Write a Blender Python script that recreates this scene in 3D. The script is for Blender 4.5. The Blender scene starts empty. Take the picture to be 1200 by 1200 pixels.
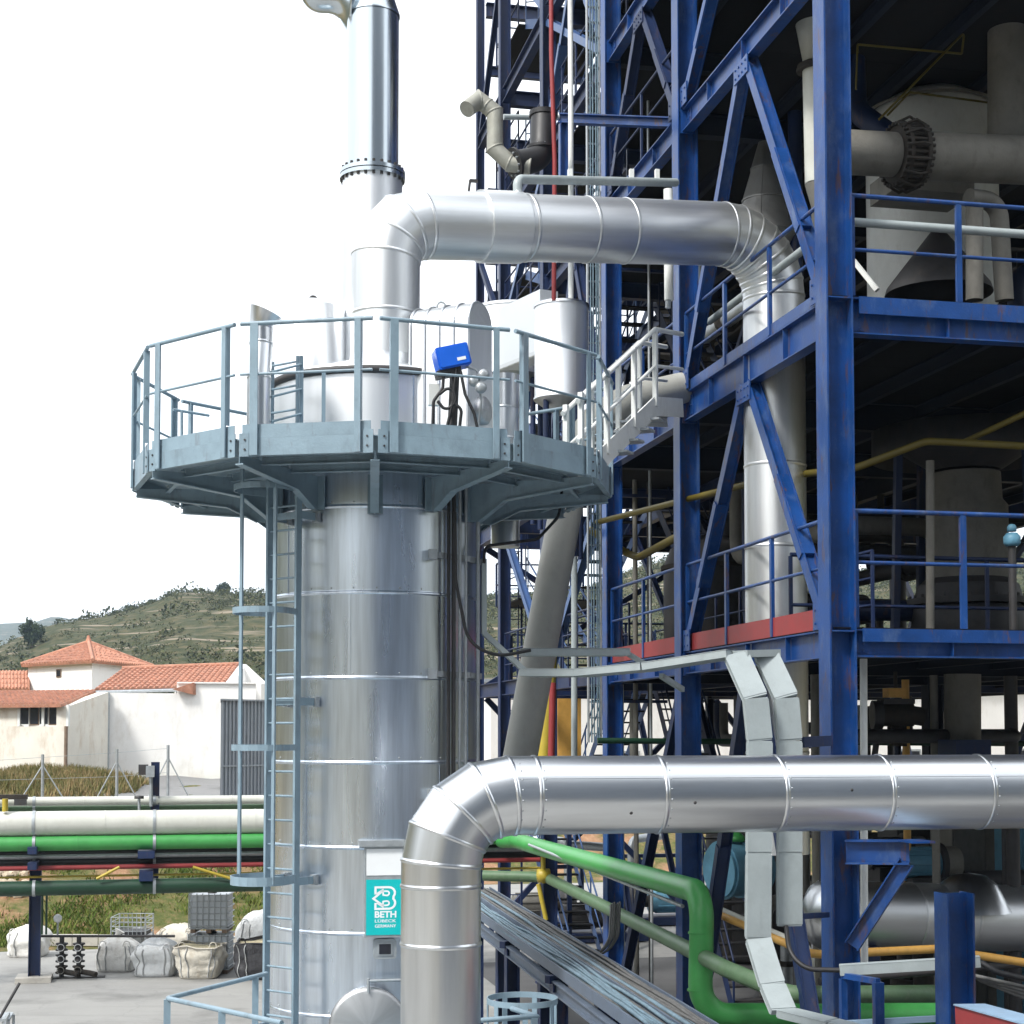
import bpy, bmesh, math, random
import numpy as np
from mathutils import Vector as V, Matrix, noise as mnoise

random.seed(7)
rng = np.random.default_rng(7)
PI = math.pi
scene = bpy.context.scene
COL = scene.collection

# ------------------------------------------------------------------ camera
H = 5.2                      # eye height above the yard
FPX = 1876.0                 # focal length in photograph pixels (1200 wide)
PITCH = math.radians(2.9)
ROW0 = 860 - FPX * math.tan(PITCH)
cam_d = bpy.data.cameras.new('camera')
cam_d.sensor_width = 36.0
cam_d.lens = 36.0 * FPX / 1200
cam_d.shift_y = (ROW0 - 600) / 1200
cam_d.clip_start = 0.1
cam_d.clip_end = 6000
cam = bpy.data.objects.new('camera', cam_d)
COL.objects.link(cam)
cam.location = (0, 0, H)
cam.rotation_euler = (PI / 2 + PITCH, 0, 0)
scene.camera = cam

# ------------------------------------------------------------------ light
SUN_EL, SUN_AZ = math.radians(48), math.radians(-136)      # azimuth from +Y towards +X
world = bpy.data.worlds.new('World')
scene.world = world
world.use_nodes = True
wn = world.node_tree.nodes
wl = world.node_tree.links
wn.clear()
sky = wn.new('ShaderNodeTexSky')
sky.sky_type = 'NISHITA'
sky.sun_disc = False
sky.sun_elevation = SUN_EL
sky.sun_rotation = SUN_AZ
sky.air_density = 1.0
sky.dust_density = 4.0
mixc = wn.new('ShaderNodeMix')
mixc.data_type = 'RGBA'
mixc.inputs['Factor'].default_value = 0.86                 # thin bright overcast veil in front of the blue
mixc.inputs['B'].default_value = (9.0, 9.3, 9.6, 1)
bg = wn.new('ShaderNodeBackground')
bg.inputs['Strength'].default_value = 0.10
wo = wn.new('ShaderNodeOutputWorld')
wl.new(sky.outputs['Color'], mixc.inputs['A'])
wl.new(mixc.outputs['Result'], bg.inputs['Color'])
wl.new(bg.outputs['Background'], wo.inputs['Surface'])

sun_d = bpy.data.lights.new('sun', 'SUN')
sun_d.energy = 2.0
sun_d.angle = math.radians(11)
sun_d.color = (1.0, 0.97, 0.92)
sun = bpy.data.objects.new('sun', sun_d)
COL.objects.link(sun)
sd = V((math.sin(SUN_AZ) * math.cos(SUN_EL), math.cos(SUN_AZ) * math.cos(SUN_EL), math.sin(SUN_EL)))
sun.rotation_euler = sd.to_track_quat('Z', 'Y').to_euler()
sun.location = (-30, -20, 60)

vs = scene.view_settings
scene.display_settings.display_device = 'sRGB'
vs.view_transform = 'Standard'
vs.look = 'None'
vs.exposure = 1.08
vs.gamma = 1.0
vs.use_curve_mapping = False
scene.render.engine = 'CYCLES'
scene.cycles.max_bounces = 6
scene.cycles.diffuse_bounces = 3
scene.cycles.glossy_bounces = 4
scene.cycles.use_denoising = True

# ------------------------------------------------------------------ measuring helpers
CP, SP = math.cos(PITCH), math.sin(PITCH)
def P(px, py, Y):
    """World point seen at photograph pixel (px, py) at distance Y in front of the camera."""
    x = (px - 600) / FPX
    u = (ROW0 - py) / FPX
    k = Y / (CP - u * SP)
    return V((x * k, Y, H + k * (SP + u * CP)))
def G(px, py, z=0.0):
    """World point seen at pixel (px, py) on the level z."""
    x = (px - 600) / FPX
    u = (ROW0 - py) / FPX
    k = (z - H) / (SP + u * CP)
    return V((x * k, k * (CP - u * SP), z))
def M(Y, px):
    return px / FPX * Y
UZ = V((0, 0, 1))
U = V((-0.2085, 0.978, 0)).normalized()     # depth direction of the plant grid
W = V((0.978, 0.2085, 0)).normalized()      # right-hand direction of the plant grid

# ------------------------------------------------------------------ materials
MATS = {}
def nodes_of(m):
    m.use_nodes = True
    nt = m.node_tree
    return nt, nt.nodes, nt.links, nt.nodes['Principled BSDF']
def paint(name, col, rough=0.45, metal=0.0, var=0.18, scale=3.0, bump=0.02, dirt=None, dirt_amt=0.35, spec=0.5, fine=40.0, detail_bump=None, rust=None):
    """Painted or weathered surface: base colour with blotchy wear, uneven gloss, fine relief."""
    if name in MATS: return MATS[name]
    m = bpy.data.materials.new(name)
    nt, n, l, b = nodes_of(m)
    tc = n.new('ShaderNodeTexCoord')
    oi = n.new('ShaderNodeObjectInfo')
    add = n.new('ShaderNodeVectorMath'); add.operation = 'ADD'
    l.new(tc.outputs['Object'], add.inputs[0])
    sc = n.new('ShaderNodeVectorMath'); sc.operation = 'SCALE'; sc.inputs['Scale'].default_value = 37.0
    cmb = n.new('ShaderNodeCombineXYZ')
    for k in 'XYZ': l.new(oi.outputs['Random'], cmb.inputs[k])
    l.new(cmb.outputs[0], sc.inputs[0]); l.new(sc.outputs[0], add.inputs[1])
    nz = n.new('ShaderNodeTexNoise'); nz.inputs['Scale'].default_value = scale; nz.inputs['Detail'].default_value = 7; nz.inputs['Roughness'].default_value = 0.65
    l.new(add.outputs[0], nz.inputs['Vector'])
    nf = n.new('ShaderNodeTexNoise'); nf.inputs['Scale'].default_value = fine; nf.inputs['Detail'].default_value = 4
    l.new(add.outputs[0], nf.inputs['Vector'])
    rp = n.new('ShaderNodeValToRGB')
    c = col
    lo = tuple(max(0, x * (1 - var)) for x in c) + (1,)
    hi = tuple(min(1, x * (1 + var)) for x in c) + (1,)
    rp.color_ramp.elements[0].position = 0.3; rp.color_ramp.elements[0].color = lo
    rp.color_ramp.elements[1].position = 0.7; rp.color_ramp.elements[1].color = hi
    l.new(nz.outputs['Fac'], rp.inputs['Fac'])
    out = rp.outputs['Color']
    if dirt:
        mp = n.new('ShaderNodeMapRange'); mp.inputs['From Min'].default_value = 0.52; mp.inputs['From Max'].default_value = 0.75
        mp.inputs['To Max'].default_value = dirt_amt
        nd = n.new('ShaderNodeTexNoise'); nd.inputs['Scale'].default_value = scale * 2.3; nd.inputs['Detail'].default_value = 8; nd.inputs['Roughness'].default_value = 0.7
        mpp = n.new('ShaderNodeMapping'); mpp.inputs['Scale'].default_value = (1, 1, 0.45)
        l.new(add.outputs[0], mpp.inputs['Vector']); l.new(mpp.outputs[0], nd.inputs['Vector'])
        l.new(nd.outputs['Fac'], mp.inputs['Value'])
        mx = n.new('ShaderNodeMix'); mx.data_type = 'RGBA'
        l.new(mp.outputs['Result'], mx.inputs['Factor']); l.new(out, mx.inputs['A']); mx.inputs['B'].default_value = tuple(dirt) + (1,)
        out = mx.outputs['Result']
    if rust:
        nr = n.new('ShaderNodeTexNoise'); nr.inputs['Scale'].default_value = 2.2; nr.inputs['Detail'].default_value = 10; nr.inputs['Roughness'].default_value = 0.72
        mpr = n.new('ShaderNodeMapping'); mpr.inputs['Scale'].default_value = (3.2, 3.2, 0.7); mpr.inputs['Location'].default_value = (5, 9, 2)
        l.new(add.outputs[0], mpr.inputs['Vector']); l.new(mpr.outputs[0], nr.inputs['Vector'])
        mq = n.new('ShaderNodeMapRange'); mq.inputs['From Min'].default_value = 0.56; mq.inputs['From Max'].default_value = 0.64; mq.inputs['To Max'].default_value = rust
        l.new(nr.outputs['Fac'], mq.inputs['Value'])
        mx2 = n.new('ShaderNodeMix'); mx2.data_type = 'RGBA'
        l.new(mq.outputs['Result'], mx2.inputs['Factor']); l.new(out, mx2.inputs['A']); mx2.inputs['B'].default_value = (0.09, 0.045, 0.028, 1)
        out = mx2.outputs['Result']
    l.new(out, b.inputs['Base Color'])
    mr = n.new('ShaderNodeMapRange'); mr.inputs['To Min'].default_value = max(0.05, rough - 0.12); mr.inputs['To Max'].default_value = min(1, rough + 0.14)
    l.new(nz.outputs['Fac'], mr.inputs['Value']); l.new(mr.outputs['Result'], b.inputs['Roughness'])
    b.inputs['Metallic'].default_value = metal
    b.inputs['Specular IOR Level'].default_value = spec
    if bump:
        bp = n.new('ShaderNodeBump'); bp.inputs['Strength'].default_value = 0.5; bp.inputs['Distance'].default_value = bump
        l.new(nf.outputs['Fac'], bp.inputs['Height']); l.new(bp.outputs[0], b.inputs['Normal'])
    MATS[name] = m
    return m
def cladding(name, col, rough, dent=0.010, streak=0.5, metal=1.0):
    """Aluminium sheet: rolled streaks along the sheet, soft buckling, slight smudges. Uses the pipe UVs (around, along)."""
    if name in MATS: return MATS[name]
    m = bpy.data.materials.new(name)
    nt, n, l, b = nodes_of(m)
    uv = n.new('ShaderNodeUVMap'); uv.uv_map = 'UVMap'
    oi = n.new('ShaderNodeObjectInfo')
    cmb = n.new('ShaderNodeCombineXYZ')
    ml = n.new('ShaderNodeMath'); ml.operation = 'MULTIPLY'; ml.inputs[1].default_value = 91.0
    l.new(oi.outputs['Random'], ml.inputs[0])
    l.new(ml.outputs[0], cmb.inputs['Z']); l.new(ml.outputs[0], cmb.inputs['X'])
    add = n.new('ShaderNodeVectorMath'); add.operation = 'ADD'
    l.new(uv.outputs[0], add.inputs[0]); l.new(cmb.outputs[0], add.inputs[1])
    def nse(scale, vec, det=4, rg=0.55):
        mp = n.new('ShaderNodeMapping'); mp.inputs['Scale'].default_value = vec
        l.new(add.outputs[0], mp.inputs['Vector'])
        t = n.new('ShaderNodeTexNoise'); t.inputs['Scale'].default_value = scale; t.inputs['Detail'].default_value = det; t.inputs['Roughness'].default_value = rg
        l.new(mp.outputs[0], t.inputs['Vector']); return t.outputs['Fac']
    st = nse(9.0, (1, 0.06, 1), 4, 0.6)
    lf = nse(1.1, (1.6, 0.55, 1), 2, 0.4)
    sm = nse(4.0, (1, 0.12, 1), 4, 0.5)
    rp = n.new('ShaderNodeValToRGB')
    rp.color_ramp.elements[0].position = 0.28; rp.color_ramp.elements[0].color = tuple(x * (1 - 0.26 * streak) for x in col) + (1,)
    rp.color_ramp.elements[1].position = 0.72; rp.color_ramp.elements[1].color = tuple(min(1, x * (1 + 0.14 * streak)) for x in col) + (1,)
    l.new(st, rp.inputs['Fac'])
    hv = n.new('ShaderNodeMixRGB'); hv.blend_type = 'MULTIPLY'; hv.inputs[0].default_value = 1
    vr = n.new('ShaderNodeMapRange'); vr.inputs['To Min'].default_value = 0.86; vr.inputs['To Max'].default_value = 1.06
    l.new(oi.outputs['Random'], vr.inputs['Value'])
    l.new(rp.outputs[0], hv.inputs[1]); l.new(vr.outputs[0], hv.inputs[2])
    l.new(hv.outputs[0], b.inputs['Base Color'])
    b.inputs['Metallic'].default_value = metal
    mr = n.new('ShaderNodeMapRange'); mr.inputs['From Min'].default_value = 0.3; mr.inputs['From Max'].default_value = 0.7
    mr.inputs['To Min'].default_value = rough * 0.95; mr.inputs['To Max'].default_value = rough * 1.07
    l.new(sm, mr.inputs['Value']); l.new(mr.outputs[0], b.inputs['Roughness'])
    b1 = n.new('ShaderNodeBump'); b1.inputs['Strength'].default_value = 1.0; b1.inputs['Distance'].default_value = dent
    l.new(lf, b1.inputs['Height'])
    b2 = n.new('ShaderNodeBump'); b2.inputs['Strength'].default_value = 0.5; b2.inputs['Distance'].default_value = 0.0001
    l.new(st, b2.inputs['Height']); l.new(b1.outputs[0], b2.inputs['Normal'])
    l.new(b2.outputs[0], b.inputs['Normal'])
    MATS[name] = m
    return m

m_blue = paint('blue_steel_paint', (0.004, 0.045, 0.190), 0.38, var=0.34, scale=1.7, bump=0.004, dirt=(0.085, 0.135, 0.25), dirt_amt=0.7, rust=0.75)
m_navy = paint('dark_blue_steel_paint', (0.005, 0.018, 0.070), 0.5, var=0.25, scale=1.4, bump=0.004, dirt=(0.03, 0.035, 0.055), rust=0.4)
m_brace = paint('slate_blue_paint', (0.045, 0.095, 0.23), 0.42, var=0.2, scale=1.6, bump=0.004, dirt=(0.12, 0.12, 0.14))
m_grey = paint('blue_grey_paint', (0.21, 0.295, 0.355), 0.40, var=0.14, scale=1.8, bump=0.004, dirt=(0.09, 0.12, 0.14), dirt_amt=0.5, rust=0.25)
m_galv = paint('galvanised_steel', (0.40, 0.43, 0.45), 0.42, metal=0.55, var=0.16, scale=9, bump=0.002)
m_tray = paint('light_grey_tray_paint', (0.33, 0.375, 0.385), 0.42, var=0.1, scale=3, bump=0.002, dirt=(0.22, 0.24, 0.24), dirt_amt=0.4)
m_white = paint('white_steel_paint', (0.74, 0.76, 0.74), 0.42, var=0.07, scale=2.5, bump=0.002, dirt=(0.40, 0.38, 0.33), dirt_amt=0.35)
m_red = paint('red_primer_paint', (0.27, 0.032, 0.034), 0.5, var=0.18, scale=3, bump=0.003, dirt=(0.15, 0.05, 0.04))
m_yel = paint('yellow_pipe_paint', (0.42, 0.32, 0.035), 0.45, var=0.12, scale=4, bump=0.002, dirt=(0.25, 0.17, 0.05))
m_ora = paint('ochre_pipe_paint', (0.68, 0.38, 0.09), 0.45, var=0.12, scale=4, bump=0.002, dirt=(0.35, 0.18, 0.06))
m_grn = paint('bright_green_paint', (0.055, 0.30, 0.075), 0.38, var=0.13, scale=3, bump=0.003, dirt=(0.08, 0.26, 0.07), dirt_amt=0.3)
m_dgrn = paint('dark_green_paint', (0.006, 0.038, 0.018), 0.40, var=0.2, scale=3, bump=0.003, dirt=(0.025, 0.05, 0.03))
m_olive = paint('faded_green_paint', (0.085, 0.155, 0.080), 0.5, var=0.2, scale=4, bump=0.003, dirt=(0.20, 0.22, 0.16))
m_offw = paint('off_white_pipe_paint', (0.55, 0.56, 0.51), 0.45, var=0.08, scale=1.5, bump=0.004, dirt=(0.36, 0.35, 0.30), dirt_amt=0.35)
m_dust = paint('dusty_grey_pipe', (0.17, 0.163, 0.143), 0.65, var=0.2, scale=2.6, bump=0.006, dirt=(0.07, 0.058, 0.045), dirt_amt=0.5)
m_yel2 = paint('shaded_yellow_paint', (0.11, 0.085, 0.008), 0.5, var=0.15, scale=4, bump=0.002, dirt=(0.10, 0.075, 0.02))  # yellow paint darkened to carry the dimness inside the frame
m_under = paint('shaded_deck_steel', (0.005, 0.009, 0.022), 0.6, var=0.3, scale=2, bump=0.003, spec=0.3)  # inner frame steel, the deep shade in there put into its colour
m_rust = paint('rusty_flange', (0.028, 0.024, 0.020), 0.8, var=0.4, scale=9, bump=0.006, dirt=(0.09, 0.04, 0.02))
m_black = paint('black_rubber', (0.014, 0.014, 0.016), 0.5, var=0.3, scale=6, bump=0.002)
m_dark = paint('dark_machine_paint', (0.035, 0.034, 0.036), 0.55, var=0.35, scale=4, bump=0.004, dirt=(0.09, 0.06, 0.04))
m_floor = paint('steel_deck_plate', (0.008, 0.008, 0.009), 0.8, var=0.35, scale=2.2, bump=0.006, dirt=(0.022, 0.015, 0.013), spec=0.2)
m_duct = paint('leaning_duct_paint', (0.36, 0.36, 0.33), 0.5, var=0.10, scale=1.6, bump=0.004, dirt=(0.20, 0.18, 0.15), dirt_amt=0.35)
m_lblue = paint('light_blue_machine_paint', (0.12, 0.30, 0.42), 0.45, var=0.2, scale=3, bump=0.004, dirt=(0.10, 0.14, 0.17))
m_act = paint('bright_blue_plastic', (0.010, 0.115, 0.62), 0.35, var=0.08, scale=5, bump=0.001)
m_teal = paint('teal_sign_paint', (0.0, 0.46, 0.47), 0.4, var=0.04, scale=4, bump=0.0008)
m_sigw = paint('white_sign_paint', (0.80, 0.82, 0.83), 0.4, var=0.03, scale=4, bump=0.0008)
m_cable = paint('grey_blue_cable_sheath', (0.13, 0.20, 0.25), 0.6, var=0.35, scale=7, bump=0.004, dirt=(0.10, 0.11, 0.12), dirt_amt=0.6)
m_cable2 = paint('dusty_cable_sheath', (0.10, 0.10, 0.098), 0.7, var=0.4, scale=7, bump=0.004, dirt=(0.08, 0.08, 0.08), dirt_amt=0.6)
m_beige = paint('beige_insulation_jacket', (0.33, 0.33, 0.29), 0.55, metal=0.25, var=0.18, scale=4, bump=0.006, dirt=(0.22, 0.20, 0.15))
m_alu = cladding('aluminium_cladding', (0.74, 0.76, 0.78), 0.29, dent=0.004)
m_alu2 = cladding('weathered_duct_sheet', (0.80, 0.82, 0.83), 0.42, dent=0.003)
m_bright = cladding('overlit_aluminium_sheet', (0.84, 0.86, 0.88), 0.42, dent=0.006, streak=0.25)  # lighter copy of the cladding, burnt-out glare put into its colour
m_aluT = cladding('brushed_tower_cladding', (0.72, 0.79, 0.88), 0.28, dent=0.003, streak=0.9)
m_aluD = cladding('dull_aluminium_cladding', (0.50, 0.51, 0.52), 0.45, dent=0.01, streak=0.6)
m_stack = cladding('grey_stack_sheet', (0.60, 0.66, 0.70), 0.22, dent=0.002, streak=0.3, metal=0.95)

# ------------------------------------------------------------------ object helpers
ORG = {}
def tag(o, label=None, cat=None, group=None, kind=None):
    if label: o['label'] = label
    if cat: o['category'] = cat
    if group: o['group'] = group
    if kind: o['kind'] = kind
    return o
def thing(name, label, cat, loc, group=None):
    o = bpy.data.objects.new(name, None)
    o.empty_display_size = 0.2
    COL.objects.link(o)
    o.location = loc
    ORG[o.name] = V(loc)
    return tag(o, label, cat, group)

def frame_of(d, up=UZ):
    d = d.normalized()
    if abs(d.dot(up)) > 0.98:
        up = U
    a = d.cross(up).normalized()
    return a, a.cross(d).normalized()      # side, up

class MB:
    def __init__(self):
        self.v = []; self.f = []; self.s = []; self.uv = {}
    def add(self, vs, fs, smooth=False, uvs=None):
        o = len(self.v)
        self.v.extend([tuple(x) for x in vs])
        for k, f in enumerate(fs):
            if uvs is not None: self.uv[len(self.f)] = uvs[k]
            self.f.append(tuple(i + o for i in f)); self.s.append(smooth)
        return self
    def box(self, c, hx, hy, hz):
        """Box about c with half-extent vectors."""
        c, hx, hy, hz = V(c), V(hx), V(hy), V(hz)
        vs = [c + sx * hx + sy * hy + sz * hz for sx in (-1, 1) for sy in (-1, 1) for sz in (-1, 1)]
        fs = [(0, 1, 3, 2), (4, 6, 7, 5), (0, 4, 5, 1), (2, 3, 7, 6), (0, 2, 6, 4), (1, 5, 7, 3)]
        if hx.cross(hy).dot(hz) < 0: fs = [f[::-1] for f in fs]
        return self.add(vs, fs)
    def abox(self, x0, x1, y0, y1, z0, z1):
        return self.box(((x0 + x1) / 2, (y0 + y1) / 2, (z0 + z1) / 2), ((x1 - x0) / 2, 0, 0), (0, (y1 - y0) / 2, 0), (0, 0, (z1 - z0) / 2))
    def gbox(self, c, s, t, z):
        """Box about c aligned with the plant grid, half sizes s (W), t (U), z."""
        return self.box(c, W * s, U * t, UZ * z)
    def extrude(self, prof, p0, p1, a, b, smooth=False):
        """Closed 2D profile [(x, y)] in frame (a, b) swept from p0 to p1."""
        n = len(prof)
        vs = [p0 + a * x + b * y for x, y in prof] + [p1 + a * x + b * y for x, y in prof]
        fs = [(i, (i + 1) % n, n + (i + 1) % n, n + i) for i in range(n)]
        fs += [tuple(range(n))[::-1], tuple(range(n, 2 * n))]
        return self.add(vs, fs, smooth)
    def ibeam(self, p0, p1, h, w, tf=0.02, tw=0.014, up=UZ):
        """I-section: flanges across `up`, web along it."""
        p0, p1 = V(p0), V(p1)
        a, b = frame_of(p1 - p0, up)
        w2, h2, t2 = w / 2, h / 2, tw / 2
        pr = [(-w2, -h2), (w2, -h2), (w2, -h2 + tf), (t2, -h2 + tf), (t2, h2 - tf), (w2, h2 - tf), (w2, h2), (-w2, h2), (-w2, h2 - tf), (-t2, h2 - tf), (-t2, -h2 + tf), (-w2, -h2 + tf)]
        return self.extrude(pr, p0, p1, a, b)
    def bar(self, p0, p1, w, h, up=UZ):
        p0, p1 = V(p0), V(p1)
        a, b = frame_of(p1 - p0, up)
        return self.extrude([(-w / 2, -h / 2), (w / 2, -h / 2), (w / 2, h / 2), (-w / 2, h / 2)], p0, p1, a, b)
    def channel(self, p0, p1, h, w, t=0.012, up=UZ, flip=1):
        p0, p1 = V(p0), V(p1)
        a, b = frame_of(p1 - p0, up)
        a = a * flip
        pr = [(0, -h / 2), (w, -h / 2), (w, -h / 2 + t), (t, -h / 2 + t), (t, h / 2 - t), (w, h / 2 - t), (w, h / 2), (0, h / 2)]
        if flip < 0: pr = pr[::-1]
        return self.extrude(pr, p0, p1, a, b)
    def tube(self, pts, r, n=12, caps=True, smooth=True, radii=None):
        pts = [V(p) for p in pts]
        m = len(pts)
        ds = [(pts[i + 1] - pts[i]).normalized() for i in range(m - 1)]
        a, b = frame_of(ds[0])
        rings = []; L = 0.0; ls = []
        for i in range(m):
            d0 = ds[max(0, i - 1)]; d1 = ds[min(m - 2, i)]
            if i > 0:
                L += (pts[i] - pts[i - 1]).length
                if i < m - 1:
                    q = d0.rotation_difference(d1)
                    a2, b2 = q @ a, q @ b
                else: a2, b2 = a, b
            else: a2, b2 = a, b
            nrm = (d0 + d1).normalized()
            ring = []
            rr = radii[i] if radii else r
            for k in range(n):
                th = 2 * PI * k / n
                o = (a * math.cos(th) + b * math.sin(th)) * rr
                den = d0.dot(nrm)
                if abs(den) > 0.2: o = o - d0 * (o.dot(nrm) / den)
                ring.append(pts[i] + o)
            rings.append(ring); ls.append(L)
            a, b = a2, b2
        vs = [p for rg_ in rings for p in rg_]
        fs = []; uvs = []
        per = 2 * PI * r
        for i in range(m - 1):
            for k in range(n):
                k2 = (k + 1) % n
                fs.append((i * n + k, i * n + k2, (i + 1) * n + k2, (i + 1) * n + k))
                u0, u1 = per * k / n, per * (k + 1) / n
                uvs.append([(u0, ls[i]), (u1, ls[i]), (u1, ls[i + 1]), (u0, ls[i + 1])])
        self.add(vs, fs, smooth, uvs)
        if caps:
            self.add(rings[0], [tuple(range(n))[::-1]])
            self.add(rings[-1], [tuple(range(n))])
        return self
    def lathe(self, c, prof, axis=UZ, n=32, smooth=True, a0=0.0, a1=2 * PI, sharp=False):
        """Profile [(radius, height)] turned about axis through c."""
        c = V(c); axis = V(axis).normalized()
        a, b = frame_of(axis, U if abs(axis.dot(UZ)) > 0.9 else UZ)
        full = abs(a1 - a0 - 2 * PI) < 1e-6
        nn = n if full else n + 1
        L = [0.0]
        for i in range(1, len(prof)):
            L.append(L[-1] + math.hypot(prof[i][0] - prof[i - 1][0], prof[i][1] - prof[i - 1][1]))
        segs = [(i, i + 1) for i in range(len(prof) - 1)]
        def ring(r, h):
            return [c + axis * h + (a * math.cos(a0 + (a1 - a0) * k / n) + b * math.sin(a0 + (a1 - a0) * k / n)) * r for k in range(nn)]
        R = max(p[0] for p in prof)
        if sharp:
            for i, j in segs:
                vs = ring(*prof[i]) + ring(*prof[j]); fs = []; uvs = []
                for k in range(n):
                    k2 = (k + 1) % nn
                    fs.append((k, nn + k, nn + k2, k2)[::-1])
                    u0, u1 = R * (a0 + (a1 - a0) * k / n), R * (a0 + (a1 - a0) * (k + 1) / n)
                    uvs.append([(u0, L[i]), (u0, L[j]), (u1, L[j]), (u1, L[i])][::-1])
                self.add(vs, fs, smooth, uvs)
        else:
            vs = []
            for p in prof: vs += ring(*p)
            fs = []; uvs = []
            for i, j in segs:
                for k in range(n):
                    k2 = (k + 1) % nn
                    fs.append((i * nn + k, j * nn + k, j * nn + k2, i * nn + k2)[::-1])
                    u0, u1 = R * (a0 + (a1 - a0) * k / n), R * (a0 + (a1 - a0) * (k + 1) / n)
                    uvs.append([(u0, L[i]), (u0, L[j]), (u1, L[j]), (u1, L[i])][::-1])
            self.add(vs, fs, smooth, uvs)
        return self
    def poly(self, pts, vec):
        """Planar polygon extruded by vec."""
        pts = [V(p) for p in pts]; vec = V(vec)
        n = len(pts)
        vs = pts + [p + vec for p in pts]
        fs = [tuple(range(n))[::-1], tuple(range(n, 2 * n))] + [(i, (i + 1) % n, n + (i + 1) % n, n + i) for i in range(n)]
        nrm = V((0, 0, 0))
        for i in range(n): nrm += pts[i].cross(pts[(i + 1) % n])
        if nrm.dot(vec) < 0: fs = [f[::-1] for f in fs]
        return self.add(vs, fs)
    def mesh(self, name, org):
        me = bpy.data.meshes.new(name)
        arr = [(x - org.x, y - org.y, z - org.z) for x, y, z in self.v]
        me.from_pydata(arr, [], self.f)
        me.polygons.foreach_set('use_smooth', self.s)
        if self.uv:
            ul = me.uv_layers.new(name='UVMap')
            for k, uvs in self.uv.items():
                p = me.polygons[k]
                for li, c in zip(p.loop_indices, uvs): ul.data[li].uv = c
        me.update()
        return me
    def obj(self, name, mat, parent=None, label=None, kind=None):
        org = ORG[parent.name] if parent is not None else V((0, 0, 0))
        me = self.mesh(name, org)
        o = bpy.data.objects.new(name, me)
        me.materials.append(mat)
        COL.objects.link(o)
        if parent is not None:
            o.parent = parent
        ORG[o.name] = org
        return tag(o, label, kind=kind)
    def top(self, name, mat, label=None, cat=None, loc=None, group=None, kind=None):
        loc = V(loc) if loc is not None else V((0, 0, 0))
        me = self.mesh(name, loc)
        o = bpy.data.objects.new(name, me)
        me.materials.append(mat)
        COL.objects.link(o)
        o.location = loc
        ORG[o.name] = loc
        return tag(o, label, cat, group, kind)
def again(o, d, parent=None):
    """Another part like o, shifted by d, sharing its mesh."""
    c = o.copy()
    COL.objects.link(c)
    c.location = o.location + V(d)
    c.parent = parent if parent is not None else o.parent
    ORG[c.name] = ORG[o.name] + V(d)
    return c
def copy_tree(root, loc, label=None):
    r = root.copy(); COL.objects.link(r); r.location = loc
    if label: r['label'] = label
    ORG[r.name] = V(loc)
    for ch in list(root.children):
        c = ch.copy(); COL.objects.link(c); c.parent = r
        for g in list(ch.children):
            d = g.copy(); COL.objects.link(d); d.parent = c
    return r

def fillet(pts, R, n=8):
    """Polyline with its corners rounded to radius R."""
    pts = [V(p) for p in pts]
    out = [pts[0]]
    for i in range(1, len(pts) - 1):
        p = pts[i]
        d0 = (pts[i - 1] - p); d1 = (pts[i + 1] - p)
        l0, l1 = d0.length, d1.length
        d0.normalize(); d1.normalize()
        ang = math.acos(max(-1, min(1, d0.dot(d1))))
        if ang > PI - 0.03:
            out.append(p); continue
        t = min(R / math.tan(ang / 2), l0 * 0.49, l1 * 0.49)
        r = t * math.tan(ang / 2)
        bis = (d0 + d1).normalized()
        c = p + bis * (r / math.sin(ang / 2))
        s = p + d0 * t - c; e = p + d1 * t - c
        tot = PI - ang
        axis = s.cross(e).normalized()
        for k in range(n + 1):
            out.append(c + Matrix.Rotation(tot * k / n, 3, axis) @ s)
    out.append(pts[-1])
    return out
def pipe(name, pts, r, mat, label, cat='pipe', R=None, n=16, group=None):
    """Plain painted pipe as a one-mesh thing."""
    pl = fillet(pts, R, 8) if R else [V(p) for p in pts]
    return MB().tube(pl, r, n).top(name, mat, label, cat, loc=pl[0], group=group)

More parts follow.
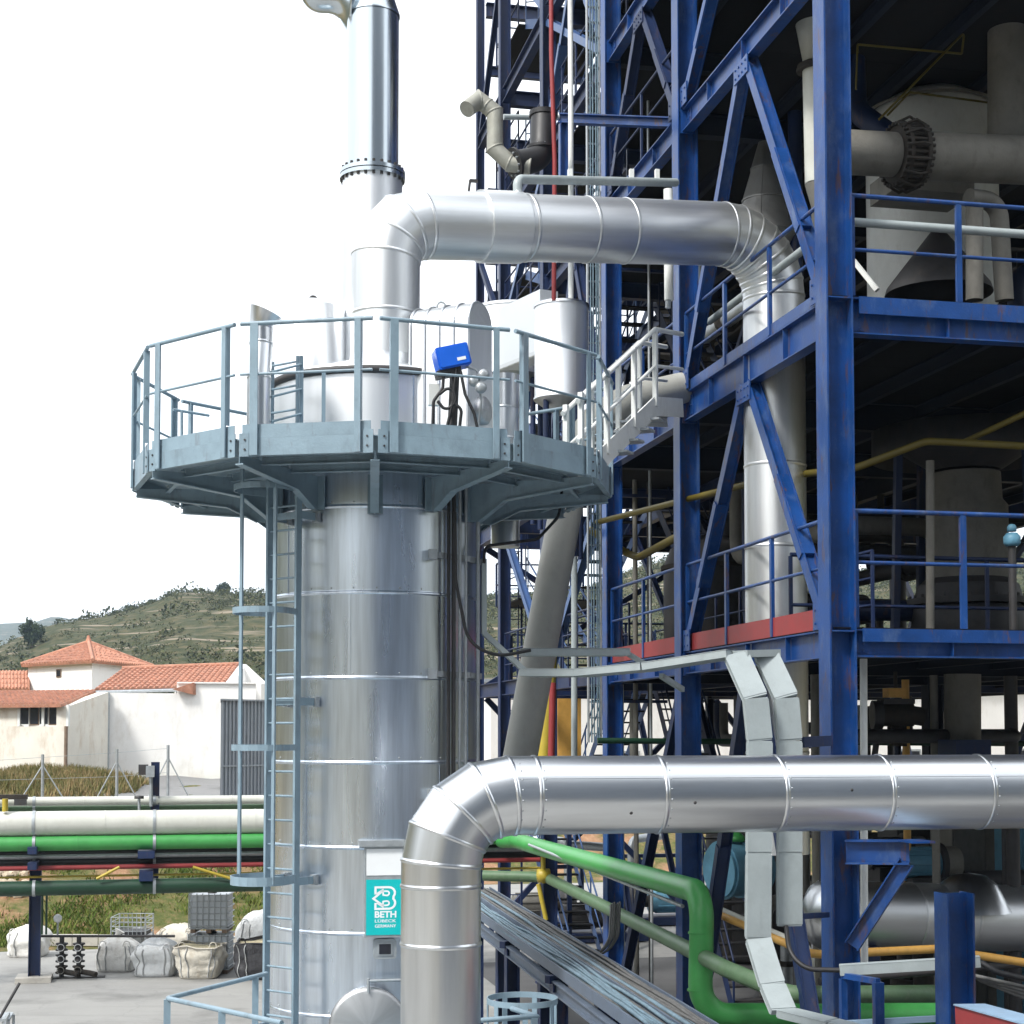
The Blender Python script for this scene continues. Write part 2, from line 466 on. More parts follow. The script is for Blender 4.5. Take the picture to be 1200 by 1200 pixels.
def clad_segments(parent, pts, r, mat, name='cladding_segment', n=36, lip=0.011, lipw=0.045, cuts=None):
    """Lagged pipe: every sheet-metal segment between two polyline points is a part with a rolled bead at its joint; corners are mitred."""
    pts = [V(p) for p in pts]
    m = len(pts)
    ds = [(pts[i + 1] - pts[i]).normalized() for i in range(m - 1)]
    a, b = frame_of(ds[0])
    per = 2 * PI * r
    L = 0
    for i in range(m - 1):
        d = ds[i]
        n0 = (ds[i - 1] + d).normalized() if i > 0 else d
        n1 = (d + ds[i + 1]).normalized() if i < m - 2 else d
        ln = (pts[i + 1] - pts[i]).length
        prof = [(0.0, lip * 0.2), (lipw * 0.25, lip), (lipw * 0.75, lip), (lipw, 0.0), (lipw + 0.004, 0.0), (ln - 0.004, 0.0), (ln, 0.0)]
        rings = []
        for h, dr in prof:
            base = pts[i] if h < ln * 0.5 else pts[i + 1]
            nn = n0 if h < ln * 0.5 else n1
            off = h if h < ln * 0.5 else h - ln
            ring = []
            for k in range(n):
                th = 2 * PI * k / n
                o = (a * math.cos(th) + b * math.sin(th)) * (r + dr)
                o = o - d * (o.dot(nn) / d.dot(nn))
                ring.append(base + o + d * off)
            rings.append(ring)
        mb = MB()
        vs = [p for q in rings for p in q]; fs = []; uvs = []
        for j in range(len(rings) - 1):
            for k in range(n):
                k2 = (k + 1) % n
                fs.append((j * n + k, j * n + k2, (j + 1) * n + k2, (j + 1) * n + k))
                u0, u1 = per * k / n, per * (k + 1) / n
                uvs.append([(u0, prof[j][0]), (u1, prof[j][0]), (u1, prof[j + 1][0]), (u0, prof[j + 1][0])])
        mb.add(vs, fs, True, uvs)
        if i == 0: mb.add(rings[0], [tuple(range(n))[::-1]])
        if i == m - 2: mb.add(rings[-1], [tuple(range(n))])
        mb.obj(name, mat, parent)
        if i < m - 2:
            q = d.rotation_difference(ds[i + 1])
            a, b = q @ a, q @ b
def subdiv(p0, p1, step, first=None):
    p0, p1 = V(p0), V(p1)
    ln = (p1 - p0).length
    k = max(1, round(ln / step))
    return [p0.lerp(p1, i / k) for i in range(k)]
def elbow_pts(pc, d0, d1, R, n):
    """Points of an n-gore mitred elbow at corner pc; d0 into it, d1 out of it."""
    t = R * math.tan(d0.angle(d1) / 2)
    return fillet([pc - d0 * t * 2.2, pc, pc + d1 * t * 2.2], R, n)[1:-1]
def flange(parent, c, axis, r_in, r_out, th, mat, nb=0, bolt_mat=None, name='flange', n=36, bolt_r=0.018):
    axis = V(axis).normalized()
    f = MB().lathe(V(c) - axis * th / 2, [(r_in, 0), (r_out, 0), (r_out, th), (r_in, th)], axis, n, sharp=True).obj(name, mat, parent)
    if nb:
        a, b = frame_of(axis, U if abs(axis.dot(UZ)) > 0.9 else UZ)
        rb = (r_in + r_out) / 2 if r_out - r_in > 3 * bolt_r else r_out - bolt_r * 1.8
        b0 = None; q0 = None
        for k in range(nb):
            th_ = 2 * PI * (k + 0.5) / nb
            q = V(c) + (a * math.cos(th_) + b * math.sin(th_)) * rb
            if b0 is None:
                b0 = MB().tube([q - axis * (th / 2 + bolt_r * 1.7), q + axis * (th / 2 + bolt_r * 1.7)], bolt_r, 6, smooth=False).obj('bolt', bolt_mat or mat, f); q0 = q
            else: again(b0, q - q0)
    return f
def railing(parent, pts, mat, h=1.15, mids=(0.62,), r=0.024, post_w=0.05, spacing=1.5, name='railing', kick=None, kick_mat=None, sides=None):
    """Handrail run as a part (rails) with each post as a sub-part."""
    pts = [V(p) for p in pts]
    mb = MB()
    for hh in (h,) + tuple(mids):
        mb.tube([p + UZ * hh for p in pts], r if hh == h else r * 0.8, 8)
    o = mb.obj(name, mat, parent)
    for i in range(len(pts) - 1):
        p0, p1 = pts[i], pts[i + 1]
        k = max(1, round((p1 - p0).length / spacing))
        d = (p1 - p0).normalized()
        hd = V((d.x, d.y, 0)).normalized()
        for j in range(k + (1 if i == len(pts) - 2 else 0)):
            q = p0.lerp(p1, j / k)
            MB().box(q + UZ * (h - 0.02) / 2, hd * post_w / 2, hd.cross(UZ) * post_w / 3, UZ * (h - 0.02) / 2).obj('post', mat, o)
        if kick:
            MB().box((p0 + p1) / 2 + UZ * kick / 2, (p1 - p0) / 2, hd.cross(UZ) * 0.006, UZ * kick / 2).obj('kick_plate', kick_mat or mat, o, label='red painted toe plate along the deck edge' if kick_mat is m_red else None)
    return o
def stair(parent, p0, p1, side, width, mat, n=None, rail=True, tread_mat=None):
    """Straight stair part: stringers, treads, rails and posts as sub-parts."""
    p0, p1 = V(p0), V(p1)
    side = V(side).normalized() * width / 2
    n = n or max(3, round((p1.z - p0.z) / 0.24))
    d = p1 - p0
    hd = V((d.x, d.y, 0)).normalized()
    first = MB().bar(p0 - side, p1 - side, 0.012, 0.22).obj('stair', mat, parent)
    MB().bar(p0 + side, p1 + side, 0.012, 0.22).obj('stringer', mat, first)
    t0 = None
    for i in range(1, n):
        c = p0 + d * (i / n)
        if t0 is None:
            t0 = MB().box(c, side * 0.97, hd * 0.13, UZ * 0.018).obj('tread', tread_mat or mat, first); c0 = c
        else: again(t0, c - c0)
    if rail:
        for sg in (-1, 1):
            for hh, rr in ((1.0, 0.022), (0.55, 0.016)):
                MB().tube([p0 + side * sg + UZ * hh, p1 + side * sg + UZ * hh], rr, 8).obj('handrail', mat, first)
            for i in range(4):
                c = p0 + side * sg + d * (i / 3)
                MB().box(c + UZ * 0.5, hd * 0.02, hd.cross(UZ) * 0.014, UZ * 0.5).obj('post', mat, first)
    return first
# ------------------------------------------------------------------ terrain
RIDGE = [(-600, 800), (-200, 775), (0, 760), (30, 748), (65, 734), (90, 729), (120, 724), (155, 717), (180, 710), (210, 697), (237, 695), (272, 695), (300, 692), (420, 694), (560, 694), (690, 688), (750, 666), (800, 658), (1000, 676), (1200, 655), (1500, 690)]
RX = np.array([math.atan((p[0] - 600) / FPX) for p in RIDGE]); RY = np.array([(860 - p[1]) / FPX for p in RIDGE])
RD = 420.0
def sstep(a, b, x):
    t = np.clip((x - a) / (b - a), 0, 1); return t * t * (3 - 2 * t)
def vnoise(x, y, seed=0):
    xi = np.floor(x).astype(np.int64); yi = np.floor(y).astype(np.int64)
    fx = x - xi; fy = y - yi
    fx = fx * fx * (3 - 2 * fx); fy = fy * fy * (3 - 2 * fy)
    def h(i, j):
        n = (i * 374761393 + j * 668265263 + seed * 974711) & 0x7fffffff
        n = ((n ^ (n >> 13)) * 1274126177) & 0x7fffffff
        return ((n ^ (n >> 16)) & 0xffff) / 65535.0
    return (h(xi, yi) * (1 - fx) + h(xi + 1, yi) * fx) * (1 - fy) + (h(xi, yi + 1) * (1 - fx) + h(xi + 1, yi + 1) * fx) * fy
def fbm(x, y, seed=0, o=4):
    s = 0; a = 0.5
    for k in range(o):
        s = s + a * (vnoise(x, y, seed + k) - 0.5); x = x * 2.03; y = y * 2.03; a *= 0.5
    return s
def terr(x, y):
    """Ground height: flat yard, grassy bank behind it, a terrace with the road and houses, then hills all round the valley."""
    x = np.asarray(x, float); y = np.asarray(y, float)
    q = x * U.x + y * U.y
    r = np.hypot(x, y); a = np.arctan2(x, y)
    sg = x * W.x + y * W.y
    qb = q - 15.0 * sstep(2.5, 7.5, sg) * (q > 0)
    bankn = 1 + 0.25 * fbm(x * 0.35, y * 0.35, 3)
    z = 2.55 * sstep(41.0, 50.5, qb + 0.8 * fbm(x * 0.3, y * 0.3, 5)) * bankn
    z = z + 1.35 * sstep(54, 78, q) + np.clip(q - 78, 0, 60) * 0.012
    # dry-grass mound on the left of the road
    mx = G(40, 905, 3.2)
    z = z + 0.55 * np.exp(-(((x - (-17.6)) / 3.6) ** 2 + ((y - 60.5) / 4.0) ** 2) ** 1.5) * (1 + 0.3 * fbm(x * .6, y * .6, 9))
    e = np.interp(a, RX, RY, left=0.19, right=0.19) - 0.006
    e = np.where(np.abs(a) > 0.75, 0.205 + 0.03 * np.sin(a * 5) , e)  # ridge behind the camera, out of view, raised to darken metal reflections
    rz = H + e * RD
    hill = (rz - 4.8) * sstep(115, RD, r) * (1 + 0.0 * r)
    rough = sstep(120, 240, r) * (fbm(x * 0.02, y * 0.02, 11, 5) * 7 + fbm(x * 0.09, y * 0.09, 12, 3) * 2.2)
    rough = rough * (1 - 0.75 * sstep(RD * 0.8, RD, r))
    drop = 40 * sstep(RD, RD * 1.7, r)
    return z + hill + rough - drop

def colnode(n, l, fac, stops):
    rp = n.new('ShaderNodeValToRGB')
    e = rp.color_ramp.elements
    while len(e) < len(stops): e.new(0.5)
    for k, (p, c) in enumerate(stops): e[k].position = p; e[k].color = tuple(c) + (1,)
    l.new(fac, rp.inputs['Fac']); return rp.outputs['Color']
def noise_fac(n, l, vec, scale, det=6, rg=0.6, stretch=None):
    t = n.new('ShaderNodeTexNoise'); t.inputs['Scale'].default_value = scale; t.inputs['Detail'].default_value = det; t.inputs['Roughness'].default_value = rg
    if stretch:
        mp = n.new('ShaderNodeMapping'); mp.inputs['Scale'].default_value = stretch; l.new(vec, mp.inputs['Vector']); vec = mp.outputs[0]
    l.new(vec, t.inputs['Vector']); return t.outputs['Fac']
def mixn(n, l, f, a, b):
    mx = n.new('ShaderNodeMix'); mx.data_type = 'RGBA'
    if isinstance(f, float): mx.inputs['Factor'].default_value = f
    else: l.new(f, mx.inputs['Factor'])
    for s, c in (('A', a), ('B', b)):
        if isinstance(c, tuple): mx.inputs[s].default_value = c + (1,)
        else: l.new(c, mx.inputs[s])
    return mx.outputs['Result']
def rng_node(n, l, v, a, b, c=0.0, d=1.0):
    m = n.new('ShaderNodeMapRange'); m.inputs['From Min'].default_value = a; m.inputs['From Max'].default_value = b; m.inputs['To Min'].default_value = c; m.inputs['To Max'].default_value = d
    l.new(v, m.inputs['Value']); return m.outputs['Result']

def mat_land():
    m = bpy.data.materials.new('scrub_hillside_soil')
    nt, n, l, b = nodes_of(m)
    tc = n.new('ShaderNodeTexCoord'); pos = tc.outputs['Object']
    sep = n.new('ShaderNodeSeparateXYZ'); l.new(pos, sep.inputs[0])
    big = noise_fac(n, l, pos, 0.03, 6, 0.65)
    mid = noise_fac(n, l, pos, 0.35, 8, 0.7)
    fin = noise_fac(n, l, pos, 4.0, 8, 0.75)
    scrub = colnode(n, l, mid, [(0.30, (0.022, 0.031, 0.013)), (0.47, (0.043, 0.050, 0.021)), (0.60, (0.09, 0.078, 0.040)), (0.78, (0.18, 0.145, 0.09))])
    # terrace walls: thin level stripes of pale stone
    ter = noise_fac(n, l, pos, 0.06, 6, 0.6, (0.7, 0.7, 22.0))
    stone = mixn(n, l, rng_node(n, l, ter, 0.58, 0.66), scrub, (0.24, 0.20, 0.15))
    grassy = colnode(n, l, fin, [(0.25, (0.045, 0.062, 0.018)), (0.48, (0.10, 0.115, 0.036)), (0.62, (0.19, 0.15, 0.07)), (0.8, (0.33, 0.20, 0.12))])
    soil = colnode(n, l, fin, [(0.3, (0.24, 0.125, 0.07)), (0.7, (0.42, 0.26, 0.16))])
    med = noise_fac(n, l, pos, 0.55, 5, 0.6)
    bank = mixn(n, l, rng_node(n, l, med, 0.46, 0.60), grassy, soil)
    dist = n.new('ShaderNodeVectorMath'); dist.operation = 'LENGTH'; l.new(pos, dist.inputs[0])
    far = rng_node(n, l, dist.outputs['Value'], 70, 120)
    col = mixn(n, l, far, bank, stone)
    l.new(col, b.inputs['Base Color']); b.inputs['Roughness'].default_value = 0.95; b.inputs['Specular IOR Level'].default_value = 0.15
    bp = n.new('ShaderNodeBump'); bp.inputs['Strength'].default_value = 0.7; bp.inputs['Distance'].default_value = 0.15
    l.new(fin, bp.inputs['Height']); l.new(bp.outputs[0], b.inputs['Normal'])
    return m
def mat_concrete(name, base, warm=0.0):
    m = bpy.data.materials.new(name)
    nt, n, l, b = nodes_of(m)
    tc = n.new('ShaderNodeTexCoord'); pos = tc.outputs['Object']
    a = noise_fac(n, l, pos, 0.25, 8, 0.7)
    st = noise_fac(n, l, pos, 1.2, 6, 0.65, (0.35, 1.6, 1))
    f = noise_fac(n, l, pos, 30, 6, 0.7)
    c1 = colnode(n, l, a, [(0.3, tuple(x * 0.72 for x in base)), (0.5, base), (0.72, tuple(min(1, x * 1.2) for x in base))])
    c2 = mixn(n, l, rng_node(n, l, st, 0.5, 0.75, 0, 0.5), c1, tuple(x * 0.5 for x in base))
    c3 = mixn(n, l, rng_node(n, l, f, 0.35, 0.7, 0, 0.3), c2, tuple(min(1, x * 1.3) for x in base))
    oil = noise_fac(n, l, pos, 0.55, 5, 0.55)
    c3 = mixn(n, l, rng_node(n, l, oil, 0.54, 0.68, 0, 0.5), c3, tuple(x * 0.35 for x in base))
    vo = n.new('ShaderNodeTexVoronoi'); vo.feature = 'DISTANCE_TO_EDGE'; vo.inputs['Scale'].default_value = 0.33
    wv = n.new('ShaderNodeVectorMath'); wv.operation = 'ADD'
    nzv = n.new('ShaderNodeTexNoise'); nzv.inputs['Scale'].default_value = 1.5; nzv.inputs['Detail'].default_value = 5
    l.new(pos, nzv.inputs['Vector']); l.new(pos, wv.inputs[0]); l.new(nzv.outputs['Color'], wv.inputs[1]); l.new(wv.outputs[0], vo.inputs['Vector'])
    c3 = mixn(n, l, rng_node(n, l, vo.outputs['Distance'], 0.0, 0.010, 0.16, 0.0), c3, tuple(x * 0.25 for x in base))
    l.new(c3, b.inputs['Base Color'])
    l.new(rng_node(n, l, a, 0.3, 0.7, 0.65, 0.95), b.inputs['Roughness'])
    bp = n.new('ShaderNodeBump'); bp.inputs['Strength'].default_value = 0.4; bp.inputs['Distance'].default_value = 0.01
    l.new(f, bp.inputs['Height']); l.new(bp.outputs[0], b.inputs['Normal'])
    return m
m_land = mat_land()
m_conc = mat_concrete('yard_concrete', (0.27, 0.268, 0.258))
m_asph = mat_concrete('shaded_asphalt', (0.085, 0.085, 0.087))
m_road = mat_concrete('grey_road_surface', (0.20, 0.20, 0.20))
m_wallc = mat_concrete('low_wall_concrete', (0.45, 0.43, 0.39))
m_rock = paint('pale_rubble', (0.46, 0.38, 0.28), 0.9, var=0.3, scale=3, bump=0.03)

def grid_mesh(xs, ys, name, mat, kind, dz=0.0):
    X, Y = xs, ys
    Z = terr(X, Y) + dz
    nr, na = X.shape
    vs = np.stack([X, Y, Z], -1).reshape(-1, 3)
    fs = []
    for i in range(nr - 1):
        for j in range(na - 1):
            fs.append((i * na + j, i * na + j + 1, (i + 1) * na + j + 1, (i + 1) * na + j))
    me = bpy.data.meshes.new(name); me.from_pydata(vs.tolist(), [], fs)
    me.polygons.foreach_set('use_smooth', [True] * len(fs)); me.update(); me.materials.append(mat)
    o = bpy.data.objects.new(name, me); COL.objects.link(o); o['kind'] = kind
    return o
# one sheet of land: fine in front, coarser all round
ang = np.concatenate([np.linspace(-PI, -0.62, 60, endpoint=False), np.linspace(-0.62, 0.62, 300, endpoint=False), np.linspace(0.62, PI, 60)])
rad = np.concatenate([np.linspace(0.0, 36, 12, endpoint=False), np.linspace(36, 70, 90, endpoint=False), np.geomspace(70, 800, 150)])
A, R_ = np.meshgrid(ang, rad)
grid_mesh(R_ * np.sin(A), R_ * np.cos(A), 'ground', m_land, 'structure')
# yard sheets (concrete, and asphalt coloured darker for the shade under the steel frame)
def sheet(name, pts, z, mat):
    me = bpy.data.meshes.new(name); me.from_pydata([(p[0], p[1], z) for p in pts], [], [tuple(range(len(pts)))]); me.update(); me.materials.append(mat)
    o = bpy.data.objects.new(name, me); COL.objects.link(o); o['kind'] = 'structure'; return o
def grid_pt(s, q): return W * s + U * q
sheet('yard', [grid_pt(-40, -10), grid_pt(40, -10), grid_pt(40, 54.5), grid_pt(8.2, 54.5), grid_pt(6.0, 46), grid_pt(3.0, 40.2), grid_pt(-40, 40.2)], 0.006, m_conc)
sheet('pavement', [grid_pt(6.6, 8), grid_pt(26, 8), grid_pt(26, 36), grid_pt(6.6, 36)], 0.012, m_asph)
# road on the terrace
road_c = [G(-60, 931, 3.0), G(130, 925, 3.05), G(240, 915, 3.3), G(330, 905, 3.6)]
pr = []
Yr = np.linspace(52, 66, 16); Xr = np.linspace(-26, -3, 40)
XX, YY = np.meshgrid(Xr, Yr)
ycut = 57.5 + (XX + 18) * 0.9
grid_mesh(XX + 0, YY + (XX + 14) * 0.22, 'road', m_road, 'structure', dz=0.03)

# far blue hill
def far_hill():
    xs = np.linspace(-900, 200, 120); ys = np.linspace(1350, 1900, 24)
    X, Y = np.meshgrid(xs, ys)
    px = 600 + X / Y * FPX
    top = np.interp(px, [-300, 0, 40, 90, 140, 260, 600], [745, 731, 729, 727, 735, 745, 780])
    prof = np.sin(np.clip((Y - 1350) / 550, 0, 1) * PI)
    Z = -20 + prof * ((860 - top) / FPX * 1625 + 25 + fbm(X * 0.02, Y * 0.02, 21) * 16)
    nr, na = X.shape
    me = bpy.data.meshes.new('hills'); fs = [(i * na + j, i * na + j + 1, (i + 1) * na + j + 1, (i + 1) * na + j) for i in range(nr - 1) for j in range(na - 1)]
    me.from_pydata(np.stack([X, Y, Z], -1).reshape(-1, 3).tolist(), [], fs); me.polygons.foreach_set('use_smooth', [True] * len(fs)); me.update(); me.materials.append(m_land)
    o = bpy.data.objects.new('hills', me); COL.objects.link(o); o['kind'] = 'structure'
far_hill()

# ------------------------------------------------------------------ vegetation
def mat_leaf(name, c0, c1, c2):
    m = bpy.data.materials.new(name)
    nt, n, l, b = nodes_of(m)
    tc = n.new('ShaderNodeTexCoord')
    f = noise_fac(n, l, tc.outputs['Object'], 0.8, 6, 0.7)
    w = n.new('ShaderNodeTexWhiteNoise'); w.noise_dimensions = '3D'
    g = n.new('ShaderNodeNewGeometry'); l.new(g.outputs['Random Per Island'], w.inputs['Vector'])
    mx = n.new('ShaderNodeMath'); mx.operation = 'ADD'
    sc = n.new('ShaderNodeMath'); sc.operation = 'MULTIPLY'; sc.inputs[1].default_value = 0.45; l.new(w.outputs['Value'], sc.inputs[0])
    l.new(f, mx.inputs[0]); l.new(sc.outputs[0], mx.inputs[1])
    l.new(colnode(n, l, mx.outputs[0], [(0.4, c0), (0.65, c1), (0.95, c2)]), b.inputs['Base Color'])
    b.inputs['Roughness'].default_value = 0.75; b.inputs['Specular IOR Level'].default_value = 0.2
    return m
m_scrub = mat_leaf('scrub_leaves', (0.020, 0.030, 0.012), (0.045, 0.055, 0.022), (0.085, 0.090, 0.035))
m_dryg = mat_leaf('dry_grass', (0.070, 0.085, 0.025), (0.155, 0.150, 0.055), (0.30, 0.215, 0.11))
m_green = mat_leaf('bank_weeds', (0.030, 0.060, 0.010), (0.085, 0.135, 0.022), (0.17, 0.19, 0.045))
m_tree = mat_leaf('evergreen_leaves', (0.010, 0.020, 0.010), (0.025, 0.042, 0.018), (0.05, 0.07, 0.028))
m_bark = paint('grey_bark', (0.11, 0.085, 0.06), 0.9, var=0.3, scale=8, bump=0.02)

def leaf_quads(cent, size, flat=0.5):
    """Small random quads at the given centres (numpy)."""
    n = len(cent)
    d1 = rng.normal(size=(n, 3)); d1 /= np.linalg.norm(d1, axis=1)[:, None]
    d2 = rng.normal(size=(n, 3)); d2 -= d1 * (d1 * d2).sum(1)[:, None]; d2 /= np.linalg.norm(d2, axis=1)[:, None]
    s = size[:, None] if hasattr(size, 'shape') else size
    a = d1 * s; b = d2 * s * 0.7
    v = np.stack([cent - a, cent - b * 0.9, cent + a, cent + b * 0.9], 1).reshape(-1, 3)
    f = np.arange(n * 4).reshape(-1, 4)
    return v, f
def raw(name, v, f, mat, loc=None, parent=None, kind=None):
    org = ORG[parent.name] if parent is not None else V(loc or (0, 0, 0))
    me = bpy.data.meshes.new(name)
    me.vertices.add(len(v)); me.vertices.foreach_set('co', (np.asarray(v) - np.array(org)).astype(np.float32).ravel())
    k = f.shape[1]
    me.loops.add(f.size); me.loops.foreach_set('vertex_index', f.astype(np.int32).ravel())
    me.polygons.add(len(f)); me.polygons.foreach_set('loop_start', np.arange(0, f.size, k, dtype=np.int32))
    me.update(calc_edges=True); me.materials.append(mat)
    o = bpy.data.objects.new(name, me); COL.objects.link(o)
    if parent is not None: o.parent = parent
    else: o.location = org
    ORG[o.name] = org
    if kind: o['kind'] = kind
    return o
def blades(x, y, h, w, lean=0.35):
    n = len(x); z = terr(x, y)
    base = np.stack([x, y, z - 0.02], -1)
    th = rng.uniform(0, 2 * PI, n)
    side = np.stack([np.cos(th), np.sin(th), 0 * th], -1) * w[:, None]
    tip = base + np.stack([rng.normal(0, lean, n) * h, rng.normal(0, lean, n) * h, h], -1)
    v = np.stack([base - side, base + side, tip], 1).reshape(-1, 3)
    return v, np.arange(n * 3).reshape(-1, 3)
# weeds on the bank (only where the density noise lets them grow, soil shows between)
n0 = 90000
sx = rng.uniform(-19, 4, n0); qx = rng.uniform(41.0, 51, n0)
bx = W.x * sx + U.x * qx; by = W.y * sx + U.y * qx
keep = (fbm(bx * 0.55, by * 0.55, 31, 4) + rng.normal(0, .05, n0)) > -0.03
bx, by = bx[keep], by[keep]
v, f = blades(bx, by, rng.uniform(0.06, 0.26, len(bx)), rng.uniform(0.012, 0.035, len(bx)), 0.5)
raw('grass', v, f, m_green, kind='stuff')
n0 = 30000
gx = rng.normal(-17.6, 2.6, n0); gy = rng.normal(60.3, 2.2, n0)
keep = (gx < -14.2) & (gy < 64)
gx, gy = gx[keep], gy[keep]
v, f = blades(gx, gy, rng.uniform(0.12, 0.5, len(gx)), rng.uniform(0.015, 0.05, len(gx)), 0.3)
raw('dry_grass', v, f, m_dryg, kind='stuff')
# scrub over the hillside: one mass
nb = 20000
ra = np.sqrt(rng.uniform(115 ** 2, 430 ** 2, nb)); aa = rng.uniform(-0.40, 0.42, nb)
hx = ra * np.sin(aa); hy = ra * np.cos(aa)
den = fbm(hx * 0.025, hy * 0.025, 41, 4)
k = den + rng.normal(0, 0.09, nb) > -0.09
hx, hy, ra = hx[k], hy[k], ra[k]
hz = terr(hx, hy)
rb = rng.gamma(2.0, 0.22, len(hx)) + 0.25
L = 22
cen = np.repeat(np.stack([hx, hy, hz + rb * 0.45], -1), L, 0)
off = rng.normal(size=(len(cen), 3)); off /= np.linalg.norm(off, axis=1)[:, None]
off *= (rng.uniform(0.35, 1, len(cen)) ** 0.5)[:, None] * np.repeat(rb, L)[:, None]
off[:, 2] *= 0.75
v, f = leaf_quads(cen + off, np.repeat(rb, L) * rng.uniform(0.14, 0.3, len(cen)))
raw('scrub_vegetation', v, f, m_scrub, kind='stuff')
# individual trees and bushes that stand out
def bush(px, py, Y, w, h, name, label, cat, trunk=0.25, group=None):
    base = P(px, py, Y); base.z = float(terr(base.x, base.y))
    t = thing(name, label, cat, base, group)
    MB().tube([base - UZ * 0.2, base + UZ * h * trunk, base + V((w * .08, 0, h * 0.6))], 0.1, 7, radii=[0.16 * w / 3 + .05, 0.1 * w / 3 + .04, 0.03]).obj('trunk', m_bark, t)
    nC = 26
    cc = rng.normal(size=(nC, 3)); cc /= np.linalg.norm(cc, axis=1)[:, None]
    cc *= (rng.uniform(0.2, 1, nC) ** 0.5)[:, None] * np.array([w / 2, w / 2, h * (1 - trunk) / 2]) * 0.78
    cl = np.repeat(cc, 90, 0) + rng.normal(size=(nC * 90, 3)) * w * 0.085
    cl += np.array([base.x, base.y, base.z + h * trunk + h * (1 - trunk) / 2])
    v, f = leaf_quads(cl, rng.uniform(0.035, 0.075, len(cl)) * w)
    raw('crown', v, f, m_tree, parent=t)
bush(183, 783, 118, 3.2, 3.0, 'bush', 'round dark bush behind the left end of the long tiled roof', 'bush', 0.1)
bush(209, 783, 122, 3.4, 3.0, 'bush', 'round dark bush behind the middle of the long tiled roof', 'bush', 0.1)
bush(15, 795, 125, 4.2, 4.2, 'evergreen_tree', 'dark evergreen tree behind the house at the left edge', 'tree', 0.15)
bush(154, 719, 405, 6.0, 3.6, 'ridge_tree', 'broad dark tree on the ridge left of a smaller notch in the skyline', 'tree', 0.15)
bush(139, 723, 405, 4.5, 2.8, 'ridge_tree', 'low dark tree on the ridge beside the broad one', 'tree', 0.15)
bush(262, 697, 405, 3.8, 4.6, 'ridge_tree', 'small lone tree standing up on the highest stretch of ridge', 'tree', 0.3)
bush(180, 710, 405, 3.6, 3.6, 'ridge_tree', 'small tree on the slope of the ridge above the tower house roof', 'tree', 0.2)
bush(38, 748, 300, 5.0, 5.0, 'ridge_tree', 'round tree low on the ridge against the far blue hill', 'tree', 0.15)

# ------------------------------------------------------------------ houses on the terrace
m_stucco = paint('white_render', (0.82, 0.81, 0.79), 0.9, var=0.05, scale=0.7, bump=0.01, dirt=(0.52, 0.47, 0.40), dirt_amt=0.45)
m_stain = paint('stained_white_render', (0.70, 0.67, 0.60), 0.9, var=0.10, scale=0.7, bump=0.01, dirt=(0.42, 0.30, 0.19), dirt_amt=0.7)
m_tile = paint('terracotta_tile', (0.40, 0.185, 0.12), 0.85, var=0.35, scale=2.6, bump=0.02, dirt=(0.50, 0.35, 0.27), dirt_amt=0.75)
m_glass = paint('dark_window_glass', (0.02, 0.022, 0.03), 0.12, var=0.4, scale=2, bump=0)
m_wood = paint('weathered_wood', (0.20, 0.14, 0.10), 0.8, var=0.3, scale=6, bump=0.01)
def tiled(parent, e0, e1, r1, r0, pitch=0.24, name='roof'):
    """Roof slope from eave e0-e1 up to ridge r0-r1: slab plus rows of half-round tiles as real relief."""
    e0, e1, r0, r1 = map(V, (e0, e1, r0, r1))
    nrm = (e1 - e0).cross(r0 - e0).normalized()
    if (e1 - e0).cross(r0 - e0).length < 1e-6: nrm = (e1 - e0).cross(r1 - e0).normalized()
    if nrm.z < 0: nrm = -nrm
    slab = MB().poly([e0, e1, r1, r0] if (r1 - r0).length > 0.01 else [e0, e1, r1], -nrm * 0.12).obj(name, m_tile, parent)
    n = max(3, int((e1 - e0).length / pitch))
    mb = MB()
    along = (e1 - e0).normalized()
    for k in range(n):
        f = (k + 0.5) / n
        lo = e0.lerp(e1, f)
        # clip against the slope outline: hip slopes shorten towards their ends
        w = (r1 - r0).length
        if w < 0.01:
            hi_f = 1 - abs(2 * f - 1)
            mid = e0.lerp(e1, 0.5); up = (r0 - mid)
            hi = lo + up * hi_f
        else: hi = r0.lerp(r1, f)
        if (hi - lo).length < 0.15: continue
        a = along * pitch * 0.36
        rows = max(1, int((hi - lo).length / 0.45))
        for j in range(rows):
            p, q = lo.lerp(hi, j / rows), lo.lerp(hi, (j + 1) / rows)
            vs = [p - a, p - a * .5 + nrm * 0.085, p + a * .5 + nrm * 0.085, p + a, q - a * .8, q - a * .4 + nrm * 0.05, q + a * .4 + nrm * 0.05, q + a * .8]
            mb.add(vs, [(0, 1, 5, 4), (1, 2, 6, 5), (2, 3, 7, 6), (0, 3, 2, 1)])
    mb.obj('roof_tiling', m_tile, slab, kind='stuff')
    return slab
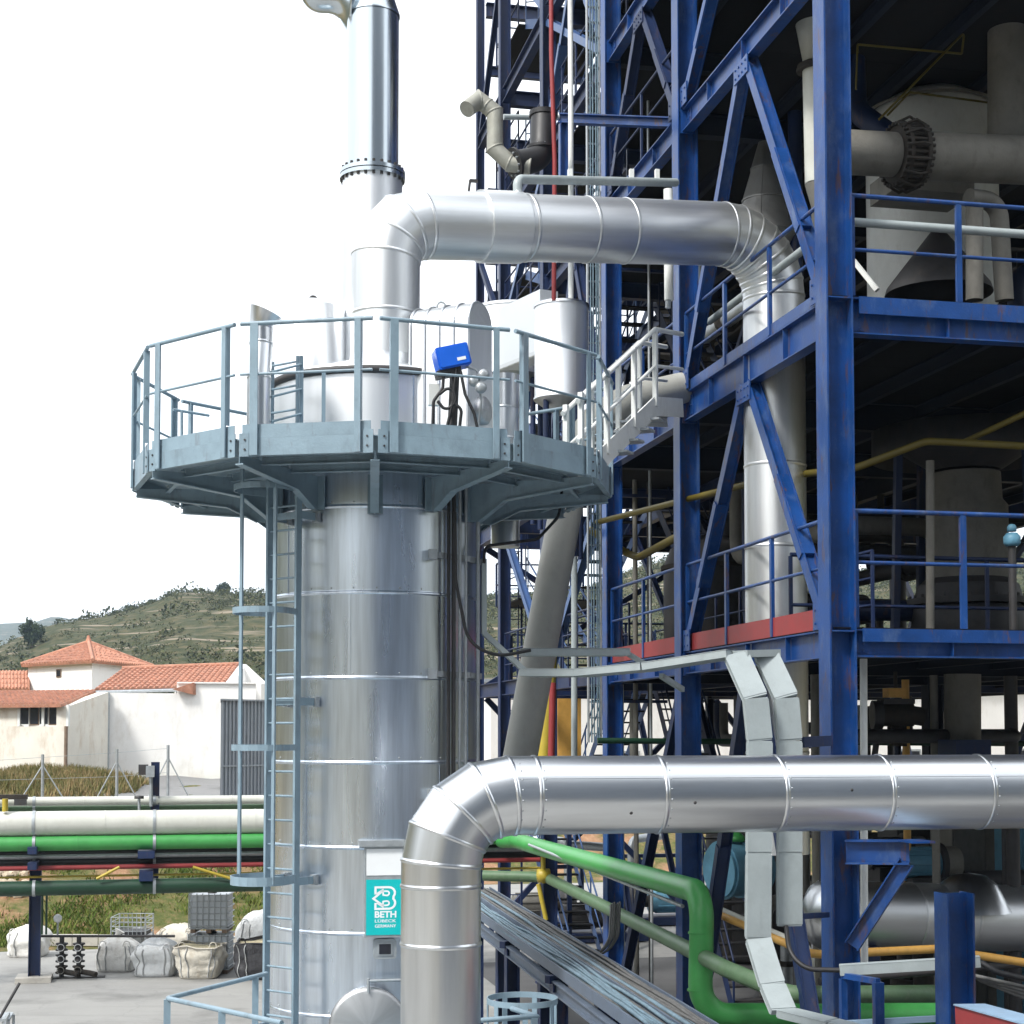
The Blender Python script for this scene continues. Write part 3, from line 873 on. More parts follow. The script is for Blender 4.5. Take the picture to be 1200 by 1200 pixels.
# tower house with the hipped roof
def hip_house():
    c1 = P(108, 775, 76); c0 = P(33, 776, 80); c2 = P(172, 778, 82)
    d = (c0 - c1); e = (c2 - c1); d.z = e.z = 0
    zt = c1.z; zb = 3.6
    b = V((c1.x, c1.y, zb))
    t = thing('house', 'white square house with a pyramid of orange roof tiles and a tiny window', 'house', b)
    h = zt - zb
    MB().poly([b, b + d, b + d + e, b + e], UZ * h).obj('wall', m_stucco, t)
    ov = 0.06
    q0 = b + UZ * h - (d + e) * ov; D = d * (1 + 2 * ov); E = e * (1 + 2 * ov)
    ap = b + (d + e) * 0.5; ap.z = P(101, 752, 80).z
    rf = None
    for a_, b_ in ((q0 + D, q0), (q0, q0 + E), (q0 + E, q0 + D + E), (q0 + D + E, q0 + D)):
        rf = tiled(t, a_, b_, ap, ap)
    MB().tube([ap - UZ * 0.1, ap + UZ * 0.12, ap + UZ * 0.38], 0.16, 8, radii=[0.2, 0.13, 0.05]).obj('finial', m_tile, t)
    for cc in (q0, q0 + D, q0 + E):
        MB().tube([cc + UZ * 0.04, ap + UZ * 0.06], 0.09, 8).obj('hip_ridge', m_tile, t)
    w = b + d * 0.50 + UZ * (P(69, 789, 78).z - zb)
    dn = d.normalized(); nn = dn.cross(UZ)
    if nn.y > 0: nn = -nn
    fr = MB().box(w + nn * 0.01, dn * 0.22, nn * 0.03, UZ * 0.2).obj('window', m_wood, t)
    MB().box(w + nn * 0.045, dn * 0.17, nn * 0.008, UZ * 0.15).obj('pane', m_glass, fr)
    for k in range(3):
        MB().tube([b + d * (0.72 + 0.02 * k) + nn * 0.02 + UZ * (h * 0.55 + .2 * k), b + d * (0.72 + 0.02 * k) + nn * 0.02 + UZ * (h * 0.55 + 0.3 + .2 * k)], 0.02, 5).obj('vent_slot', m_dark, t)
hip_house()
def warehouse():
    # long white wall running away to the right, tiled slope above it, gable at its far end
    a = P(127, 810, 66); b_ = P(300, 806, 67.3)
    zb = 3.0
    a0 = V((a.x, a.y, zb)); b0 = V((b_.x, b_.y, zb))
    t = thing('warehouse', 'long windowless white warehouse with one orange tiled slope and a gable', 'warehouse', a0)
    d = b0 - a0; nin = V((-d.y, d.x, 0)).normalized()
    if nin.y < 0: nin = -nin
    k1 = 0.46
    m1 = a0 + d * k1
    z1 = P(127, 812, 66).z; z2 = P(226, 801, 66.8).z
    MB().poly([a0, m1, m1 + nin * 9, a0 + nin * 9], UZ * (z1 - zb)).obj('wall', m_stucco, t)
    MB().poly([m1, b0, b0 + nin * 9, m1 + nin * 9], UZ * (z2 - zb)).obj('wall', m_stucco, t)
    MB().poly([m1 - nin * 0.10, b0 - nin * 0.10, b0 + nin * 0.05, m1 + nin * 0.05], UZ * 0.06).obj('coping', m_stucco, t).location.z += z2 - zb
    e0 = P(110, 808, 66.2); e1 = P(262, 804, 67.6)
    r0 = P(143, 784, 71); r1 = P(281, 779, 72.5)
    tiled(t, e0, e1, r1, r0)
    MB().tube([r0 + UZ * .03, r1 + UZ * .03], 0.10, 8).obj('ridge_tile', m_tile, t)
    MB().tube([e0 - UZ * .12 - nin * .12, e1 - UZ * .12 - nin * .12], 0.07, 8).obj('gutter', m_galv, t)
    g0 = P(262, 803, 67.8); g1 = P(281, 778, 72); g2 = P(306, 801, 72)
    MB().poly([g0, g1, g2, V((g2.x, g2.y, zb)), V((g0.x, g0.y, zb))], V((0.2, 0.6, 0))).obj('gable', m_stucco, t)
    s0 = P(202, 808, 72.3); s1 = P(226, 801, 73.2)
    MB().poly([P(202, 808, 66.2), P(226, 800, 66.5), P(226, 814, 66.5)], V((0.1, 0.35, 0))).obj('roof_cheek', m_tile, t)
    dp = MB().tube([a0 + UZ * (z1 - zb) - nin * 0.08, a0 + UZ * 0.2 - nin * 0.08], 0.07, 8).obj('downpipe', m_galv, t)
warehouse()
def lean_to():
    a = P(127, 811, 65.6); b = P(79, 828, 62); zb = 3.4
    t = thing('farm_shed', 'stained white shed with a sloping tiled roof and a strip of dark windows', 'shed', V((b.x, b.y, zb)))
    b0 = V((b.x, b.y, zb)); a0 = V((a.x, a.y, zb))
    l0 = V((P(-40, 828, 64).x, P(-40, 828, 64).y, zb))
    # side wall with the sloping top
    zt_b = b.z - zb; zt_a = a.z - zb
    nb_ = V((-(a0 - b0).y, (a0 - b0).x, 0)).normalized() * 0.45
    MB().poly([b0, a0, a0 + UZ * zt_a, b0 + UZ * zt_b], nb_).obj('side_wall', m_stain, t)
    zw = P(50, 851, 62).z - zb
    d = l0 - b0
    nn = V((-d.y, d.x, 0)).normalized()
    if nn.y > 0: nn = -nn
    dep = (a0 - b0) * 0.85
    bs = b0 + d.normalized() * 0.4
    MB().poly([bs, l0, l0 + dep, bs + dep], UZ * zw).obj('wall', m_stain, t)
    ztop = P(50, 826, 62).z - zb
    f1 = 0.47
    MB().poly([b0 + d * f1, l0, l0 - nn * 0.3, b0 + d * f1 - nn * 0.3], UZ * (ztop - zw)).obj('wall', m_stain, t).location.z += zw
    # dark glazed strip
    w0 = b0 + UZ * (zw + (ztop - zw) / 2) - nn * 0.1
    for i in range(5):
        c = w0 + d * (f1 * (i + 0.5) / 5)
        wnd = MB().box(c, d.normalized() * (d.length * f1 / 5 * 0.46), nn * 0.03, UZ * ((ztop - zw) / 2 * 0.92)).obj('window', m_wood if i % 2 else m_white, t)
        MB().box(c + nn * 0.04, d.normalized() * (d.length * f1 / 5 * 0.40), nn * 0.008, UZ * ((ztop - zw) / 2 * 0.78)).obj('pane', m_glass, wnd)
    for i in range(3):
        MB().box(w0 + d * (f1 * i / 2.0) + nn * 0.06, d.normalized() * 0.06, nn * 0.05, UZ * ((ztop - zw) / 2)).obj('mullion', m_white, t)
    e0 = l0 + UZ * (ztop + .02) + nn * 0.4; e1 = b0 + UZ * (ztop + .02) + nn * 0.4 - d * 0.0
    r1 = P(112, 809, 66); r0 = r1 + (e0 - e1)
    tiled(t, e0, e1, r1, r0)
    MB().tube([b0 + nn * 0.06 + UZ * zw, b0 + nn * 0.06], 0.07, 8).obj('downpipe', m_wood, t)
lean_to()
def left_wing():
    a = P(34, 786, 80.5); b = P(-60, 786, 84)
    zb = 3.6
    t = thing('farm_building', 'low building with an orange tiled slope against the left side of the square house', 'building', V((a.x, a.y, zb)))
    e1 = P(34, 807, 79); e0 = P(-60, 807, 82)
    tiled(t, e0, e1, a, b)
    MB().poly([V((e1.x, e1.y, zb)), V((e0.x, e0.y, zb)), V((b.x, b.y, zb)), V((a.x, a.y, zb))], UZ * (e1.z - zb - 0.1)).obj('wall', m_stucco, t)
left_wing()
def ribbed_shed():
    a = P(259, 821, 55); b = P(322, 821, 57)
    zb = float(terr(a.x, a.y)) - 0.1
    a0 = V((a.x, a.y, zb)); d = V((b.x - a.x, b.y - a.y, 0)); h = a.z - zb
    nb_ = V((a.x, a.y, 0)).normalized()
    t = thing('sheet_metal_shed', 'tall shed clad in vertical grey ribbed sheet behind the ladder', 'shed', a0)
    MB().poly([a0 + nb_ * 0.06, a0 + d + nb_ * 0.06, a0 + d + nb_ * 4, a0 + nb_ * 4], UZ * h).obj('wall', m_rib, t)
    n = 15; r0 = None
    for i in range(n):
        c = a0 + d * ((i + 0.5) / n)
        if r0 is None:
            dn = d.normalized() * (d.length / n * 0.30)
            r0 = MB().poly([c - dn + nb_ * 0.06, c - dn * 0.6, c + dn * 0.6, c + dn + nb_ * 0.06], UZ * h).obj('rib', m_rib, t); cc = c
        else: again(r0, c - cc)
    MB().box(a0 + d * 0.5 + UZ * (h * 0.42), d * 0.5, nb_ * 0.012, UZ * 0.03).obj('joint_strip', m_rib, t).location -= nb_ * 0.012
    MB().box(a0 + d * 0.5 + UZ * (h + 0.03) + nb_ * 2, d * 0.51, nb_ * 2.08, UZ * 0.03).obj('roof', m_rib, t)
m_rib = paint('ribbed_grey_sheet', (0.30, 0.33, 0.37), 0.5, metal=0.3, var=0.12, scale=1.2, bump=0.003)
ribbed_shed()

# ------------------------------------------------------------------ chain link fence posts on the terrace edge
def fence():
    spots = [(50, 926, 52), (137, 931, 53), (197, 912, 55)]
    tops = [884, 878, 873]
    b0 = P(*spots[0]); b0.z = float(terr(b0.x, b0.y))
    t = thing('wire_fence', 'thin wire fence on braced grey posts along the terrace edge', 'fence', b0)
    pts = []
    for (px, py, Y), tp in zip(spots, tops):
        b = P(px, py, Y); top = P(px, tp, Y)
        b.z = float(terr(b.x, b.y)) - 0.1
        MB().tube([b, top], 0.05, 8).obj('post', m_galv, t)
        for sx_ in (-1, 1):
            f = b + W * 0.95 * sx_; f.z = float(terr(f.x, f.y)) - 0.05
            MB().tube([b.lerp(top, 0.82), f], 0.024, 6).obj('brace', m_galv, t)
        pts.append((b, top))
    pts = [(p[0] + (pts[0][0] - pts[1][0]) * 1.2, p[1] + (pts[0][1] - pts[1][1]) * 1.2) for p in pts[:1]] + pts
    for fr in (0.25, 0.6, 0.95):
        MB().tube([b.lerp(tp, fr) for b, tp in pts], 0.006, 4).obj('wire', m_galv, t)
fence()

# ------------------------------------------------------------------ unseen added hall behind the viewpoint, put there to darken reflections
def blocker():
    m = paint('blocker_cladding', (0.15, 0.18, 0.225), 0.6, var=0.15, scale=0.4, bump=0.004)
    c = V((19, -17, 0))
    t = thing('reflection_blocker', 'unseen dark blue grey clad hall standing behind the viewpoint', 'blocker', c)
    MB().box(c + UZ * 18, V((20, 0, 0)), V((0, 9, 0)), UZ * 17.9).obj('wall', m, t)
    MB().box(c + UZ * 36.1, V((20.3, 0, 0)), V((0, 9.3, 0)), UZ * 0.15).obj('roof', m_galv, t)
    for k in range(13):
        MB().box(c + V((-19 + 3.15 * k, 9.05, 18)), V((0.06, 0, 0)), V((0, 0.05, 0)), UZ * 17.8).obj('cladding_rib', m, t)
blocker()
# ------------------------------------------------------------------ cladded tower
TC = P(439, 700, 20.0); TX, TY = TC.x, TC.y
TR = 1.30; PR = 3.0
def tz(py, Y): return P(439, py, Y).z
def tpt(r, deg, z=0.0):
    a = math.radians(deg)
    return V((TX + r * math.sin(a), TY - r * math.cos(a), z))
tower = thing('dust_filter_tower', 'tall silver clad cylindrical tower with ring joints rising through the round platform', 'tower', (TX, TY, 0))
zf = lambda py: tz(py, 20 - TR)
seams = [zf(y) for y in (1295, 1195, 1097, 996, 896, 796, 696, 595, 520)]
zlev = [0.3] + [seams[0] - 1.02 * k for k in range(2, 0, -1) if seams[0] - 1.02 * k > .6] + seams
ztop = zf(431)
zlev = sorted(set(round(z, 3) for z in zlev)) + [ztop]
for i in range(len(zlev) - 1):
    z0, z1 = zlev[i], zlev[i + 1]
    mb = MB().lathe((TX, TY, z0), [(TR, 0.0), (TR + 0.004, 0.006), (TR + 0.013, 0.012), (TR + 0.013, 0.030), (TR + 0.002, 0.040), (TR, 0.046), (TR, 0.050), (TR, z1 - z0)], UZ, 96)
    c = mb.obj('cladding_course', m_bright if i == len(zlev) - 2 else m_aluT, tower)
    for dg in ({0: (-40, 35), 1: (18, 80), 2: (-8, 60), 3: (30, -62)}[i % 4]):
        dg += 7 * ((i * 37) % 5 - 2)
        p = tpt(TR + 0.002, dg, 0); tdir = V((math.cos(math.radians(dg)), math.sin(math.radians(dg)), 0))
        MB().box(V((p.x, p.y, (z0 + z1) / 2 + 0.02)), tdir * 0.012, tdir.cross(UZ) * 0.006, UZ * ((z1 - z0) / 2 - 0.025)).obj('standing_seam', m_aluT, c)
    b0 = None
    for k in range(14):                       # rivets along each joint
        dg = -78 + 156 * k / 13
        q = tpt(TR + 0.003, dg, z0 + 0.075)
        s = MB().lathe(q, [(0.011, 0), (0.007, 0.006), (0.0005, 0.008)], q - V((TX, TY, q.z)), 6)
        s.obj('rivet', m_galv, c)
zcone = tz(372, 20)
MB().lathe((TX, TY, ztop), [(TR + 0.03, 0), (TR + 0.03, 0.05), (TR * 0.98, 0.06), (TR * 0.30, 0.34), (0.0, 0.36)], UZ, 72).obj('cone_roof', m_bright, tower)
MB().lathe((TX, TY, ztop - 0.06), [(TR + 0.012, 0), (TR + 0.05, 0.02), (TR + 0.05, 0.08), (TR + 0.012, 0.1)], UZ, 72).obj('roof_ring', m_dark, tower)
# lifting eye
le = P(367, 352, 20.4)
MB().tube(fillet([le - UZ * 0.15 - W * 0.05, le - W * 0.06 + UZ * 0.0, le + UZ * 0.07, le + W * 0.06, le - UZ * 0.15 + W * 0.05], 0.04, 4), 0.02, 8).obj('lifting_eye', m_dark, tower)
MB().lathe(V((le.x, le.y, ztop + 0.1)), [(0.42, 0), (0.42, le.z - ztop - 0.22), (0.2, le.z - ztop - 0.12), (0, le.z - ztop - 0.10)], UZ, 32).obj('roof_hood', m_bright, tower)
# manway and peep window
md = tpt(TR, 3, 0); md_dir = (tpt(2, 3, 0) - tpt(1, 3, 0)).normalized()
mc = P(447, 1200, 20 - TR); mc = tpt(TR - 0.05, 3, mc.z)
mw = MB().lathe(mc, [(0.41, 0), (0.41, 0.20), (0.455, 0.20), (0.455, 0.25), (0.40, 0.27), (0, 0.29)], md_dir, 40).obj('manway', m_aluD, tower)
MB().tube([mc + md_dir * 0.30 + UZ * 0.40, mc + md_dir * 0.30 + UZ * 0.56], 0.018, 8).obj('davit', m_galv, mw)
MB().tube([mc + md_dir * 0.30 + UZ * 0.53, mc + md_dir * 0.30 + UZ * 0.53 + W * 0.5], 0.018, 8).obj('hinge_bar', m_galv, mw)
wc = P(450, 1112, 20 - TR - 0.03); wdg = math.degrees(math.asin((wc.x - TX) / TR)); wc = tpt(TR + 0.02, wdg, wc.z)
wd = (tpt(2, wdg) - tpt(1, wdg)).normalized(); ws = wd.cross(UZ)
def rrect(w, h, r, n=4):
    out = []
    for cx, cy, a0 in ((w - r, h - r, 0), (-w + r, h - r, 90), (-w + r, -h + r, 180), (w - r, -h + r, 270)):
        for k in range(n + 1):
            a = math.radians(a0 + 90 * k / n); out.append((cx + r * math.cos(a), cy + r * math.sin(a)))
    return out
pw = MB().poly([wc + ws * x + UZ * y for x, y in rrect(0.135, 0.115, 0.04)], wd * 0.035).obj('inspection_window', m_galv, tower)
MB().poly([wc + wd * 0.03 + ws * x + UZ * y for x, y in rrect(0.085, 0.075, 0.01)], wd * 0.018).obj('frame', m_galv, pw)
MB().poly([wc + wd * 0.046 + ws * x + UZ * y for x, y in rrect(0.068, 0.058, 0.006)], wd * 0.006).obj('pane', m_glass, pw)

# ------------------------------------------------------------------ control cabinet with the sign
sc0 = P(450, 1040, 20 - TR - 0.12)
sdg = math.degrees(math.asin((sc0.x - TX) / (TR + 0.1)))
sdir = (tpt(2, sdg) - tpt(1, sdg)).normalized(); sside = UZ.cross(sdir).normalized()
if sside.x < 0: sside = -sside
Ys = 20 - TR - 0.13
def sz(py): return P(450, py, Ys).z
cabw = M(Ys, 22) * 1.0
cbase = tpt(TR + 0.0, sdg, sz(1099))
cab = thing('sign_cabinet', 'narrow cabinet with a blank white panel above a teal BETH sign on the tower', 'cabinet', cbase)
zc0, zc1 = sz(1099), sz(992)
MB().box(V((cbase.x, cbase.y, (zc0 + zc1) / 2)) + sdir * 0.06, sside * (cabw + 0.012), sdir * 0.06, UZ * (zc1 - zc0) / 2).obj('body', m_galv, cab)
MB().box(V((cbase.x, cbase.y, zc1 + 0.035)) + sdir * 0.07 - sside * 0.03, sside * (cabw + 0.05), sdir * 0.10, UZ * 0.035).obj('lid', m_galv, cab)
MB().box(V((cbase.x, cbase.y, (sz(1026) + sz(995)) / 2)) + sdir * 0.123, sside * cabw * 0.96, sdir * 0.004, UZ * (sz(995) - sz(1026)) / 2).obj('white_panel', m_sigw, cab)
spc = V((cbase.x, cbase.y, (sz(1031) + sz(1096)) / 2)) + sdir * 0.124
sh = (sz(1031) - sz(1096))
sgn = MB().box(spc, sside * cabw * 0.97, sdir * 0.004, UZ * sh / 2).obj('sign_plate', m_teal, cab)
so = spc + sdir * 0.0055
def s2(x, y): return so + sside * x + UZ * y
def text(body, size, cx, cy, width, bold=0.0, name='lettering'):
    cu = bpy.data.curves.new(name, 'FONT'); cu.body = body; cu.size = 1; cu.align_x = 'CENTER'; cu.offset = bold; cu.extrude = 0.0; cu.resolution_u = 3
    tmp = bpy.data.objects.new(name, cu); COL.objects.link(tmp)
    dg = bpy.context.evaluated_depsgraph_get()
    me0 = bpy.data.meshes.new_from_object(tmp.evaluated_get(dg))
    vs = [v.co.copy() for v in me0.vertices]; fs = [tuple(p.vertices) for p in me0.polygons]
    bpy.data.objects.remove(tmp); bpy.data.curves.remove(cu); bpy.data.meshes.remove(me0)
    x0, x1 = min(v.x for v in vs), max(v.x for v in vs); y0, y1 = min(v.y for v in vs), max(v.y for v in vs)
    mb = MB()
    pts = [s2(cx + ((v.x - x0) / (x1 - x0) - 0.5) * width, cy + ((v.y - y0) / (y1 - y0) - 0.5) * size) for v in vs]
    mb.add(pts, fs)
    mb.add([p + sdir * 0.0 for p in pts], [])
    return mb.obj(name, m_sigw, sgn)
# pixel scale on the sign: zoomed picture had 7.74 px per photo pixel; plate 110..425 x, 425..940 y
k = (2 * cabw * 0.97) / 315.0
def zx(x): return (x - 267) * k
kz = sh / 515.0
def zy(y): return (682 - y) * kz
text('BETH', 62 * kz, zx(277), zy(748), 186 * k, bold=0.035)
text('LÜBECK', 34 * kz, zx(277), zy(806), 184 * k, bold=0.012)
text('GERMANY', 30 * kz, zx(277), zy(856), 184 * k, bold=0.012)
def stroke(pts, w):
    """Flat white line of width w along sign points."""
    mb = MB(); n = len(pts)
    L_, R2 = [], []
    for i, (x, y) in enumerate(pts):
        p = V((zx(x), zy(y), 0))
        a = V((zx(pts[max(0, i - 1)][0]), zy(pts[max(0, i - 1)][1]), 0)); b = V((zx(pts[min(n - 1, i + 1)][0]), zy(pts[min(n - 1, i + 1)][1]), 0))
        d0 = (p - a).normalized() if i > 0 else (b - p).normalized(); d1 = (b - p).normalized() if i < n - 1 else d0
        nn = V((-(d0 + d1).y, (d0 + d1).x, 0)).normalized(); m_ = 1 / max(0.5, nn.dot(V((-d0.y, d0.x, 0))))
        L_.append(p + nn * w / 2 * m_); R2.append(p - nn * w / 2 * m_)
    vs = [s2(q.x, q.y) for q in L_] + [s2(q.x, q.y) for q in R2]
    mb.add(vs, [(i, i + 1, n + i + 1, n + i) for i in range(n - 1)])
    return mb
def arc2(cx, cy, r, a0, a1, n=8): return [(cx + r * math.cos(math.radians(a0 + (a1 - a0) * i / n)), cy - r * math.sin(math.radians(a0 + (a1 - a0) * i / n))) for i in range(n + 1)]
lw = 19 * k
outer = [(190, 562), (190, 496)] + [(300, 496)] + arc2(305, 548, 52, 90, -40) + [(345, 596)] + arc2(305, 642, 54, 45, -90) + [(190, 696), (190, 640)]
mbl = stroke(outer, lw); mbl.obj('logo_outline', m_sigw, sgn)
stroke([(255, 525), (172, 600), (255, 668)], lw).obj('logo_arrow', m_sigw, sgn)
stroke([(200, 556), (252, 520), (256, 568)] + [(285, 572)] + arc2(287, 552, 20, -90, 90) + [(262, 532)], lw * .75).obj('logo_bar', m_sigw, sgn)
stroke([(200, 640), (252, 676), (256, 628)] + [(285, 624)] + arc2(287, 644, 20, 90, -90) + [(262, 664)], lw * .75).obj('logo_bar', m_sigw, sgn)

# ------------------------------------------------------------------ round service platform
zb = tz(530, 17.05); zch = tz(509, 17.05); ztoe = tz(493, 17.05); zrail = tz(374, 17.05); zmid = tz(434, 17.05)
plat = thing('service_platform', 'blue grey twelve sided platform with handrails ringing the silver tower', 'platform', (TX, TY, zb))
corn = [tpt(PR, 5 + 30 * i, 0) for i in range(12)]
floorz = zch - 0.02
ring_in = [tpt(TR + 0.04, 5 + 30 * i, 0) for i in range(12)]
for i in range(12):
    a, b = corn[i], corn[(i + 1) % 12]
    d = (b - a); L_ = d.length; d = d.normalized(); out = d.cross(UZ)
    if out.dot(a - V((TX, TY, 0))) < 0: out = -out
    g = 0.035
    p0, p1 = a + d * g, b - d * g
    ch = MB().channel(V((p0.x, p0.y, (zb + zch) / 2)), V((p1.x, p1.y, (zb + zch) / 2)), zch - zb, 0.07, 0.012, flip=-1 if (d.cross(UZ)).dot(out) > 0 else 1).obj('edge_channel', m_grey, plat)
    MB().box(V(((p0.x + p1.x) / 2, (p0.y + p1.y) / 2, (zch + 0.001 + ztoe) / 2)) - out * 0.006, d * ((p1 - p0).length / 2 - 0.02), out * 0.005, UZ * ((ztoe - zch - 0.001) / 2)).obj('toe_board', m_grey, plat)
    # floor panel
    ia, ib = ring_in[i], ring_in[(i + 1) % 12]
    fa, fb = a - (a - V((TX, TY, 0))).normalized() * 0.02, b - (b - V((TX, TY, 0))).normalized() * 0.02
    MB().poly([V((q.x, q.y, floorz)) for q in (fa, fb, ib, ia)], UZ * 0.012).obj('floor_panel', m_grey, plat)
    # posts at both panel ends, splice plates with bolts between them
    if i in (11,):
        rails_skip = True
    for j, (pp, off) in enumerate(((p0 + d * 0.16, 0), (p1 - d * 0.16, 1))):
        MB().box(V((pp.x, pp.y, (zb + zrail) / 2)) + out * 0.034, d * (0.045 if off == 0 else 0.035), out * 0.010, UZ * ((zrail - zb) / 2)).obj('post', m_grey, plat)
        MB().box(V((pp.x, pp.y, (ztoe + zrail) / 2)) + out * 0.004 + d * (0.035 if off else -0.035), d * 0.005, out * 0.026, UZ * ((zrail - ztoe) / 2 - 0.01)).obj('post_rib', m_grey, plat)
    for zz, rr in ((zrail, 0.024), (zmid, 0.015)):
        MB().tube([V((p0.x, p0.y, zz)) + out * 0.02, V((p1.x, p1.y, zz)) + out * 0.02], rr, 10).obj('handrail' if zz == zrail else 'mid_rail', m_grey, plat)
    for sg, c in ((1, p0), (-1, p1)):
        pl = MB().box(V((c.x, c.y, (zb + zch) / 2 + 0.02)) + d * sg * 0.045 + out * 0.007, d * 0.055, out * 0.006, UZ * ((zch - zb) / 2 + 0.03)).obj('splice_plate', m_grey, plat)
        for bz in (-0.05, 0.055):
            q = V((c.x, c.y, (zb + zch) / 2 + 0.02 + bz)) + d * sg * 0.055
            MB().tube([q, q + out * 0.024], 0.012, 6, smooth=False).obj('bolt', m_dark, pl)
    # radial bracket: tapered plate girder
    rd = (a - V((TX, TY, 0))).normalized()
    tn = rd.cross(UZ)
    zt = zb + 0.02
    dd = 0.18
    r0, r1 = TR + 0.03, PR - 0.05
    dp0 = 0.46 if i % 2 == 0 else 0.40
    def rp(r, z): return V((TX, TY, 0)) + rd * r + UZ * z
    web = MB().poly([rp(r0, zt), rp(r1, zt), rp(r1, zt - 0.10), rp(r0 + 0.50, zt - 0.22), rp(r0 + 0.14, zt - dp0), rp(r0, zt - dp0)], tn * 0.014).obj('bracket', m_grey, plat)
    fl = MB()
    seq = [rp(r1, zt - 0.10), rp(r0 + 0.50, zt - 0.22), rp(r0 + 0.14, zt - dp0)]
    for q0, q1 in zip(seq[:-1], seq[1:]):
        fl.box((q0 + q1) / 2 + tn * 0.007, (q1 - q0) / 2, tn * 0.05, (q1 - q0).normalized().cross(tn) * 0.007)
    fl.obj('bracket_flange', m_grey, web)
    MB().box(rp((r0 + 0.012), zt - dp0 / 2), rd * 0.010, tn * 0.09, UZ * dp0 / 2).obj('mounting_plate', m_grey, web)
# ring beams under the floor
for rr in (1.95, 2.55):
    for i in range(12):
        a, b = tpt(rr, 5 + 30 * i, zb + 0.01), tpt(rr, 35 + 30 * i, zb + 0.01)
        d = (b - a).normalized()
        MB().channel(a + d * 0.02, b - d * 0.02, 0.10, 0.05, 0.01).obj('floor_joist', m_grey, plat)
# short inner handrails on the deck at the ladder opening
q0 = P(203, 480, 19.3); q1 = P(245, 487, 19.6)
MB().tube([q0, q1], 0.018, 8).obj('inner_rail', m_grey, plat)
MB().tube([P(213, 482, 19.35), P(213, 520, 19.35)], 0.018, 8).obj('inner_post', m_grey, plat)

# ------------------------------------------------------------------ caged ladder
LDG = -35.5
lo = tpt(TR + 0.34, LDG, 0); lrad = (tpt(2, LDG) - tpt(1, LDG)).normalized(); ltan = lrad.cross(UZ)
if ltan.x > 0: ltan = -ltan             # towards the left of the picture
lad = thing('caged_ladder', 'blue grey vertical ladder with an open safety cage on the tower side', 'ladder', (lo.x, lo.y, 0))
zl0, zl1 = 0.05, zrail - 0.05
for sg in (-1, 1):
    c = lo + ltan * 0.23 * sg
    MB().box(V((c.x, c.y, (zl0 + zl1) / 2)), ltan * 0.016, lrad * 0.045, UZ * (zl1 - zl0) / 2).obj('stile', m_grey, lad)
r0 = None
zz = zl0 + 0.2
while zz < zl1 - 0.05:
    if r0 is None:
        r0 = MB().tube([V((lo.x, lo.y, zz)) - ltan * 0.216, V((lo.x, lo.y, zz)) + ltan * 0.216], 0.014, 8).obj('rung', m_grey, lad); zr0 = zz
    else: again(r0, (0, 0, zz - zr0))
    zz += 0.282
Yl = lo.y
hz = [P(310, y, Yl - 0.3).z for y in (1031, 876, 716)] + [P(310, 716, Yl - .3).z + 1.42]
hoop_pts = []
for a in np.linspace(-1, 1, 13):
    th = a * PI * 0.62
    hoop_pts.append((math.sin(th) * 0.34, 0.34 + math.cos(th) * 0.34 - 0.0))
def hp(z, x, y): return V((lo.x, lo.y, z)) + ltan * x + lrad * y
cage = [(0.23, 0.0)] + [(-x, y) for x, y in hoop_pts] + [(-0.23, 0.0)]
for j, z in enumerate(hz):
    hb = MB()
    w = 0.035 if j else 0.05
    for (x0, y0), (x1, y1) in zip(cage[:-1], cage[1:]):
        p, q = hp(z, x0, y0), hp(z, x1, y1)
        dd = (q - p).normalized()
        hb.box((p + q) / 2, (q - p) / 2 * 1.03, dd.cross(UZ) * 0.005, UZ * w)
    hb.obj('cage_hoop', m_grey, lad)
for (x, y) in ((0.345, 0.34), (-0.305, 0.46)):
    p0, p1 = hp(hz[0] - 0.03, x, y), hp(hz[-1] + 0.35, x, y)
    MB().box((p0 + p1) / 2, ltan * 0.022, lrad * 0.012, UZ * (p1.z - p0.z) / 2).obj('cage_bar', m_grey, lad)
for y in (603, 822, 1033, 1240):
    z = P(350, y, Yl - 0.1).z
    for sg in (-1, 1):
        p = V((lo.x, lo.y, z)) + ltan * 0.23 * sg
        MB().box(p - lrad * 0.17, lrad * 0.17, ltan * 0.012, UZ * 0.045).obj('standoff', m_grey, lad)
        MB().box(p - lrad * 0.31, lrad * 0.03, ltan * 0.04, UZ * 0.06).obj('clamp', m_galv, lad)
    b = MB().box(V((lo.x, lo.y, z)) - lrad * 0.05, ltan * 0.21, lrad * 0.01, UZ * 0.04).obj('tie_bar', m_grey, lad)

# ------------------------------------------------------------------ lower walkway rail round the tower foot (only its corner shows)
wk = P(200, 1180, 16.6)
zw1 = P(196, 1170, 16.6).z
walk = thing('walkway', 'blue grey handrail corner of the lower walkway at the tower foot', 'walkway', (wk.x, wk.y, zw1 - 1.15))
a_, b_, c_ = P(196, 1169, 16.6), P(312, 1157, 18.3), P(330, 1213, 15.2)
for q in (a_, b_, c_): q.z = zw1 if q is a_ else zw1
zdeck = zw1 - 1.15
rl = MB()
rl.tube(fillet([b_, a_, c_], 0.04, 3), 0.026, 10)
rl.tube(fillet([b_ - UZ * .55, a_ - UZ * .55, c_ - UZ * .55], 0.04, 3), 0.018, 10)
rl = rl.obj('railing', m_grey, walk)
for q in (a_, b_.lerp(a_, .12), c_, c_.lerp(a_, 0.5)):
    MB().box(V((q.x, q.y, zw1 - 0.58)), W * 0.035, U * 0.02, UZ * 0.57).obj('post', m_grey, rl)
MB().poly([V((q.x, q.y, zdeck)) for q in (a_, c_, V((0.6, 15.4, 0)), V((0.6, 18.3, 0)), b_)], UZ * 0.03).obj('deck', m_grey, walk)
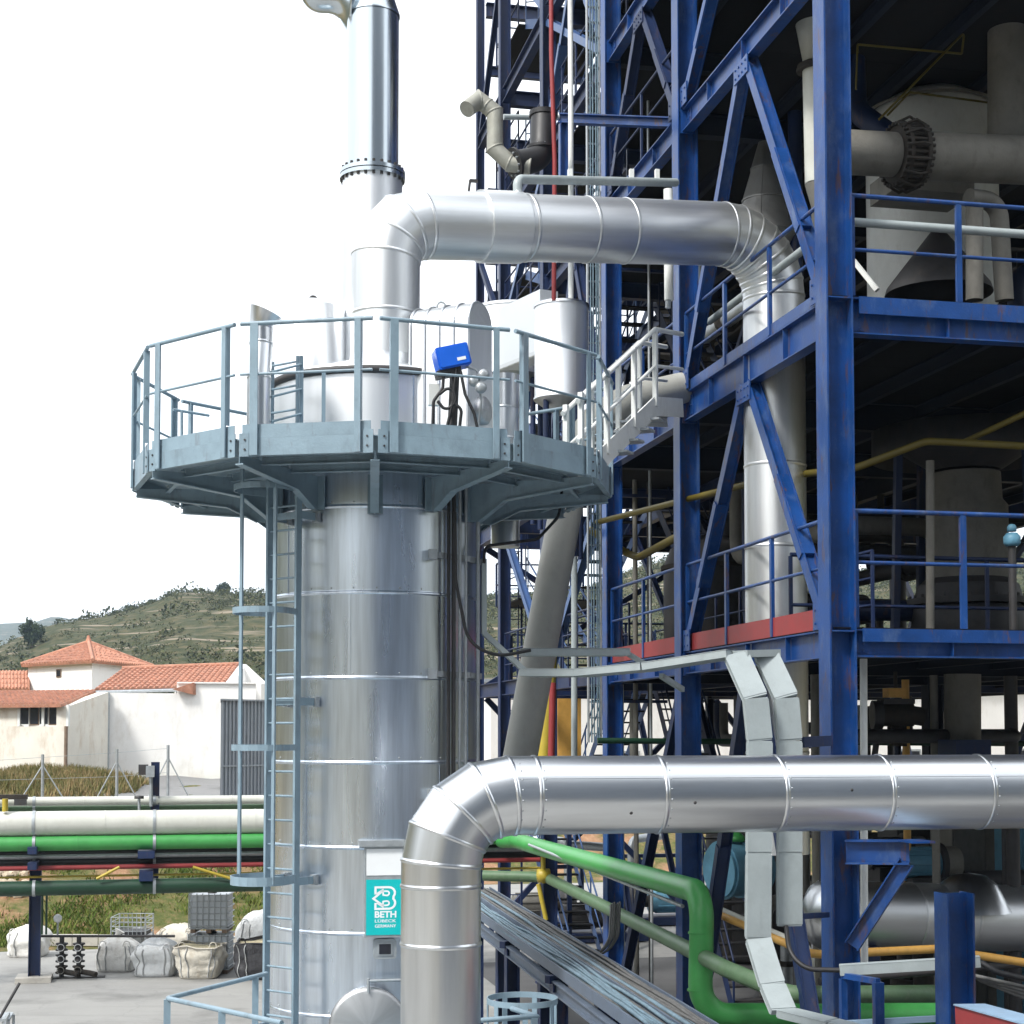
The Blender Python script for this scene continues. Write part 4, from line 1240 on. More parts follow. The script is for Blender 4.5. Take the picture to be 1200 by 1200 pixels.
for q in (a_, c_, V((0.5, 15.5, 0)), V((0.5, 18.2, 0))):
    MB().box(V((q.x, q.y, zdeck / 2)), W * 0.06, U * 0.06, UZ * (zdeck / 2 - 0.002)).obj('leg', m_grey, walk)
# ------------------------------------------------------------------ blue steel frame
C0 = P(981, 700, 19.0); C0.z = 0
def S(s, t, z=0.0): return V((C0.x, C0.y, 0)) + W * s + U * t + UZ * z
def tcol(px):
    """Depth t of the face point seen at column px (at the height of pixel row 700)."""
    lo_, hi_ = -2.0, 60.0
    for _ in range(60):
        m_ = (lo_ + hi_) / 2; q = S(0, m_)
        if 600 + q.x / q.y * FPX > px: lo_ = m_
        else: hi_ = m_
    return lo_
T = [0.0, tcol(806), tcol(718), tcol(643), tcol(591), tcol(562)]
zA1, zA0 = P(1003, 736, 18.8).z, P(1003, 769, 18.8).z
zB1, zB0 = P(1001, 344, 18.8).z, P(1001, 387, 18.8).z
Yc2 = S(0, T[1]).y
zC1, zC0 = P(802, 133, Yc2).z, P(803, 159, Yc2).z
Yc3, Yc5 = S(0, T[2]).y, S(0, T[4]).y
zD0 = P(716, 76, Yc3).z; zD1 = zD0 + 0.36
zE0 = P(588, 124, Yc5).z; zE1 = zE0 + 0.36
zF1 = zE1 + 3.6; zTOP = zF1 + 1.0
frame = thing('steel_frame', 'tall dark blue open steel frame of columns, beams and decks filling the right side', 'steel frame', (C0.x, C0.y, 0))
SR = [0.0, 6.2, 11.5]
CW = 0.30
for i, t in enumerate(T):
    for j, s in enumerate(SR):
        top = zTOP
        cw = (0.34, 0.32, 0.30, 0.30, 0.26, 0.20)[i]
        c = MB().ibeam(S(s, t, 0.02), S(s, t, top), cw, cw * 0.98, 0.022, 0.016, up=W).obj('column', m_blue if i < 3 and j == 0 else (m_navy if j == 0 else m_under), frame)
        if j == 0 and i < 4:
            MB().gbox(S(s, t, 0.03), cw * .8, cw * .8, 0.025).obj('base_plate', m_navy, c)
            for zl in (zA1, zB1, zC1):            # web stiffeners at the beam joints
                MB().gbox(S(s, t, zl - 0.03), cw / 2 - 0.03, cw / 2 - 0.002, 0.008).obj('stiffener', m_blue, c)
levels = [(zA0, zA1), (zB0, zB1), (zC0, zC1), (zD0, zD1), (zE0, zE1), (zF1 - 0.36, zF1)]
def beam(p, q, z0, z1, mat, w=0.18, nm='beam'):
    h = z1 - z0
    return MB().ibeam(p + UZ * (z0 + h / 2), q + UZ * (z0 + h / 2), h, w, 0.018, 0.012).obj(nm, mat, frame)
BOLT = {}
def bolts(parent, c, ex, ey, nrm, nx, ny, dx, dy, mat, r=0.016):
    """Grid of bolt heads on a plate, one shared mesh."""
    for a in range(nx):
        for b in range(ny):
            q = c + ex * (a - (nx - 1) / 2) * dx + ey * (b - (ny - 1) / 2) * dy
            key = (parent.name, round(nrm.x, 2), round(nrm.y, 2), round(nrm.z, 2))
            if key not in BOLT:
                BOLT[key] = (MB().tube([q - nrm * 0.002, q + nrm * 0.014], r, 6, smooth=False).obj('bolt', mat, parent), q.copy())
            else: again(BOLT[key][0], q - BOLT[key][1])
def beam_clear(p, q, z0, z1, mat, w=0.18, gap=0.155, nm='beam', detail=False):
    d = (q - p).normalized()
    o = beam(p + d * gap, q - d * gap, z0, z1, mat, w, nm)
    if detail:
        side = UZ.cross(d).normalized()
        vis = side if side.dot(-W if abs(d.dot(U)) > .5 else -U) > 0 else -side
        zc = (z0 + z1) / 2; h = z1 - z0
        for e, sg in ((p + d * gap, 1), (q - d * gap, -1)):
            c = e + d * sg * 0.12 + vis * 0.013 + UZ * zc
            pl = MB().box(c, d * 0.10, vis * 0.006, UZ * (h / 2 - 0.05)).obj('splice_plate', mat, o)
            bolts(o, c + vis * 0.006, d, UZ, vis, 2, 3, 0.09, (h - 0.16) / 2, mat)
            MB().box(e + d * sg * 0.008 + UZ * zc, side * (w / 2 + 0.03), d * 0.008, UZ * (h / 2 + 0.03)).obj('end_plate', mat, o)
        k = 1
        L_ = (q - p).length
        while k * 1.45 < L_ - .4:
            MB().box(p + d * k * 1.45 + vis * (w / 4) + UZ * zc, vis * (w / 4 - .01), d * 0.005, UZ * (h / 2 - 0.02)).obj('web_stiffener', mat, o); k += 1
    return o
for li, (z0, z1) in enumerate(levels):
    for i in range(len(T) - 1):
        for j, s in enumerate(SR):
            if j == 0 and i == 4 and li not in (0, 1, 2, 4): continue
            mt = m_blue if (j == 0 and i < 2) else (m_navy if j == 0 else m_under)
            beam_clear(S(s, T[i]), S(s, T[i + 1]), z0, z1, mt, detail=(j == 0 and i < 3 and li < 4))
    for i, t in enumerate(T):
        for j in range(2):
            if i in (3, 4, 5) and j == 0 and li % 2 == 1 and False: continue
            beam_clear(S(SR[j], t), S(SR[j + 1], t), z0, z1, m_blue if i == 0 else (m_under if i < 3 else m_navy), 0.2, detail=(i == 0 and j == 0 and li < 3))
# toe plate / edge strip on the front beam tops
for z1 in (zA1, zB1):
    pass
# decks: two front bays full width, rear bays only behind the stair well
bays = [(0.05, SR[2], 0.05, T[2])]
rear = (3.3, SR[2], T[2], T[5])
def deck(s0, s1, t0, t1, z):
    ns = max(1, round((s1 - s0) / 1.5)); nt = max(1, round((t1 - t0) / 3.0))
    for a in range(ns):
        for b in range(nt):
            sa, sb = s0 + (s1 - s0) * a / ns + 0.004, s0 + (s1 - s0) * (a + 1) / ns - 0.004
            ta, tb = t0 + (t1 - t0) * b / nt + 0.004, t0 + (t1 - t0) * (b + 1) / nt - 0.004
            MB().gbox(S((sa + sb) / 2, (ta + tb) / 2, z + 0.012), (sb - sa) / 2, (tb - ta) / 2, 0.008).obj('deck_panel', m_floor, frame)
for li, (z0, z1) in enumerate(levels):
    zt = z1 + 0.002
    deck(-0.06, SR[2], -0.06, T[2], zt)
    deck(3.3, SR[2], T[2], T[5], zt)
    # joists
    n = 9
    for k in range(1, n):
        s = SR[2] * k / n
        t1 = T[5] if s > 3.3 else T[2]
        if abs(s - SR[1]) < 0.4: continue
        MB().ibeam(S(s, 0.16, z1 - 0.12), S(s, t1, z1 - 0.12), 0.2, 0.1, 0.01, 0.008).obj('joist', m_under, frame)
# inverted V bracing on the left face
def vbrace(t0, t1, zb_, zt_, mat, w=0.17, split=True):
    tm = (t0 + t1) / 2
    off = -0.02
    for sg, ta in ((1, t0 + 0.17), (-1, t1 - 0.17)):
        p, q = S(off, tm - sg * 0.10, zt_ - 0.01), S(off, ta, zb_ + 0.05)
        b = MB().ibeam(p, q, w, w * 0.95, 0.014, 0.01, up=W).obj('brace', mat, frame)
        d = (q - p).normalized()
        MB().bar(p + d * (q - p).length * 0.42 - W * 0.005, p + d * (q - p).length * 0.74 - W * 0.005, 0.13, w * 1.15, up=W).obj('splice_plate', mat, b)
    g = MB().gbox(S(off - 0.095, tm, zt_ - 0.13), 0.008, 0.27, 0.125).obj('gusset_plate', mat, frame)
    bolts(g, S(off - 0.103, tm, zt_ - 0.13), U, UZ, -W, 4, 2, 0.13, 0.12, mat)
    for ta, sg in ((t0 + 0.17, 1), (t1 - 0.17, -1)):
        g = MB().gbox(S(off - 0.095, ta + sg * 0.13, zb_ + 0.17), 0.008, 0.15, 0.16).obj('gusset_plate', mat, frame)
        bolts(g, S(off - 0.103, ta + sg * .13, zb_ + 0.17), U, UZ, -W, 2, 2, 0.15, 0.16, mat)
vbrace(T[0], T[1], zB1, zC0, m_blue)
vbrace(T[0], T[1], zA1, zB0, m_blue)
vbrace(T[1], T[2], zC1, zD0, m_navy)
vbrace(T[2], T[3], zB1, zC0, m_navy); vbrace(T[2], T[3], zD1, zE0, m_brace)
vbrace(T[0], T[1], zC1, zD0, m_blue)
vbrace(T[0], T[1], 0.1, zA0, m_navy)
def diag(p, q, mat, w=0.15, nm='brace'):
    return MB().ibeam(p, q, w, w, 0.012, 0.01, up=W).obj(nm, mat, frame)
diag(S(0, T[3] + .1, zD0), S(0, T[4] - .1, zC1), m_brace)
diag(S(0, T[3] - 0.1, zE0), S(0, T[2] + .3, zD1), m_brace)
diag(S(0, T[4] + .1, zC1), S(0, T[5] - .05, zD0), m_navy, 0.12)
diag(S(0, T[3] + .1, zE1), S(0, T[4] - .1, zF1 - .3), m_brace)
diag(S(0, T[4], zF1), S(0, T[5] - 0.1, zE1), m_navy, 0.13)
diag(S(0, T[2] + .1, zB0), S(0, T[3] - .1, zA1), m_brace)
diag(S(0, T[3] + .1, zC0), S(0, T[4] - .1, zB1), m_brace)
diag(S(0, T[3] + .1, zA1 + .2), S(0, T[4] - .1, zB0), m_brace)
diag(S(0, T[1] + .1, zA0), S(0, T[2] - .1, 0.1), m_navy)
# cross braces on the far side, seen dark against the daylight
for i in (2, 3, 4):
    for (a, b) in ((zA1, zB0), (0.1, zA0), (zB1, zC0)):
        for sg in (0, 1):
            p, q = (S(SR[2], T[i], a), S(SR[2], T[i + 1], b)) if sg else (S(SR[2] - 0.2, T[i + 1], a), S(SR[2] - 0.2, T[i], b))
            MB().bar(p, q, 0.12, 0.14).obj('brace', m_navy, frame)
for j in (0, 1):
    for (a, b) in ((zA1, zB0), (0.1, zA0)):
        for sg in (0, 1):
            p, q = (S(SR[j] + .2, T[5], a), S(SR[j + 1] - .2, T[5], b)) if sg else (S(SR[j + 1] - .2, T[5] + 0.16, a), S(SR[j] + .2, T[5] + 0.16, b))
            MB().bar(p, q, 0.12, 0.14).obj('brace', m_navy, frame)
# railings
sR0 = 0.0
def rl(pts, z, **k): return railing(frame, [p + UZ * (z + 0.02) for p in pts], k.pop('mat', m_blue), **k)
hB = P(1001, 225, 18.8).z - zB1; hBm = P(1001, 289, 18.8).z - zB1
hA = P(1005, 598, 18.8).z - zA1; hAm = P(1005, 659, 18.8).z - zA1
FT = -0.07
rl([S(0.2, FT), S(3.0, FT), S(6.0, FT)], zB1, h=hB, mids=(hBm,), spacing=1.75, post_w=0.07, r=0.03)
rl([S(0.2, FT), S(3.0, FT), S(6.0, FT)], zA1, h=hA, mids=(hAm,), spacing=1.75, post_w=0.075, r=0.03)
for z1, h, hm in ((zB1, hB * 0.98, hBm), (zA1, hA * 0.94, hAm * 0.95)):
    for i in range(2):
        rl([S(-0.06, T[i] + 0.2), S(-0.06, T[i + 1] - 0.2)], z1, h=h, mids=(hm,), spacing=1.9, kick=0.25 if z1 == zA1 else 0.14, kick_mat=m_red if z1 == zA1 else m_blue, post_w=0.07, r=0.028)
rl([S(-0.06, T[1] + 0.2), S(-0.06, T[2] - 0.2)], zC1, h=1.15, mids=(0.6,), spacing=1.6, mat=m_navy)
# front beam has a deeper edge: flat curb angle proud of the beam
for z0, z1 in ((zA0, zA1), (zB0, zB1)):
    MB().gbox(S(3.12, -0.115, (z1 + z0) / 2 + (z1 - z0) * 0.28), 2.85, 0.008, (z1 - z0) * 0.235).obj('edge_plate', m_blue, frame)
pipe('white_rail_pipe', [S(0.25, T[1] - 0.4, zB1 + hB - 0.16), S(0.25, 0.35, zB1 + hB - 0.16), S(2.4, 0.35, zB1 + hB - 0.16), S(7, 0.35, zB1 + hB - 0.16)], 0.055, m_tray, 'pale pipe running just behind the upper handrails round the frame corner', R=0.1, n=12)
# second inner rails
for z1 in (zA1,):
    rl([S(1.1, 1.4), S(1.1, T[1] - .4)], z1, h=1.1, mids=(0.75, 0.4), mat=m_navy, r=0.022, spacing=1.3)
    rl([S(0.3, 2.2), S(6.0, 2.2)], z1, h=1.12, mids=(0.45,), mat=m_navy, r=0.03, spacing=2.3)
    rl([S(1.4, T[1] + .3), S(1.4, T[2] - .4)], z1, h=1.1, mids=(0.75, 0.4), mat=m_navy, r=0.022, spacing=1.3)
# red kick plates and landings further back on deck A, stair flights in the well
wellS = 1.9
def landing(s0, s1, t0, t1, z, mat=m_navy):
    MB().gbox(S((s0 + s1) / 2, (t0 + t1) / 2, z), (s1 - s0) / 2, (t1 - t0) / 2, 0.02).obj('landing', m_floor, frame)
    railing(frame, [S(s0, t0, z + .02), S(s0, t1, z + .02), S(s1, t1, z + .02)], mat, h=1.1, mids=(0.55,), r=0.022, spacing=1.2)
zs = [0.0, zA1, zB1, zC1, zD1, zE1, zF1]
for k in range(6):
    za, zb_ = zs[k], zs[k + 1]
    zm = (za + zb_) / 2
    # two flights with a half landing at the far end
    f1 = stair(frame, S(1.0, T[3] + 0.6, za), S(1.0, T[4] + 0.2, zm), W, 0.85, m_brace, tread_mat=m_floor)
    f2 = stair(frame, S(2.1, T[4] + 0.2, zm), S(2.1, T[3] + 0.6, zb_), W, 0.85, m_brace, tread_mat=m_floor)
    landing(0.4, 2.7, T[4] + 0.25, T[5] - 0.2, zm)
    if k > 0:
        landing(0.4, 3.25, T[2] + 0.3, T[3] + 0.5, za + 0.01)
for k in range(4):   # inner stairs in the dark bays
    stair(frame, S(2.9, T[2] + 0.7 + 0.2 * k, zs[k]), S(2.9, T[3] + 0.8, zs[k + 1]), W, 0.8, m_navy, tread_mat=m_dark)
# long beams at mid height over the upper left bays, seen as dark lines
for z in (zC1 + 1.7, zD1 + 1.5, zE1 + 1.8):
    MB().ibeam(S(3.2, T[2], z), S(3.2, T[5], z), 0.25, 0.14).obj('beam', m_navy, frame)
    MB().ibeam(S(0.2, T[5], z), S(6.0, T[5], z), 0.25, 0.14).obj('beam', m_navy, frame)
# bracket arm low on the front column
arm = MB().ibeam(S(0.0, -0.18, 0) + UZ * P(1000, 999, 18.7).z, S(0.62, -0.55, 0) + UZ * P(1045, 1000, 18.4).z, 0.28, 0.2, 0.02, 0.014).obj('bracket', m_blue, frame)
MB().ibeam(S(0.58, -0.55, 0) + UZ * (P(1045, 1012, 18.4).z), S(0.06, -0.19, 0) + UZ * P(985, 1110, 18.7).z, 0.18, 0.16, 0.016, 0.012).obj('strut', m_blue, arm)
MB().gbox(S(0.62, -0.72, P(1045, 986, 18.4).z), 0.14, 0.2, 0.012).obj('bearing_plate', m_blue, arm)
# thin white waterspout beside the front column
pipe('downpipe', [P(1012, 772, 19.6), P(1013, 1130, 19.6)], 0.045, m_white, 'thin white vertical pipe just right of the thick front blue column')

# ------------------------------------------------------------------ equipment inside the frame
def vessel(name, label, cat, c, prof, mat, parts=(), n=40):
    t = thing(name, label, cat, c)
    MB().lathe(c, prof, UZ, n).obj('body', mat, t)
    return t
# big round tank on deck A seen through the front bay
tc_ = P(1135, 735, 24.0); tc_.z = zA1 + 0.02
tk = vessel('mixing_tank', 'large dark round tank with flanged rim standing on the lower deck at right', 'tank', tc_, [(0, 0), (0.80, 0.0), (0.84, 0.05), (0.84, 0.62), (0.80, 0.66)], m_dark)
MB().lathe(tc_ + UZ * 0.66, [(0.78, 0), (0.92, 0.0), (0.92, 0.09), (0.80, 0.09), (0.74, 0.30), (0.62, 0.40)], UZ, 40, sharp=True).obj('rim_flange', m_dark, tk)
rb = None
for k in range(28):
    a = 2 * PI * k / 28; q = tc_ + V((math.cos(a) * 0.87, math.sin(a) * 0.87, 0.70))
    if rb is None: rb = MB().tube([q - UZ * 0.05, q + UZ * 0.10], 0.022, 6, smooth=False).obj('bolt', m_dark, tk); q0 = q
    else: again(rb, q - q0)
MB().lathe(tc_ + UZ * 1.06, [(0.60, 0), (0.60, 1.1), (0.52, 1.2), (0.50, 1.6)], UZ, 36).obj('upper_casing', m_dust, tk)
MB().lathe(tc_ + UZ * 2.7, [(0.50, 0), (1.35, 0.55), (1.4, 0.6), (1.4, zB0 - tc_.z - 3.35)], UZ, 36).obj('hopper', m_dark, tk)
for a in (0.3, 1.9, 3.5, 5.2):
    MB().bar(tc_ + V((math.cos(a) * 1.2, math.sin(a) * 1.2, 3.0)), tc_ + V((math.cos(a) * 1.3, math.sin(a) * 1.3, 0)), 0.1, 0.1).obj('leg', m_navy, tk)
# slim post right of the column
pipe('vertical_pipe', [P(1090, 540, 21.0), P(1090, 737, 21.0)], 0.055, m_dust, 'slim grey vertical pipe on the lower deck in front of the dark tank')
# blue headed valve at the right edge of deck A
vb = P(1186, 640, 20.6); vb.z = zA1 + 0.02
vt = thing('valve', 'blue topped valve standing at the right edge of the lower deck', 'valve', vb)
zv = P(1186, 622, 20.6).z
MB().tube([vb, V((vb.x, vb.y, zv - .2))], 0.05, 12).obj('stem', m_dark, vt)
MB().lathe(V((vb.x, vb.y, zv - 0.2)), [(0, 0), (.08, .0), (.11, .04), (.11, .12), (.07, .17), (0, .18)], UZ, 20).obj('valve_head', m_lblue, vt)
MB().lathe(V((vb.x, vb.y, zv + .05)), [(0, -.06), (.06, -.06), (.06, .0), (.04, .03), (0, .04)], UZ, 16).obj('cap', m_lblue, vt)
# long yellow gas pipe under deck B
yz = zB0 - 0.42
pipe('gas_pipe', [P(700, 612, 27.5), P(905, 560, 22.3), P(1004, 548, 21.0), P(1085, 517, 20.6), P(1130, 519, 20.5), P(1260, 526, 20.7)], 0.05, m_yel2, 'yellow pipe hanging under the middle deck and bending level at right', R=0.3, n=12)
pipe('gas_pipe', [P(1128, 519, 20.9), P(1200, 485, 20.2), P(1290, 440, 19.6)], 0.04, m_yel2, 'thin yellow branch pipe climbing to the right edge under the middle deck', n=10)
pipe('gas_pipe', [P(690, 585 + 35, 29), P(745, 655, 29.2), P(796, 628, 26.5), P(812, 612, 26)], 0.07, m_yel2, 'thick pale yellow pipe behind the second blue column', R=0.3, n=12)

# upper level: big dusty pipe with bolted joint, riser, domed vessel
dq = thing('dusty_header_pipe', 'dusty grey horizontal pipe with a bristling rusty bolted joint behind the top right handrail', 'pipe', P(1062, 180, 20.6))
h0, h1, h2 = P(985, 178, 20.5), P(1062, 182, 20.75), P(1290, 192, 21.5)
MB().tube([h0, h1.lerp(h0, 0.2)], 0.285, 32).obj('pipe_section', m_dust, dq)
MB().tube([h1.lerp(h2, 0.06), h2], 0.315, 32).obj('pipe_section', m_dust, dq)
dax = (h2 - h0).normalized()
for o_, rr in ((-0.12, 0.42), (0.0, 0.36), (0.12, 0.44)):
    f = flange(dq, h1 + dax * o_, dax, 0.25, rr, 0.05, m_rust, 0)
a, b = frame_of(dax)
b0 = None
MB().tube([h1 - dax * 0.17, h1 + dax * 0.17], 0.365, 36).obj('bellows', m_rust, dq)
for kk in range(30):
    th = 2 * PI * kk / 30
    q = h1 + (a * math.cos(th) + b * math.sin(th)) * 0.395
    if b0 is None: b0 = MB().tube([q - dax * 0.20, q + dax * 0.20], 0.026, 7).obj('bolt', m_rust, dq); q0 = q
    else: again(b0, q - q0)
    if kk % 2 == 0:
        MB().tube([q - dax * 0.2, q + (q - h1).normalized() * 0.09, q + dax * 0.2], 0.018, 6).obj('spring_clip', m_rust, dq)
rz = thing('riser_pipe', 'wide grey vertical pipe rising out of view at the top right corner', 'pipe', P(1182, 185, 21.5))
MB().tube([P(1181, 178, 21.6), P(1181, -120, 21.6)], 0.27, 28).obj('pipe_section', m_dust, rz)
MB().lathe(P(1181, 186, 21.6), [(0.36, -.1), (0.31, 0.0), (0.275, 0.12)], UZ, 28).obj('branch_collar', m_dust, rz)
vd = P(1092, 225, 24.0); 
dv = thing('domed_vessel', 'white domed vessel behind the dusty pipe and its bolted joint', 'vessel', V((vd.x, vd.y, zB1 + 0.02)))
zt_ = P(1092, 112, 24).z
MB().lathe(V((vd.x, vd.y, zB1 + 0.6)), [(0.0, 0), (0.5, 0.05), (0.98, 0.7), (0.98, zt_ - zB1 - 1.25), (0.9, zt_ - zB1 - 0.85), (0.6, zt_ - zB1 - 0.66), (0.0, zt_ - zB1 - 0.6)], UZ, 44).obj('shell', m_white, dv)
for aa in (0.4, 2.5, 4.4):
    MB().tube([V((vd.x + math.cos(aa) * .8, vd.y + math.sin(aa) * .8, zB1 + 0.02)), V((vd.x + math.cos(aa) * .8, vd.y + math.sin(aa) * .8, zB1 + 1.2))], 0.06, 8).obj('leg', m_navy, dv)
MB().lathe(V((vd.x, vd.y, zt_ - 0.35)), [(1.0, 0), (1.03, 0.0), (1.03, 0.04), (1.0, 0.04)], UZ, 44, sharp=True).obj('band', m_dust, dv)
# blue curved machine beside it
be = pipe('blue_elbow', [P(1000, 60, 22.5), P(1003, 130, 22.5), P(1045, 160, 22.2)], 0.16, m_navy, 'dark blue pipe bend behind the front column near the rusty joint', R=0.4, n=16)
# yellow thin tube rail hung under deck C
pipe('yellow_rail', [P(1003, 105, 21.2), P(1005, 52, 21.2), P(1127, 63, 21.6), P(1130, 38, 21.6), P(1030, 140, 21.0)], 0.016, m_yel2, 'thin yellow tube bent into a hook below the upper deck', 'pipe', R=0.02, n=8)
pipe('yellow_rail', [P(1040, 135, 21.2), P(1066, 108, 21.4), P(1165, 121, 22)], 0.016, m_yel2, 'thin yellow tube running over the top of the white dome', 'pipe', R=0.05, n=8)
# short elbow pair below the header
pp = thing('branch_pipe', 'pair of pale vertical pipes joined by an elbow behind the upper right handrail', 'pipe', P(1142, 345, 21.0))
MB().tube([P(1142, 240, 21.0), P(1142, 352, 21.0)], 0.115, 20).obj('pipe_section', m_dust, pp)
MB().tube(fillet([P(1135, 232, 21.1), P(1170, 236, 21.3), P(1177, 352, 21.4)], 0.3, 8), 0.125, 20).obj('elbow', m_dust, pp)
cn = thing('cone_cap', 'low grey cone hopper lying behind the upper right handrail', 'hopper', P(1085, 230, 22.2))
MB().lathe(P(1100, 345, 22.4), [(0.75, 0), (0.72, 0.1), (0.1, 0.9), (0, .9)], UZ, 36).obj('cone', m_dark, cn)
MB().box(P(1080, 222, 22.3), W * 0.6, U * 0.4, UZ * 0.16).obj('casing', m_dust, cn)
MB().bar(P(1000, 305, 20.6), P(1028, 340, 20.4), 0.06, 0.06).obj('white_strut', m_white, cn)
# vertical white pipe with flange and cone behind the column
wp = thing('white_riser', 'white vertical pipe with a rusty flange and cone beside the thick front column', 'pipe', P(950, 150, 21.5))
MB().tube([P(955, 82, 21.4), P(958, 215, 21.4)], 0.17, 24).obj('pipe_section', m_offw, wp)
MB().lathe(P(955, 80, 21.4), [(0.16, -.04), (0.25, -.04), (0.25, 0.0), (0.16, 0.0), (0.24, 0.0), (0.24, 0.04), (0.16, 0.04)], UZ, 28, sharp=True).obj('flange', m_rust, wp)
MB().lathe(P(955, 75, 21.4), [(0.165, 0.02), (0.17, 0.08), (0.34, 1.0), (0.36, 1.6)], UZ, 28).obj('cone', m_offw, wp)
MB().lathe(P(958, 216, 21.4), [(0.17, 0.0), (0.09, -0.3), (0.08, -0.8)], UZ, 24).obj('reducer', m_dust, wp)
# silver hopper in the left bay
m_dustl = paint('dull_grey_sheet', (0.30, 0.30, 0.29), 0.45, metal=0.4, var=0.15, scale=3, bump=0.003, dirt=(0.14, 0.13, 0.11))
hc = P(897, 250, 24.6)
hp_ = thing('silver_hopper', 'silver clad hopper with square panels behind the upper diagonal brace', 'hopper', V((hc.x, hc.y, P(893, 262, 24).z)))
zb_h, zt_h = P(893, 262, 24).z, P(893, 150, 24).z
for kk in range(6):
    a0_ = kk * PI / 3
    hh = zt_h - zb_h
    for f0, f1 in ((0, .36), (.36, .70), (.70, 1.0)):
        ra, rb_ = 0.50 - 0.40 * f0, 0.50 - 0.40 * f1
        MB().lathe(V((hc.x, hc.y, zb_h)), [(ra + .012, hh * f0), (ra + .012, hh * f0 + .03), (ra, hh * f0 + .035), (rb_, hh * f1)], UZ, 8, a0=a0_, a1=a0_ + PI / 3 - 0.02).obj('cladding_panel', m_dustl, hp_)
MB().lathe(V((hc.x, hc.y, zb_h - 0.5)), [(0.1, -0.3), (0.14, 0), (0.50, 0.5)], UZ, 32).obj('outlet', m_dustl, hp_)
pipe('vertical_pipe', [P(931, 100, 24.5), P(933, 330, 24.5)], 0.11, m_navy, 'dark blue vertical pipe behind the silver hopper')
# low level machinery behind the big horizontal pipe
mc_ = P(1050, 850, 24.0)
mm = thing('chain_hoist', 'brown rusty hoist block hanging under the lower deck at right', 'hoist', V((mc_.x, mc_.y, zA0)))
MB().tube([V((mc_.x, mc_.y, zA0 + 0.02)), V((mc_.x, mc_.y, P(1050, 812, 24).z))], 0.03, 8).obj('hanger', m_rust, mm)
MB().tube([P(1032, 838, 24), P(1070, 838, 24)], 0.17, 20).obj('hoist_drum', m_rust, mm)
MB().tube([P(1022, 838, 24), P(1033, 838, 24)], 0.22, 20).obj('gear_cover', m_dark, mm)
MB().tube([P(1069, 838, 24), P(1082, 840, 24)], 0.14, 16).obj('motor', m_rust, mm)
MB().box(P(1050, 822, 24), W * 0.25, U * 0.12, UZ * 0.04).obj('hoist_frame', m_dark, mm)
MB().box(P(1052, 862, 24), W * 0.12, U * 0.06, UZ * 0.16).obj('bottom_block', m_rust, mm)
MB().box(P(1048, 812, 24), W * 0.14, U * 0.1, UZ * 0.07).obj('hook_block', m_ora, mm)
MB().tube([P(1030, 850, 24), P(1022, 905, 24)], 0.05, 8).obj('chain_fall', m_dark, mm)
vc = thing('vertical_vessel', 'tall pale grey vertical vessel below the lower deck at right', 'vessel', P(1128, 880, 24))
MB().tube([V((P(1128, 800, 24).x, P(1128, 800, 24).y, zA0 - 0.02)), P(1128, 870, 24)], 0.27, 28).obj('shell', m_dust, vc)
MB().box(P(1130, 878, 23.6), W * 0.28, U * 0.28, UZ * 0.14).obj('support_box', m_navy, vc)
pipe('water_pipe', [P(700, 868, 26), P(1290, 872, 27.6)], 0.05, m_dgrn, 'thin green pipe crossing just above the big horizontal silver pipe', n=10)
for k, (px, w_, c_) in enumerate(((975, 0.16, m_white), (958, 0.10, m_dust), (1095, 0.06, m_dust), (1185, .10, m_dark))):
    lab = ['white vertical pipe just left of the thick front column', 'dull grey vertical pipe left of the thick front column', 'slim grey pipe beside the tall vessel below the lower deck', 'black pipe at the right edge below the lower deck'][k]
    q = P(px, 850, 23.5 + k * 0.3)
    pipe('vertical_pipe', [V((q.x, q.y, 0.02)), V((q.x, q.y, zA0 - 0.03))], w_, c_, lab, n=12)
# silver exchanger low at right with bump, light blue pump line, cabinets
ex0, ex1 = P(963, 1072, 23.5), P(1300, 1078, 25.0)
ex = thing('heat_exchanger', 'fat silver clad horizontal drum on the ground behind the short blue post', 'heat exchanger', V((ex0.x, ex0.y, 0)))
dx = (ex1 - ex0)
clad_segments(ex, [ex0 + dx * f for f in (0, .07, .29, .47, .65, .83, 1.0)], 0.50, m_bright, n=44)
hd = -dx.normalized()
MB().lathe(ex0, [(0.5, 0), (0.46, 0.08), (0.30, 0.18), (0.0, 0.22)], hd, 40).obj('end_dome', m_alu, ex)
ey = P(1135, 1040, 24.1)
MB().lathe(V((ey.x, ey.y, ey.z - 0.1)), [(0.62, -0.25), (0.42, 0.15), (0.25, 0.28), (0.0, 0.32)], UZ, 36).obj('saddle_dome', m_alu, ex)
for f in (0.12, 0.85):
    q = ex0 + dx * f
    MB().gbox(V((q.x, q.y, (q.z - 0.4) / 2)), 0.15, 0.4, (q.z - 0.4) / 2 - 0.01).obj('saddle', m_navy, ex)
bp_ = thing('blue_pump_line', 'light blue pump casing with a green handwheel valve beyond the green pipe bend', 'pump', P(862, 1030, 26))
b0_, b1_ = P(842, 1020, 26.2), P(890, 1016, 26.6)
MB().tube([b0_, b1_], 0.44, 28).obj('casing', m_lblue, bp_)
for f in (0.1, 0.5, 0.9):
    MB().tube([b0_.lerp(b1_, f - .04), b0_.lerp(b1_, f + .04)], 0.48, 28).obj('rib', m_lblue, bp_)
MB().tube([P(862, 1000, 26.3), P(862, 978, 26.3)], 0.07, 10).obj('stem', m_lblue, bp_)
MB().lathe(P(862, 986, 26.3), [(0.02, 0), (.15, 0), (.17, .04), (.15, .08), (.06, .16), (0, .17)], UZ, 14).obj('handwheel', m_grn, bp_)
